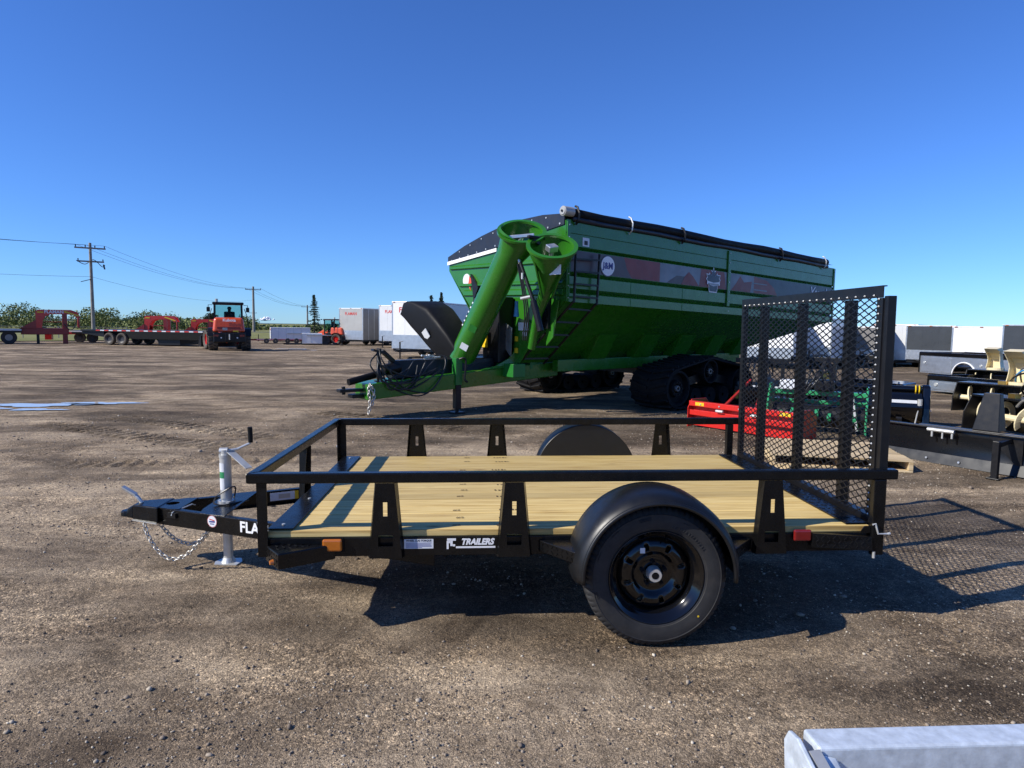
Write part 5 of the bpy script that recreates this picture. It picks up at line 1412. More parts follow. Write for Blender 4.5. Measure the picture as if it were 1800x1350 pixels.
mb = MB(); mb.cyl((0.12, 0.0, 0.60), (1.5, 0.0, 0.60), 0.05, 14); rt(mb, 'top_tube', autos=30)
mb = MB(); mb.cyl((0.13, 0.25, 0.32), (1.5, 0.25, 0.32), 0.035, 12); rt(mb, 'front_tube', autos=30)
for x in (0.14, 0.19):
    mb = MB(); mb.lathe([(0.055, x), (0.07, x + 0.012), (0.055, x + 0.024)], (0, 0.0, 0.60), (1, 0, 0), 18); rt(mb, 'yellow_collar', M['yellow'])
mb = MB(); mb.cyl((0.62, 0.0, 0.64), (0.66, 0.0, 0.76), 0.03, 10); mb.cyl((0.60, 0, 0.76), (0.72, 0, 0.76), 0.03, 10); rt(mb, 'breather', M['zinc'])
mb = MB(); mb.box(0.2, 0.55, 0.25, 0.262, 0.34, 0.44); rt(mb, 'spec_label', M['label_white'])
mb = MB(); mb.cyl((0.22, 0.28, 0.02), (0.16, 0.26, 0.42), 0.012, 8); mb.cyl((0.16, 0.26, 0.36), (0.16, 0.26, 0.46), 0.035, 10); rt(mb, 'depth_rod', M['zinc'])
for x in (0.4, 0.8, 1.2):
    mb = MB(); mb.cyl((x, 0.27, 0.14), (x + 0.08, 0.27, 0.14), 0.03, 8); mb.box(x, x + 0.06, 0.20, 0.30, 0.02, 0.14); rt(mb, 'tine', M['black_satin'])

# ------------------------------------------------------------------ green finishing mower behind the mesh
FM = thing('farm_implement', (6.75, 6.02, 0), 'green farm implement with a row of round wheels, seen through the mesh gate', 'implement', math.radians(148))
def fm(mb, name, mat=None, **kw): return mb.build(name, mat or M['mint'], FM, **kw)
mb = MB(); mb.box(0.0, 1.35, -0.05, 0.05, 0.56, 0.63); fm(mb, 'top_beam', bevel=0.008)
mb = MB(); mb.box(0.02, 1.33, -0.35, -0.28, 0.40, 0.46); fm(mb, 'rear_beam', bevel=0.008)
for x in (0.0, 1.32):
    mb = MB(); mb.prism([(x, -0.40, 0.05), (x, 0.35, 0.05), (x, 0.30, 0.45), (x, 0.08, 0.72), (x, -0.08, 0.72), (x, -0.38, 0.45)], (0.03, 0, 0)); fm(mb, 'end_plate', bevel=0.01)
mb = MB(); mb.lathe([(0.03, 0.04), (0.16, 0.04), (0.16, 1.28), (0.03, 1.28)], (0, 0.02, 0.26), (1, 0, 0), 20); fm(mb, 'drum', M['black_satin'])
for k in range(7):
    mb = MB(); x = 0.14 + k * 0.165; mb.cyl((x, 0.20, 0.26 + 0.05 * (k % 2)), (x + 0.05, 0.20, 0.26 + 0.05 * (k % 2)), 0.065, 12); fm(mb, 'press_wheel')
mb = MB(); mb.box(0.45, 0.72, -0.14, 0.14, 0.63, 0.80); fm(mb, 'gearbox', M['black_satin'], bevel=0.03)
mb = MB(); mb.box(0.95, 1.20, -0.1, 0.12, 0.635, 0.78); fm(mb, 'seed_box', M['label_white'], bevel=0.02)
mb = MB(); mb.beam((0.12, 0.24, 0.10), (0.20, 0.22, 0.60), 0.04, 0.03); fm(mb, 'depth_crank', M['zinc'])
mb = MB(); mb.beam((0.45, 0, 0.72), (0.58, -0.3, 1.10), 0.05, 0.03); mb.beam((0.72, 0, 0.72), (0.60, -0.3, 1.10), 0.05, 0.03); fm(mb, 'hitch_mast', M['black_satin'])

# ------------------------------------------------------------------ snow blowers with cream chutes
def blower(loc, rz, label, chute_x, chute_h, w=1.7, chute=True, hoses=True):
    t = thing('snow_blower', loc, label, 'snow blower', math.radians(rz), 'black snow blowers with cream chutes')
    B = M['black_satin']
    def p(mb, name, mat=None, parent=t, **kw): return mb.build(name, mat or B, parent, **kw)
    for x in (0.0, w):
        mb = MB(); mb.prism([(x, -0.02, 0.0), (x, 0.55, 0.0), (x, 0.60, 0.30), (x, 0.52, 0.56), (x, 0.12, 0.56), (x, 0.0, 0.30)], (0.02, 0, 0)); p(mb, 'side_plate', bevel=0.006)
    mb = MB(); mb.box(0.02, w, 0.52, 0.55, 0.03, 0.54); p(mb, 'back_plate', M['blade_black'])
    mb = MB(); mb.box(0.02, w, 0.10, 0.545, 0.545, 0.575); p(mb, 'top_plate', M['blade_black'], bevel=0.006)
    mb = MB(); mb.tube([(0.02, 0.26, 0.27), (w, 0.26, 0.27)], 0.05, 10); p(mb, 'auger_shaft', M['cream'])
    for s, x0, x1 in ((1, 0.08, w / 2 - 0.15), (-1, w - 0.08, w / 2 + 0.15)):     # ribbon flighting
        mb = MB(); vs = []; n = 44
        for i in range(n + 1):
            tt = i / n; a = tt * 2 * PI * 1.6; x = x0 + (x1 - x0) * tt
            for r in (0.15, 0.235): vs.append((x, 0.26 + r * math.cos(a), 0.27 + r * math.sin(a)))
        mb.add(vs, [(2 * i, 2 * i + 1, 2 * i + 3, 2 * i + 2) for i in range(n)]); p(mb, 'auger_flight', M['cream'], solid=0.02)
    if chute:
        cx = chute_x; b = 0.58; h = chute_h
        mb = MB(); mb.cyl((cx, 0.42, 0.576), (cx, 0.42, 0.63), 0.2, 24); p(mb, 'chute_ring', M['cream'])
        # three-sided curved chute
        mb = MB(); cs = []
        for i in range(7):
            tt = i / 6; z = b + 0.05 + (h - b) * tt; y = 0.50 - 0.05 * tt + (0.10 * max(0, tt - 0.6) / 0.4) * -1.6
            ww = 0.17 - 0.03 * math.sin(tt * PI); dd = 0.24 - 0.08 * tt
            cs.append([(cx - ww, y - dd, z), (cx - ww, y, z), (cx + ww, y, z), (cx + ww, y - dd, z)])
        vs = [q for c in cs for q in c]
        mb.add(vs, [(4 * i + j, 4 * i + j + 1, 4 * i + 5 + j, 4 * i + 4 + j) for i in range(6) for j in range(3)]); p(mb, 'chute', M['cream'], solid=0.012)
        mb = MB(); mb.hexa([(cx - 0.17, 0.25, h - 0.02), (cx + 0.17, 0.25, h - 0.02), (cx + 0.17, 0.38, h + 0.02), (cx - 0.17, 0.38, h + 0.02)], [(cx - 0.15, 0.02, h + 0.10), (cx + 0.15, 0.02, h + 0.10), (cx + 0.16, 0.30, h + 0.14), (cx - 0.16, 0.30, h + 0.14)]); p(mb, 'chute_cap', M['cream'], bevel=0.01)
    if hoses:
        for k in range(3):
            mb = MB(); mb.tube(spline([(w * 0.45 + 0.1 * k, 0.45, 0.58), (w * 0.55 + 0.05 * k, 0.2, 0.72 + 0.06 * k), (w * 0.7, 0.12, 0.82 + 0.05 * k), (w * 0.86, 0.2, 0.70), (w * 0.9, 0.4, 0.57)], 7), 0.016, 6); p(mb, 'hydraulic_hose', M[('hose', 'blue', 'greyhose')[k]], smooth=True)
        mb = MB(); mb.box(w * 0.4, w * 0.48, 0.2, 0.3, 0.576, 0.64); p(mb, 'valve_block', M['brass'])
    return t
blower((10.36, 9.18, 0), -64, 'black snow blower with wide curved cream chute in front of the silver truck beds', 0.95, 1.10)
blower((8.74, 6.75, 0), -88, 'black snow blower with low cream auger and coiled grey hoses beside the snow blade', 0.9, 0.9, 1.5, chute=False)
blower((13.95, 13.6, 0), -60, 'black snow blower with narrow upright cream chute just left of the wide chute', 0.55, 1.03, 1.6, hoses=False)

# ------------------------------------------------------------------ silver truck beds
def truck_bed(loc, rz, L_, H, label, arch=True, zb=0.12):
    t = thing('truck_bed', loc, label, 'truck bed', rz, 'silver truck beds on the ground')
    def p(mb, name, mat=None, parent=t, **kw): return mb.build(name, mat or M['alu'], parent, **kw)
    n = 14; r = H * 0.74; xc = L_ * 0.42; D = 1.9
    for y in (0.0, D):
        mb = MB()
        low = [(0.0, y, zb)]
        if arch:
            low += [(xc - r, y, zb)] + [(xc - r * math.cos(PI * i / n), y, zb + r * 0.98 * math.sin(PI * i / n)) for i in range(1, n)] + [(xc + r, y, zb)]
        low += [(L_, y, zb), (L_, y, zb + H), (0, y, zb + H)]
        mb.prism(low, (0, 0.04 if y == 0 else -0.04, 0)); p(mb, 'side_panel')
        if arch and y == 0:
            mb = MB(); mb.tube([(xc - r * math.cos(PI * i / n), -0.006, zb + r * 0.98 * math.sin(PI * i / n)) for i in range(n + 1)], 0.022, 6); p(mb, 'arch_trim', M['white_panel'], smooth=True)
        mb = MB(); mb.box(-0.03, L_ + 0.03, y - 0.03, y + 0.07, zb + H, zb + H + 0.13); p(mb, 'top_rail', M['gloss_black'], bevel=0.02)
    mb = MB(); mb.box(-0.04, 0.0, -0.03, D + 0.03, zb, zb + H + 0.12); p(mb, 'end_panel', M['gloss_black'], bevel=0.01)
    mb = MB(); mb.box(0.0, L_, 0.05, D - 0.05, zb + 0.25, zb + 0.30); p(mb, 'bed_floor', M['black_satin'])
    for x0, x1 in (((0.08, xc - r - 0.05), (xc + r + 0.05, xc + r + 0.5), (xc + r + 0.55, L_ - 0.08)) if arch else ((0.08, L_ * 0.48), (L_ * 0.52, L_ - 0.08))):
        mb = MB(); mb.box(x0, x1, -0.014, -0.001, zb + 0.04, zb + H - 0.05); d = p(mb, 'locker_door', bevel=0.006)
        mb = MB(); c = (x0 + 0.12, -0.02, zb + H * 0.6); mb.cyl(c, (c[0], -0.03, c[2]), 0.045, 12); mb.build('door_latch', M['zinc'], d)
    for x in (0.2, L_ * 0.5, L_ - 0.2):
        mb = MB(); mb.box(x, x + 0.1, 0.2, D - 0.2, 0.0, zb); p(mb, 'support_block', M['pallet'])
    return t
truck_bed((16.72, 19.37, 0), math.atan2(15.77 - 19.37, 17.33 - 16.72), 4.2, 0.60, 'silver truck service bed with white trimmed wheel arch and black top rail')
truck_bed((12.54, 12.94, 0), math.atan2(11.17 - 12.94, 13.02 - 12.54), 2.6, 0.27, 'lower silver truck bed with black rail, in front of the arched one', arch=False, zb=0.06)

# ------------------------------------------------------------------ enclosed cargo trailers
def cargo(loc, ang, W, Ln, H, label, skin, text_=True, group=None, zb=0.42, side=None, guard=True, tsize=0.3):
    """loc: ground point below the middle of the nose; ang: heading of the nose normal"""
    t = thing('enclosed_trailer', loc, label, 'trailer', math.radians(ang + 90), group)
    def p(mb, name, mat=None, parent=t, **kw): return mb.build(name, mat or M[skin], parent, **kw)
    h = W / 2     # local -y is the nose direction
    mb = MB(); mb.box(-h, h, 0.0, 0.05, zb, zb + H); p(mb, 'nose_panel', bevel=0.03)
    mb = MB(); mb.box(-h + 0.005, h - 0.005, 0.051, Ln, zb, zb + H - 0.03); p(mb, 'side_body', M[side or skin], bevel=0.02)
    mb = MB(); mb.box(-h - 0.015, h + 0.015, -0.012, Ln + 0.01, zb + H - 0.028, zb + H + 0.03); p(mb, 'roof_trim', M['white_panel'] if skin != 'charcoal_panel' else M['alu'], bevel=0.015)
    mb = MB(); mb.box(-h - 0.012, -h + 0.04, -0.01, 0.03, zb, zb + H - 0.03); p(mb, 'corner_trim', M['alu'])
    mb = MB(); mb.box(h - 0.04, h + 0.012, -0.01, 0.03, zb, zb + H - 0.03); p(mb, 'corner_trim', M['alu'])
    if guard:
        mb = MB(); mb.box(-h + 0.03, h - 0.03, -0.008, -0.001, zb + 0.02, zb + H * 0.30); p(mb, 'stone_guard', M['alu'])
    mb = MB(); mb.beam((-h * 0.6, 0.1, zb - 0.06), (0, -1.1, zb - 0.06), 0.07, 0.1); mb.beam((h * 0.6, 0.1, zb - 0.06), (0, -1.1, zb - 0.06), 0.07, 0.1); mb.beam((0, -1.08, zb - 0.04), (0, -1.3, zb - 0.04), 0.09, 0.09); p(mb, 'tongue', M['black_satin'])
    mb = MB(); mb.cyl((0, -0.95, 0.02), (0, -0.95, zb + 0.35), 0.035, 10); mb.box(-0.09, 0.09, -1.04, -0.86, 0.0, 0.02); mb.cyl((0.0, -0.95, zb + 0.35), (0.16, -0.95, zb + 0.38), 0.014, 6); p(mb, 'tongue_jack', M['black_satin'])
    for sx in (-1, 1):
        for y in (Ln * 0.55, Ln * 0.55 + 0.85):
            mb = MB(); mb.lathe([(0.05, -0.09), (0.2, -0.09), (0.33, -0.10), (0.345, -0.05), (0.345, 0.05), (0.33, 0.1), (0.2, 0.09), (0.05, 0.09)], (sx * (h - 0.12), y, 0.345), (1, 0, 0), 20); p(mb, 'wheel', M['rubber'])
    mb = MB(); mb.box(-h + 0.02, h - 0.02, 0.06, Ln - 0.02, zb - 0.11, zb - 0.003); p(mb, 'chassis', M['black_satin'])
    for x in (-h + 0.12, 0.0, h - 0.12):
        mb = MB(); mb.box(x - 0.05, x + 0.05, -0.03, -0.0125, zb + H - 0.01, zb + H + 0.02); p(mb, 'marker_lamp', M['amber'])
    for k in range(1, int(Ln / 0.61)):
        for sx in (-1, 1):
            mb = MB(); xx = sx * (h - 0.0035); mb.box(min(xx, xx + sx * 0.004), max(xx, xx + sx * 0.004), k * 0.61, k * 0.61 + 0.025, zb + 0.02, zb + H - 0.04); p(mb, 'panel_seam', M['alu'])
    for xx in (-h / 3, h / 3):
        mb = MB(); mb.box(xx - 0.012, xx + 0.012, -0.0045, -0.001, zb + H * 0.30 + 0.01, zb + H - 0.04); p(mb, 'nose_seam', M[skin])
    mb = MB(); mb.box(-h - 0.10, -h - 0.0, Ln * 0.55 - 0.45, Ln * 0.55 + 1.3, 0.68, 0.74); p(mb, 'fender', M['alu'], bevel=0.02)
    mb = MB(); mb.box(h, h + 0.10, Ln * 0.55 - 0.45, Ln * 0.55 + 1.3, 0.68, 0.74); p(mb, 'fender', M['alu'], bevel=0.02)
    if text_:
        text('nose_lettering', 'FLAMAN', tsize, M['ink_red'], t, (0.0 + (0.12 if text_ == 2 else 0), -0.0035, zb + H * 0.83), (1, 0, 0), (0, 0, 1), 0.001, 0.008)
    return t
G1 = 'enclosed trailers parked on the left'
cargo((-8.45, 45.6, 0), -122, 2.3, 5.0, 2.30, 'silver grey enclosed trailer with white lower guard, leftmost of the parked group', 'silver_panel', group=G1, side='taupe_panel', zb=0.40)  # taupe side colour holds the shade of the unlit flank
cargo((-6.6, 47.0, 0), -122, 2.1, 5.0, 2.20, 'white enclosed trailer right behind the silver grey one', 'white_panel', group=G1, side='pale_panel')  # greyer side panel: shade put into its colour
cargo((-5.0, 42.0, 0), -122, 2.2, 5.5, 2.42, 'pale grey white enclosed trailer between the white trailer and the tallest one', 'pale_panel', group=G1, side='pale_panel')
cargo((-2.15, 27.6, 0), -115, 2.05, 4.8, 2.18, 'tall bright white enclosed trailer directly left of the black auger hood', 'white_panel', group=G1, side='pale_panel', tsize=0.34)  # side coloured duller than the sunlit nose to give its shade
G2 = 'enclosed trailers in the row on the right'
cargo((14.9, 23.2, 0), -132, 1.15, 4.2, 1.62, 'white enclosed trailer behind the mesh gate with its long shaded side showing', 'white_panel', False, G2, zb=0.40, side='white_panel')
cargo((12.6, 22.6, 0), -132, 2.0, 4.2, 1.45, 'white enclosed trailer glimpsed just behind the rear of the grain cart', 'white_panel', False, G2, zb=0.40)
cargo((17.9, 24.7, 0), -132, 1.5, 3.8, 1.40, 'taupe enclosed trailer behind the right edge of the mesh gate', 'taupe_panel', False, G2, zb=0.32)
cargo((19.35, 25.0, 0), -132, 1.75, 3.8, 1.54, 'pale grey enclosed trailer just right of the gate post', 'pale_panel', False, G2, zb=0.30, side='charcoal_panel')  # charcoal side is the shaded facet put into the panel colour
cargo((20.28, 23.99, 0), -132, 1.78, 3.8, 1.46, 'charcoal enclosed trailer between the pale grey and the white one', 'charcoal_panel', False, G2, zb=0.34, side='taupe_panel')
cargo((21.35, 22.5, 0), -132, 1.96, 3.8, 1.38, 'bright white enclosed trailer behind the arched silver truck bed', 'white_panel', False, G2, zb=0.39, side='charcoal_panel', guard=False)  # white body; the dark side colour stands in for shade
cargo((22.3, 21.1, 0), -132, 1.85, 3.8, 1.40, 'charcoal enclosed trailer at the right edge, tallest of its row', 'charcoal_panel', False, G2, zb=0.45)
# ------------------------------------------------------------------ far small trailers left of the spruce
cargo((-16.85, 53.7, 0), -160, 1.75, 3.2, 0.95, 'small white box trailer in the distance with red lettering', 'white_panel', 1, 'small distant box trailers', zb=0.22, guard=False, tsize=0.22)
cargo((-12.0, 45.6, 0), -165, 1.25, 1.4, 0.72, 'small white box trailer at the foot of the spruce tree', 'white_panel', False, 'small distant box trailers', zb=0.10, guard=False)
for k, (x, y, rz, lab) in enumerate(((-15.2, 48.2, 17, 'low red flat trailer in front of the distant white box trailer'), (-13.9, 49.2, 17, 'low red flat trailer to the right of its twin by the distant box trailer'))):
    t = thing('flat_trailer', (x, y, 0), lab, 'trailer', math.radians(rz), 'low red flat trailers')
    mb = MB(); mb.box(-0.9, 0.9, -0.7, 0.7, 0.22, 0.30); mb.build('deck', M['darkred'], t)
    mb = MB(); mb.beam((-0.9, 0, 0.25), (-1.6, 0, 0.25), 0.08, 0.08); mb.build('tongue', M['darkred'], t)
    for xx in (-0.2, 0.45):
        mb = MB(); mb.lathe([(0.03, -0.08), (0.19, -0.08), (0.2, 0), (0.19, 0.08), (0.03, 0.08)], (xx, -0.75, 0.2), (0, 1, 0), 16); mb.build('wheel', M['dusty_rubber'], t)

# stickers, pins and grease points on the implements
for k, x in enumerate((0.25, 1.0, 1.75)):
    mb = MB(); mb.box(x, x + 0.10, 0.066, 0.0695, 0.36, 0.42); sp_(mb, 'warning_sticker', M[('yellow', 'label_white', 'yellow')[k]])
for k in range(6):
    mb = MB(); x = 0.45 + 0.33 * k; mb.cyl((x, 0.07, 0.40), (x, 0.055, 0.40), 0.014, 6); sp_(mb, 'beam_bolt', M['zinc'])
for k in range(5):
    mb = MB(); x = 0.2 + 0.34 * k; mb.cyl((x, 0.13, 0.37), (x, 0.145, 0.37), 0.012, 6); rp(mb, 'beam_bolt', M['zinc'])
for x in (0.08, 1.5):
    mb = MB(); mb.box(x, x + 0.16, 0.1305, 0.132, 0.345, 0.395); rp(mb, 'warning_sticker', M['yellow'])
for k in range(4):
    mb = MB(); mb.cyl((-0.012, -0.16 + 0.1 * k, 0.12 + 0.05 * k), (0.0, -0.16 + 0.1 * k, 0.12 + 0.05 * k), 0.014, 6); rt(mb, 'case_bolt', M['zinc'])
for k in range(3):
    mb = MB(); mb.tube(spline([(0.5 + 0.1 * k, 0.1, 0.78), (0.55 + 0.1 * k, 0.3, 0.95), (0.7 + 0.05 * k, 0.42, 0.75), (0.9, 0.38, 0.5)], 6), 0.014, 6); fm(mb, 'hydraulic_hose', M['hose'], smooth=True)

# low black loader attachments standing between the cart and the truck beds
def mower_deck(loc, rz, w_, label, accent):
    t = thing('loader_attachment', loc, label, 'attachment', math.radians(rz), 'black loader attachments behind the gate')
    B = M['black_satin']
    def p(mb, name, mat=None, **kw): return mb.build(name, mat or B, t, **kw)
    mb = MB(); mb.prism([(-w_ / 2, -0.5, 0.06), (w_ / 2, -0.5, 0.06), (w_ / 2, 0.35, 0.06), (w_ / 2 - 0.25, 0.6, 0.06), (-w_ / 2 + 0.25, 0.6, 0.06), (-w_ / 2, 0.35, 0.06)], (0, 0, 0.26)); p(mb, 'deck_shell', M['gloss_black'], bevel=0.03, segs=3)
    for x in (-0.42, 0.36):
        mb = MB(); mb.box(x, x + 0.06, -0.62, -0.5, 0.04, 0.95); p(mb, 'mount_post', bevel=0.006)
    mb = MB(); mb.box(-0.50, 0.50, -0.64, -0.58, 0.86, 0.96); p(mb, 'mount_rail', bevel=0.006)
    mb = MB(); mb.box(-0.50, 0.50, -0.64, -0.58, 0.30, 0.38); p(mb, 'mount_rail', bevel=0.006)
    mb = MB(); mb.cyl((0.05, 0.0, 0.32), (0.05, 0.0, 0.52), 0.14, 18); mb.cyl((0.05, 0.0, 0.52), (0.05, 0.0, 0.60), 0.08, 14); p(mb, 'hydraulic_motor', M[accent], autos=35)
    for k in range(3):
        mb = MB(); mb.tube(spline([(0.05 + 0.05 * k, 0, 0.58), (-0.1 + 0.12 * k, -0.2, 0.85 + 0.05 * k), (0.1 * k - 0.2, -0.5, 0.98), (0.1 * k - 0.25, -0.7, 0.7)], 6), 0.017, 6); p(mb, 'hydraulic_hose', M[('hose', 'greyhose', 'hose')[k]], smooth=True)
    mb = MB(); mb.box(-w_ / 2 + 0.15, -w_ / 2 + 0.4, -0.505, -0.501, 0.12, 0.24); p(mb, 'safety_label', M['yellow'])
    mb = MB(); mb.box(0.15, 0.45, -0.505, -0.501, 0.14, 0.22); p(mb, 'maker_label', M['label_white'])
    for x in (-w_ / 2 - 0.02, w_ / 2 - 0.04):
        mb = MB(); mb.box(x, x + 0.06, -0.5, 0.4, 0.0, 0.09); p(mb, 'skid_shoe', bevel=0.01)
    for k in range(5):
        mb = MB(); a = -w_ / 2 + 0.2 + k * (w_ - 0.4) / 4; mb.cyl((a, -0.2, 0.32), (a, -0.2, 0.345), 0.022, 6); p(mb, 'deck_bolt', M['zinc'])
    return t
mower_deck((7.05, 10.2, 0), -30, 1.5, 'black mower deck attachment behind the green implement, nearest the cart track', 'taupe_panel')
mower_deck((8.75, 11.1, 0), -42, 1.5, 'black mower deck attachment with brass motor behind the upper gate mesh', 'brass')
mower_deck((10.9, 12.4, 0), -52, 1.4, 'black mower deck attachment with silver motor just left of the lower truck bed', 'alu')
# ------------------------------------------------------------------ orange wheel loader
def make_loader(loc, rz, label, sc=1.0, turn=0.25):
    t = thing('wheel_loader', loc, label, 'loader', math.radians(rz), 'orange wheel loaders')
    t.scale = (sc, sc, sc)
    OR, BKS = M['orange'], M['black_satin']
    def p(mb, name, mat=None, parent=t, **kw): return mb.build(name, mat or OR, parent, **kw)
    # local: rear at y=0 facing -y, +x right, front +y
    mb = MB(); mb.hexa([(-0.74, 0.02, 1.02), (0.90, 0.02, 1.02), (0.90, 1.5, 1.02), (-0.74, 1.5, 1.02)], [(-0.66, 0.22, 1.80), (0.80, 0.22, 1.80), (0.80, 1.5, 1.84), (-0.66, 1.5, 1.84)]); hood = p(mb, 'engine_hood', bevel=0.14, segs=4)
    mb = MB(); mb.box(-0.5, 0.66, 0.06, 0.075, 1.06, 1.30); p(mb, 'hood_grille', M['darkred'])
    text('hood_lettering', 'Kubota', 0.22, M['white'], t, (0.10, 0.135, 1.66), (1, 0, 0), (0, 0.22, 0.78), 0.004, 0.006)
    mb = MB(); mb.box(-0.24, 0.0, 0.045, 0.06, 1.12, 1.26); p(mb, 'hood_badge', M['silver_panel'])
    mb = MB(); mb.box(0.28, 0.55, 0.04, 0.055, 1.04, 1.11); p(mb, 'caution_strip', M['yellow'])
    mb = MB(); mb.box(-0.70, 0.92, -0.06, 0.35, 0.46, 1.0); p(mb, 'counterweight', BKS, bevel=0.06, segs=3)
    mb = MB(); mb.box(-0.12, 0.32, -0.14, -0.06, 0.55, 0.95); p(mb, 'tow_hitch', BKS, bevel=0.02)
    mb = MB(); mb.cyl((0.1, -0.16, 0.62), (0.1, -0.16, 0.92), 0.03, 8); p(mb, 'hitch_pin', M['zinc'])
    for x in (-0.56, 0.74):
        mb = MB(); mb.box(x - 0.12, x + 0.12, -0.075, -0.058, 0.78, 0.88); p(mb, 'tail_lamp', M['redlens'], bevel=0.01)
        mb = MB(); mb.cyl((x + (0.25 if x < 0 else -0.25), -0.06, 0.72), (x + (0.25 if x < 0 else -0.25), -0.08, 0.72), 0.04, 10); p(mb, 'reverse_lamp', M['label_white'])
    # cab
    for (x, y) in ((-0.66, 1.05), (0.78, 1.05), (-0.66, 2.2), (0.78, 2.2)):
        mb = MB(); mb.beam((x, y, 1.1), (x * 0.96 + 0.004, y, 2.55), 0.09, 0.09); p(mb, 'cab_pillar', BKS)
    mb = MB(); mb.box(-0.74, 0.86, 0.95, 2.3, 2.52, 2.66); p(mb, 'cab_roof', BKS, bevel=0.05, segs=3)
    mb = MB(); mb.box(-0.70, 0.82, 1.0, 2.25, 1.06, 1.2); p(mb, 'cab_floor', BKS)
    for nm, (a, b, c, d) in (('rear_window', ((-0.62, 1.05, 1.85), (0.74, 1.05, 1.85), (0.72, 1.05, 2.5), (-0.60, 1.05, 2.5))), ('windscreen', ((-0.62, 2.2, 1.3), (0.74, 2.2, 1.3), (0.72, 2.2, 2.5), (-0.60, 2.2, 2.5))), ('side_window', ((-0.66, 1.1, 1.5), (-0.66, 2.15, 1.3), (-0.63, 2.15, 2.5), (-0.63, 1.1, 2.5))), ('side_window', ((0.78, 1.1, 1.5), (0.78, 2.15, 1.3), (0.75, 2.15, 2.5), (0.75, 1.1, 2.5)))):
        mb = MB(); mb.quad(a, b, c, d); p(mb, nm, M['glass'], solid=0.008)
    mb = MB(); mb.box(-0.16, 0.40, 1.35, 1.48, 1.5, 2.15); mb.box(-0.16, 0.40, 1.35, 1.85, 1.42, 1.55); p(mb, 'seat', M['seat'], bevel=0.05)
    mb = MB(); mb.cyl((-0.52, 1.1, 2.66), (-0.52, 1.1, 2.83), 0.075, 12); p(mb, 'beacon', M['silver_panel'])
    for x, s in ((-0.74, -1), (0.86, 1)):
        mb = MB(); mb.tube([(x, 1.2, 2.5), (x + s * 0.2, 1.15, 2.5), (x + s * 0.2, 1.15, 2.15)], 0.018, 6); p(mb, 'mirror_arm', BKS)
        mb = MB(); mb.box(x + s * 0.2 - 0.09, x + s * 0.2 + 0.09, 1.10, 1.16, 2.12, 2.38); p(mb, 'mirror', BKS, bevel=0.03)
        mb = MB(); mb.tube([(x + s * 0.02, 1.0, 2.3), (x + s * 0.16, 0.95, 1.9), (x + s * 0.22, 0.9, 1.2)], 0.02, 6); p(mb, 'grab_rail', BKS)
    # wheels with lugged tyres
    def wheel(x, y, rzz, parent=t):
        w_ = bpy.data.objects.new('wheel', None); COL.objects.link(w_); w_.parent = parent; w_.location = (x, y, 0.575); w_.rotation_euler = (0, 0, rzz)
        mb = MB(); mb.lathe([(0.30, -0.17), (0.34, -0.2), (0.48, -0.235), (0.535, -0.21), (0.545, 0), (0.535, 0.21), (0.48, 0.235), (0.34, 0.2), (0.30, 0.17)], (0, 0, 0), (1, 0, 0), 36); ty = mb.build('tyre', M['dusty_rubber'], w_, autos=30)
        mb = MB()
        for i in range(18):
            for s in (-1, 1):
                a = 2 * PI * (i + (0.5 if s > 0 else 0)) / 18; b = a + 0.10
                mb.beam((0.02 * s, 0.552 * math.cos(a), 0.552 * math.sin(a)), (0.22 * s, 0.54 * math.cos(b), 0.54 * math.sin(b)), 0.055, 0.045, up=(0, math.cos(a), math.sin(a)))
        o = mb.build('tread_lugs', M['rubber'], ty); o['kind'] = 'stuff'
        mb = MB(); mb.lathe([(0.06, -0.12), (0.16, -0.13), (0.18, -0.05), (0.27, -0.06), (0.30, -0.17), (0.32, -0.18), (0.31, 0.17), (0.06, 0.1)], (0, 0, 0), (1, 0, 0), 28); mb.build('rim', M['red'], w_, autos=30)
        return w_
    wheel(-0.72, 0.75, 0); wheel(0.94, 0.75, 0)
    for x in (-0.72, 0.94):
        mb = MB(); pts = [(0.68 * math.cos(math.radians(20 + 140 * i / 10)), 0.575 + 0.68 * math.sin(math.radians(20 + 140 * i / 10))) for i in range(11)]
        mb.add([(x + dx, 0.75 + a, z) for a, z in pts for dx in (-0.26, 0.26)], [(2 * i, 2 * i + 1, 2 * i + 3, 2 * i + 2) for i in range(10)]); p(mb, 'mudguard', BKS, solid=0.03)
    # articulated front frame, swung to the left
    fr = bpy.data.objects.new('front_frame', None); COL.objects.link(fr); fr.parent = t; fr.location = (0.1, 1.9, 0); fr.rotation_euler = (0, 0, turn)
    mb = MB(); mb.box(-0.4, 0.4, 0.1, 1.7, 0.5, 1.0); mb.build('front_chassis', OR, fr, bevel=0.05)
    wheel(-0.86, 0.95, 0, fr); wheel(0.86, 0.95, 0, fr)
    for x in (-0.42, 0.42):
        mb = MB(); mb.beam((x, 0.5, 1.45), (x, 1.9, 0.75), 0.12, 0.26); mb.beam((x, 1.9, 0.75), (x, 2.4, 0.35), 0.12, 0.2); mb.build('lift_arm', OR, fr, bevel=0.03)
    mb = MB(); mb.prism([(-1.0, 2.3, 0.12), (-1.0, 3.1, 0.08), (-1.0, 2.95, 0.35), (-1.0, 2.6, 0.75), (-1.0, 2.3, 0.75)], (2.0, 0, 0)); mb.build('bucket', BKS, fr)
    return t

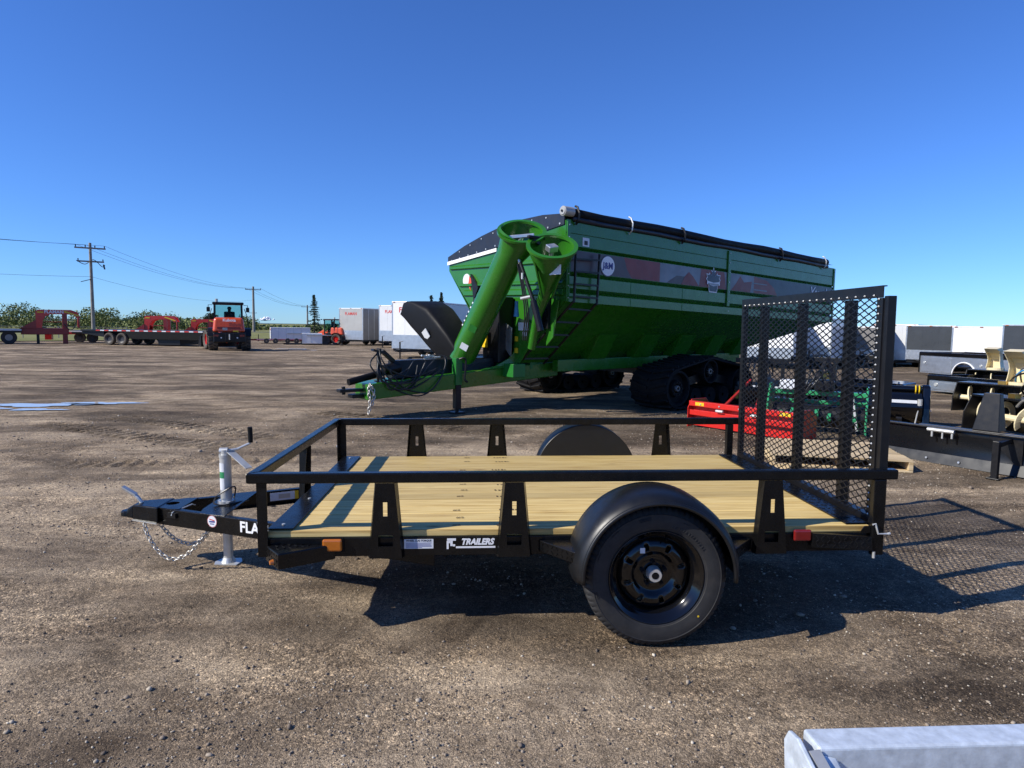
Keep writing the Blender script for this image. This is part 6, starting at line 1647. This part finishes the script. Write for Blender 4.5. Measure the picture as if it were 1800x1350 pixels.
# seated operator, one continuous skinned figure
def person(loc, rz, label, sc=1.0):
    V = [(0, 0, 0.10), (0, 0.02, 0.35), (0, 0.03, 0.52), (0, 0.03, 0.62), (0, 0.02, 0.74), (0, 0.02, 0.84),
         (-0.19, 0.03, 0.53), (-0.25, 0.16, 0.30), (-0.18, 0.38, 0.30), (0.19, 0.03, 0.53), (0.25, 0.16, 0.30), (0.18, 0.38, 0.30),
         (-0.10, 0.02, 0.08), (-0.14, 0.45, 0.10), (-0.14, 0.55, -0.30), (0.10, 0.02, 0.08), (0.14, 0.45, 0.10), (0.14, 0.55, -0.30)]
    Ed = [(0, 1), (1, 2), (2, 3), (3, 4), (4, 5), (2, 6), (6, 7), (7, 8), (2, 9), (9, 10), (10, 11), (0, 12), (12, 13), (13, 14), (0, 15), (15, 16), (16, 17)]
    R_ = [0.16, 0.17, 0.15, 0.06, 0.10, 0.095, 0.075, 0.055, 0.04, 0.075, 0.055, 0.04, 0.09, 0.075, 0.05, 0.09, 0.075, 0.05]
    me = bpy.data.meshes.new('person'); me.from_pydata(V, Ed, []); me.update()
    o = bpy.data.objects.new('person', me); COL.objects.link(o)
    md = o.modifiers.new('skin', 'SKIN')
    if not me.skin_vertices:
        bpy.context.view_layer.objects.active = o
        me.attributes.new if False else None
    for i, sv in enumerate(me.skin_vertices[0].data):
        sv.radius = (R_[i], R_[i]); sv.use_root = (i == 0)
    ss = o.modifiers.new('sub', 'SUBSURF'); ss.levels = 2; ss.render_levels = 2
    me.materials.append(M['cloth_dark'])
    o.location = loc; o.rotation_euler = (0, 0, math.radians(rz)); o.scale = (sc, sc, sc)
    tag(o, label, 'person')
    mb = MB(); mb.lathe([(0.0, 0.13), (0.06, 0.125), (0.10, 0.09), (0.115, 0.03), (0.115, 0.0), (0.0, 0.0)], (0, 0.02, 0.80), (0, 0, 1), 18); mb.box(-0.08, 0.08, 0.10, 0.24, 0.80, 0.812); mb.build('cap', M['ink'], o, smooth=False)
    return o

ld = make_loader((-12.55, 32.9, 0), 20.6, 'orange wheel loader with black cab, seen from behind in the yard')
c_, s_ = math.cos(math.radians(20.6)), math.sin(math.radians(20.6))
person((-12.55 + c_ * 0.12 - s_ * 1.62, 32.9 + s_ * 0.12 + c_ * 1.62, 1.50), 20.6, 'person in dark clothes and cap driving the large orange loader')
ld2 = make_loader((-8.9, 46.3, 0), 72, 'smaller orange loader half hidden behind the silver grey trailer', 0.72, -0.1)
c_, s_ = math.cos(math.radians(72)), math.sin(math.radians(72))
person((-8.9 + 0.72 * (c_ * 0.12 - s_ * 1.62), 46.3 + 0.72 * (s_ * 0.12 + c_ * 1.62), 1.08), 72, 'person in dark clothes sitting in the distant smaller loader', 0.72)

# ------------------------------------------------------------------ red gooseneck trailers
def gooseneck(loc, rz, label, deck, lettering=True, sc=1.0, wheels=(-1.4, -2.35), dark='darkred'):
    t = thing('gooseneck_trailer', loc, label, 'trailer', math.radians(rz), 'red gooseneck trailers')
    t.scale = (sc, sc, sc)
    def p(mb, name, mat=None, **kw): return mb.build(name, mat or M['red'], t, **kw)
    for y in (-0.45, 0.35):
        mb = MB(); mb.prism([(0.0, y, 0.95), (0.0, y, 2.10), (0.12, y, 2.20), (1.9, y, 2.22), (2.25, y, 2.08), (2.42, y, 1.75), (2.22, y, 1.72), (2.05, y, 1.92), (0.85, y, 1.93), (0.55, y, 1.80), (0.38, y, 1.55), (0.30, y, 0.95)], (0, 0.1, 0)); p(mb, 'neck_beam')
        mb = MB(); mb.box(1.42, 1.68, y - 0.01, y + 0.11, 0.0, 1.95); p(mb, 'neck_post', M[dark])
        mb = MB(); mb.box(0.0, 0.16, y - 0.01, y + 0.11, 0.0, 0.62); p(mb, 'landing_leg', M['black_satin'])
    mb = MB(); mb.box(-0.8, 1.75, -0.5, 0.5, 0.60, 1.02); p(mb, 'neck_riser', M[dark], bevel=0.02)
    mb = MB(); mb.prism([(-0.9, -0.5, 0.95), (0.0, -0.5, 1.55), (0.0, -0.5, 0.95)], (0, 1.0, 0)); p(mb, 'gusset', M[dark])
    mb = MB(); mb.cyl((0.4, -0.4, 1.42), (1.5, -0.4, 1.42), 0.03, 6); p(mb, 'cross_tube', M[dark])
    mb = MB(); mb.cyl((2.32, 0.0, 1.75), (2.32, 0.0, 1.05), 0.07, 12); p(mb, 'coupler_post', M[dark])
    mb = MB(); mb.tube(spline([(1.5, -0.52, 1.3), (1.75, -0.5, 0.95), (2.0, -0.45, 1.0), (2.2, -0.3, 1.5)], 6), 0.025, 6); p(mb, 'air_line', M['hose'])
    mb = MB(); mb.hexa([(1.5, -0.462, 2.08), (2.3, -0.462, 1.80), (2.36, -0.455, 1.86), (1.55, -0.455, 2.16)], [(1.5, -0.452, 2.08), (2.3, -0.452, 1.80), (2.36, -0.451, 1.86), (1.55, -0.451, 2.16)]); p(mb, 'stripe', M['yellow'])
    mb = MB(); mb.box(0.08, 0.42, -0.462, -0.452, 2.0, 2.08); p(mb, 'stripe', M['yellow'])
    if lettering:
        text('neck_lettering', 'FLAMAN', 0.27, M['white'], t, (0.98, -0.465, 2.065), (1, 0, 0), (0, 0, 1), 0.004, 0.008)
    if deck:
        mb = MB(); mb.box(-deck, -0.75, -1.2, 1.2, 0.72, 0.95); p(mb, 'deck', M['black_satin'])
        mb = MB(); mb.box(-deck, -0.75, -1.22, -1.201, 0.86, 0.93); p(mb, 'reflective_tape', M['label_white'])
        for x in wheels:
            mb = MB(); mb.lathe([(0.05, -0.12), (0.2, -0.10), (0.30, -0.13), (0.39, -0.13), (0.42, -0.05), (0.42, 0.05), (0.39, 0.13), (0.05, 0.12)], (x, -1.0, 0.42), (0, 1, 0), 24); p(mb, 'wheel', M['rubber'])
            mb = MB(); mb.cyl((x, -1.14, 0.42), (x, -1.12, 0.42), 0.2, 16); p(mb, 'wheel_hub', M['taupe_panel'])
    return t
gooseneck((-27.77, 40.89, 0), 33.3, 'red gooseneck trailer with arched neck and white lettering at the left edge', 6.0)
gooseneck((-22.6, 44.6, 0), 26.3 - 20, 'boxy red gooseneck neck rising behind the long black flatbed trailer', 5.0, False, 0.88)
gooseneck((-20.2, 46.4, 0), 24.6 - 15, 'red gooseneck with diagonal yellow stripe, right of the boxy red neck', 4.0, False, 0.80)
gooseneck((-19.2, 47.6, 0), 22, 'dark red gooseneck low behind the orange loader', 3.0, False, 0.66)
# low red trailer between them
t = thing('equipment_trailer', (-27.0, 44.6, 0), 'low red equipment trailer with two pale tyres behind the flatbed', 'trailer', math.radians(14))
mb = MB(); mb.box(-1.9, 1.6, -1.0, 1.0, 0.58, 0.74); mb.build('deck', M['red'], t)
mb = MB(); mb.box(-2.0, -1.6, -1.02, -0.7, 0.2, 0.95); mb.build('front_post', M['red'], t)
for x in (0.1, 0.85):
    mb = MB(); mb.lathe([(0.05, -0.1), (0.22, -0.1), (0.34, -0.11), (0.36, 0), (0.34, 0.11), (0.05, 0.1)], (x, -1.0, 0.36), (0, 1, 0), 22); w_ = mb.build('wheel', M['dusty_rubber'], t)
    mb = MB(); mb.cyl((x, -1.125, 0.36), (x, -1.105, 0.36), 0.19, 16); mb.build('hub', M['ink'], w_)

# long black flatbed
t = thing('flatbed_trailer', (-22.3, 39.9, 0), 'long black flatbed trailer with red and white reflective tape along its deck', 'trailer', math.radians(28.4 - 44))
mb = MB(); mb.box(-2.6, 7.0, 0.0, 2.5, 0.86, 0.98); mb.build('deck', M['black_satin'], t)
mb = MB(); mb.box(0.6, 6.4, 0.12, 0.3, 0.42, 0.855); mb.build('side_beam', M['gloss_black'], t)
mb = MB(); mb.box(0.6, 6.4, 2.2, 2.4, 0.42, 0.855); mb.build('side_beam', M['gloss_black'], t)
mb = MB(); mb.box(3.0, 4.6, 0.3, 2.2, 0.08, 0.42); mb.build('tool_box', M['black_satin'], t)
mb = MB(); mb.hexa([(-2.6, 0.1, 0.72), (-0.9, 0.1, 0.50), (-0.9, 2.4, 0.50), (-2.6, 2.4, 0.72)], [(-2.6, 0.1, 0.855), (-0.9, 0.1, 0.855), (-0.9, 2.4, 0.855), (-2.6, 2.4, 0.855)]); mb.build('beaver_tail', M['black_satin'], t)
for k in range(24):
    mb = MB(); x = -1.4 + k * 0.33; mb.box(x, x + 0.31, -0.012, -0.001, 0.90, 0.965); mb.build('reflector', M['label_white'] if k % 2 else M['ink_red'], t)
for x in (-0.45, 0.5):
    for y in (0.12, 2.35):
        w_ = bpy.data.objects.new('wheel', None); COL.objects.link(w_); w_.parent = t; w_.location = (x, y, 0.40)
        mb = MB(); mb.lathe([(0.24, -0.10), (0.30, -0.13), (0.38, -0.12), (0.40, -0.05), (0.40, 0.1), (0.24, 0.12)], (0, 0, 0), (0, 1, 0), 28); mb.build('tyre', M['dusty_rubber'], w_, autos=30)
        mb = MB(); mb.lathe([(0.0, -0.02), (0.14, -0.03), (0.2, -0.08), (0.245, -0.10), (0.245, 0.1)], (0, 0, 0), (0, 1, 0), 24); mb.build('rim', M['ink'], w_)

# ------------------------------------------------------------------ power line
PW = M['wood_pole']
def pole(loc, h, r, label, rz, arms, name='utility_pole', group='utility poles along the road'):
    t = thing(name, loc, label, 'utility pole', math.radians(rz), group)
    mb = MB(); mb.cyl((0, 0, -0.2), (0.0, 0, h), r * 1.25, 14, r * 0.85); mb.build('pole_shaft', PW, t, autos=40)
    for k, (z, ln, ins) in enumerate(arms):
        mb = MB(); mb.box(-ln, ln, -r - 0.09, -r + 0.02, z - 0.06, z + 0.06); a = mb.build('crossarm', PW, t)
        for i in range(ins):
            x = -ln * 0.92 + 2 * ln * 0.92 * i / max(1, ins - 1)
            mb = MB(); mb.cyl((x, -r - 0.04, z + 0.06), (x, -r - 0.04, z + 0.22), 0.035, 8, 0.05); mb.build('insulator', M['ink'], a)
    return t
p1 = pole((-31.53, 53.75, 0), 8.0, 0.12, 'tall wooden utility pole with two crossarms behind the flatbed trailer', 29.8, ((7.55, 1.1, 4), (6.45, 0.95, 2)))
mb = MB(); mb.tube(spline([(-1.0, -0.2, 6.5), (-0.4, -0.3, 6.2), (0.2, -0.3, 6.6), (0.8, -0.3, 6.05), (1.0, -0.25, 6.2)], 5), 0.03, 5); mb.cyl((0.9, -0.25, 6.25), (0.98, -0.25, 5.85), 0.06, 8); mb.build('line_switch', M['ink'], p1)
mb = MB(); mb.tube([(0, -0.1, 5.0), (-0.75, -0.1, 4.75)], 0.03, 5); mb.build('stay_arm', M['ink'], p1)
p2 = pole((-38.7, 113.9, 0), 7.9, 0.19, 'wooden utility pole with one crossarm directly right of the loader', 18.8, ((7.35, 1.3, 3),))
p3 = pole((-43.9, 169.4, 0), 6.4, 0.2, 'wooden utility pole with one crossarm beside the spruce tree', 14.6, ((5.9, 1.5, 3),))
far_poles = (((-88.0, 103.0), 8.3, 'small distant pole with crossarm above the red gooseneck neck'), ((-96.0, 131.0), 7.2, 'small distant pole just right of the red gooseneck neck'), ((-112.0, 88.0), 9.0, 'small distant pole cut by the left edge of the picture'), ((-70.0, 205.0), 5.0, 'faint distant pole right of the loader near the small cloud'))
for (xy, h, lab) in far_poles:
    pole((xy[0], xy[1], 0), h, 0.15, lab, 35, ((h - 0.3, 1.2, 2),), group='distant poles on the horizon')
def wire(a, b, sag, r, parent):
    a = Vector(a); b = Vector(b); pts = []
    for i in range(17):
        t_ = i / 16; q = a.lerp(b, t_); q.z -= sag * 4 * t_ * (1 - t_); pts.append(q)
    inv = parent.matrix_basis.inverted()
    mb = MB(); mb.tube([inv @ q for q in pts], r, 4); return mb.build('wire', M['ink'], parent)
def top(o, x, z):
    m_ = Matrix.Translation(o.location) @ Matrix.Rotation(o.rotation_euler.z, 4, 'Z')
    return m_ @ Vector((x, -0.2, z))
bpy.context.view_layer.update()
for x, z, zz in ((-1.0, 7.8, 7.6), (-0.3, 7.8, 7.6), (1.0, 7.8, 7.6)):
    wire(top(p1, x, z), top(p2, x * 1.2, zz), 1.0, 0.011, p1)
    wire(top(p2, x * 1.2, zz), top(p3, x * 1.4, 6.1), 0.8, 0.017, p2)
    wire(top(p1, x, z), (-63 + x, 37, 11.2), 1.0, 0.010, p1)
wire(top(p1, 0, 5.2), top(p2, 0, 5.6), 1.0, 0.010, p1)
wire(top(p1, 0, 5.2), (-63, 37, 7.6), 0.9, 0.010, p1)

# ------------------------------------------------------------------ trees
def leaf_mat(name, c0, c1, c2):
    m, nt, b = new_mat(name)
    g = N(nt, 'ShaderNodeNewGeometry')
    r = ramp(nt, g.outputs['Random Per Island'], [(0.0, c0), (0.5, c1), (1.0, c2)])
    L(nt, r.outputs[0], b.inputs['Base Color']); b.inputs['Roughness'].default_value = 0.7; b.inputs['Specular IOR Level'].default_value = 0.2
    return m
M['leaf'] = leaf_mat('poplar_leaves', (0.06, 0.085, 0.028), (0.14, 0.17, 0.055), (0.23, 0.25, 0.09))
M['needle'] = leaf_mat('spruce_needles', (0.012, 0.022, 0.013), (0.025, 0.042, 0.02), (0.05, 0.065, 0.03))
M['bark'] = paint('bark', (0.10, 0.08, 0.06), 0.9, var=0.3)
def cards(mb, pts, size, rng):
    for p_ in pts:
        d = Vector((rng.gauss(0, 1), rng.gauss(0, 1), rng.gauss(0, 1))).normalized(); e = d.cross(Vector((rng.gauss(0, 1), rng.gauss(0, 1), rng.gauss(0, 1)))).normalized()
        s = size * rng.uniform(0.6, 1.4); p_ = Vector(p_)
        mb.add([p_ - d * s, p_ + e * s * 0.6, p_ + d * s, p_ - e * s * 0.6], [(0, 1, 2, 3)])
def broadleaf(loc, h, w_, label, seed, n=900, size=0.22, mat='leaf', group='trees along the field edge'):
    rng = random.Random(seed)
    t = thing('leafy_tree', loc, label, 'tree', rng.uniform(0, 6), group)
    mb = MB(); mb.tube([(0, 0, -0.1), (0.05, 0, h * 0.35), (0.02, 0.05, h * 0.75)], 0.1, 7, radii=[0.05 * h * 0.5, 0.03 * h * 0.5, 0.012 * h * 0.5])
    for k in range(5):
        a = rng.uniform(0, 6.28); mb.tube([(0, 0, h * (0.25 + 0.08 * k)), (w_ * 0.5 * math.cos(a), w_ * 0.5 * math.sin(a), h * (0.45 + 0.09 * k))], 0.03, 5)
    mb.build('trunk', M['bark'], t)
    mb = MB(); pts = []
    lobes = [(rng.uniform(-0.6, 0.6) * w_, rng.uniform(-0.6, 0.6) * w_, h * rng.uniform(0.18, 0.85), rng.uniform(0.28, 0.5) * w_) for _ in range(11)] + [(0, 0, h * 0.84, 0.3 * w_)]
    for i in range(n):
        lx, ly, lz, lr = rng.choice(lobes)
        d = Vector((rng.gauss(0, 1), rng.gauss(0, 1), rng.gauss(0, 1))).normalized() * lr * rng.uniform(0.55, 1.05)
        q = Vector((lx, ly, lz)) + d
        if q.z > 0.05: pts.append(q)
    cards(mb, pts, size, rng); mb.build('crown', M[mat], t)
    return t
def spruce(loc, h, label, seed, lean=0):
    rng = random.Random(seed); t = thing('spruce_tree', loc, label, 'tree', 0, 'spruce trees')
    mb = MB(); mb.cyl((0, 0, -0.1), (0, 0, h), 0.10, 8, 0.015); mb.build('trunk', M['bark'], t)
    mb = MB(); pts = []
    z = 0.35
    while z < h - 0.05:
        f = 1 - z / h; rad = 0.06 + 1.5 * f * rng.uniform(0.75, 1.1) * (h / 5.0)
        for b_ in range(10):
            a = rng.uniform(0, 6.28); rr = rad * rng.uniform(0.45, 1.15)
            for s in range(12):
                u = (s + 0.5) / 12; x = rr * u
                pts.append((x * math.cos(a) + rng.gauss(0, 0.04), x * math.sin(a) + rng.gauss(0, 0.04), z - 0.22 * u * u * rad + 0.12 * u + rng.gauss(0, 0.025)))
        z += 0.13 + 0.08 * rng.random() + 0.06 * f
    cards(mb, pts, 0.085 * (h / 5), rng); mb.build('crown', M['needle'], t)
    return t
spruce((-17.25, 70.13, 0), 4.75, 'tall ragged spruce standing alone left of the parked trailers', 4)
spruce((-5.15, 79.3, 0), 5.35, 'small spruce tip showing above the white trailers, left of two', 5)
spruce((-3.95, 80.2, 0), 5.65, 'larger spruce tip showing above the white trailers, right of two', 6)
TREES = [  # x, y, height, spread : along the field edge, told apart from left to right
    (-106, 120, 5.6, 4.2), (-99, 123, 6.6, 4.0), (-91.5, 118, 7.4, 4.2), (-85, 124, 6.4, 4.0), (-79.5, 120, 4.8, 3.6), (-73.5, 126, 5.6, 3.8), (-68.5, 122, 5.3, 3.4), (-63, 128, 4.5, 3.4), (-58, 126, 3.6, 3.0), (-53, 130, 3.2, 3.2), (-47.5, 134, 3.4, 3.0), (-112, 110, 5.0, 4.0)]
LAB = ['broad green tree low behind the left gooseneck deck', 'leafy green tree left of the red gooseneck neck', 'tallest leafy tree rising behind the red gooseneck neck', 'leafy tree seen through the red gooseneck arch', 'low leafy tree just right of the red gooseneck neck', 'leafy tree left of the tall utility pole', 'leafy tree directly behind the tall utility pole', 'leafy tree right of the tall utility pole', 'low green bush above the flatbed deck', 'low green bush left of the boxy red neck', 'green bush right of the boxy red neck', 'leafy tree cut by the left edge of the picture']
for i, ((x, y, h, w_), lab) in enumerate(zip(TREES, LAB)):
    broadleaf((x, y, 0), h * 0.62, w_ * 1.2, lab, 20 + i, 2000, 0.17)
broadleaf((-31.5, 78.0, 0), 2.75, 1.15, 'small dense round tree just left of the orange loader', 50, 900, 0.12, 'needle')
# ------------------------------------------------------------------ field, road, hills, fence, cloud
def grass_mat():
    m, nt, b = new_mat('field_grass'); g = N(nt, 'ShaderNodeNewGeometry')
    n = N(nt, 'ShaderNodeTexNoise', i_Scale=0.25, i_Detail=8.0, i_Roughness=0.7); L(nt, g.outputs['Position'], n.inputs['Vector'])
    r = ramp(nt, n.outputs[0], [(0.3, (0.10, 0.115, 0.035)), (0.5, (0.19, 0.19, 0.07)), (0.7, (0.27, 0.25, 0.12))]); L(nt, r.outputs[0], b.inputs['Base Color'])
    b.inputs['Roughness'].default_value = 0.95; b.inputs['Specular IOR Level'].default_value = 0.1
    return m
M['grass'] = grass_mat()
def sheet_poly(name, pts, z, mat, kind='structure'):
    mb = MB(); mb.add([(x, y, z) for x, y in pts], [tuple(range(len(pts)))]); o = mb.build(name, mat); o['kind'] = kind; return o
sheet_poly('grass_field', [(-300, 10), (-60, 22), (-32, 44), (-22, 58), (-5, 85), (80, 110), (600, 140), (3000, 3000), (-3000, 3000), (-3000, 10)], 0.05, M['grass'])
M['asphalt'] = paint('old_asphalt', (0.05, 0.05, 0.052), 0.9, var=0.2)
sheet_poly('road', [(-400, 96), (-60, 100), (20, 118), (20, 124), (-60, 106), (-400, 102)], 0.06, M['asphalt'])
def scrub():
    rng = random.Random(9); mb = MB(); pts = []
    for i in range(9000):
        x = rng.uniform(-190, 60); y = 150 + 25 * rng.random() + 0.12 * x
        hh = 2.4 * (0.55 + 0.45 * math.sin(x * 0.11) * math.sin(x * 0.037 + 1))
        pts.append((x, y, rng.random() ** 1.5 * hh + 0.2))
    cards(mb, pts, 0.55, rng)
    o = mb.build('scrub', M['leaf']); tag(o, 'distant green scrub growing along the horizon behind the field', 'scrub', kind='stuff')
scrub()
M['hill'] = paint('far_hill_woods', (0.03, 0.05, 0.055), 0.95, var=0.3, vscale=0.02)
mb = MB(); vs = []; n = 60
for i in range(n + 1):
    x = -2600 + 4200 * i / n; h = (6 + 16 * max(0, math.sin(i * 0.21 + 0.6)) + 3 * math.sin(i * 1.3)) * (1.0 if x < -1250 else 0.25)
    vs += [(x, 2300, -2), (x, 2450, h), (x, 2900, h * 0.9)]
mb.add(vs, [(3 * i + j, 3 * i + 3 + j, 3 * i + 4 + j, 3 * i + 1 + j) for i in range(n) for j in range(2)]); o = mb.build('hills', M['hill'], smooth=True); o['kind'] = 'structure'
fc = thing('wire_fence', (-40, 47, 0), 'low wire fence with thin posts along the grass behind the gooseneck', 'fence')
for k in range(12):
    mb = MB(); x = -16 + k * 2.4; mb.cyl((x, k * 0.75, 0), (x, k * 0.75, 1.05), 0.04, 6); mb.build('fence_post', M['wood_pole'], fc)
for z in (0.4, 0.7, 1.0):
    mb = MB(); mb.tube([(-16, 0, z), (-16 + 11 * 2.4, 11 * 0.75, z)], 0.008, 4); mb.build('fence_wire', M['zinc'], fc)
m, nt, b = new_mat('cloud_white'); b.inputs['Base Color'].default_value = (0.9, 0.9, 0.92, 1); b.inputs['Roughness'].default_value = 1.0; b.inputs['Specular IOR Level'].default_value = 0
b.inputs['Subsurface Weight'].default_value = 0.0
rng = random.Random(2); mb = MB()
for k in range(26):
    x = rng.gauss(0, 9); z = abs(rng.gauss(0, 4)) * math.exp(-abs(x) / 20); r = rng.uniform(4, 8) * math.exp(-abs(x) / 25)
    mb.lathe([(r * math.sin(PI * j / 8) + 0.01, -r * 0.7 * math.cos(PI * j / 8)) for j in range(9)], (x, rng.gauss(0, 8), z), (0, 0, 1), 14)
cl = mb.build('cloud', m, smooth=True); cl.location = (-2127, 6600, 38); cl.scale = (3, 3, 3); cl['kind'] = 'structure'
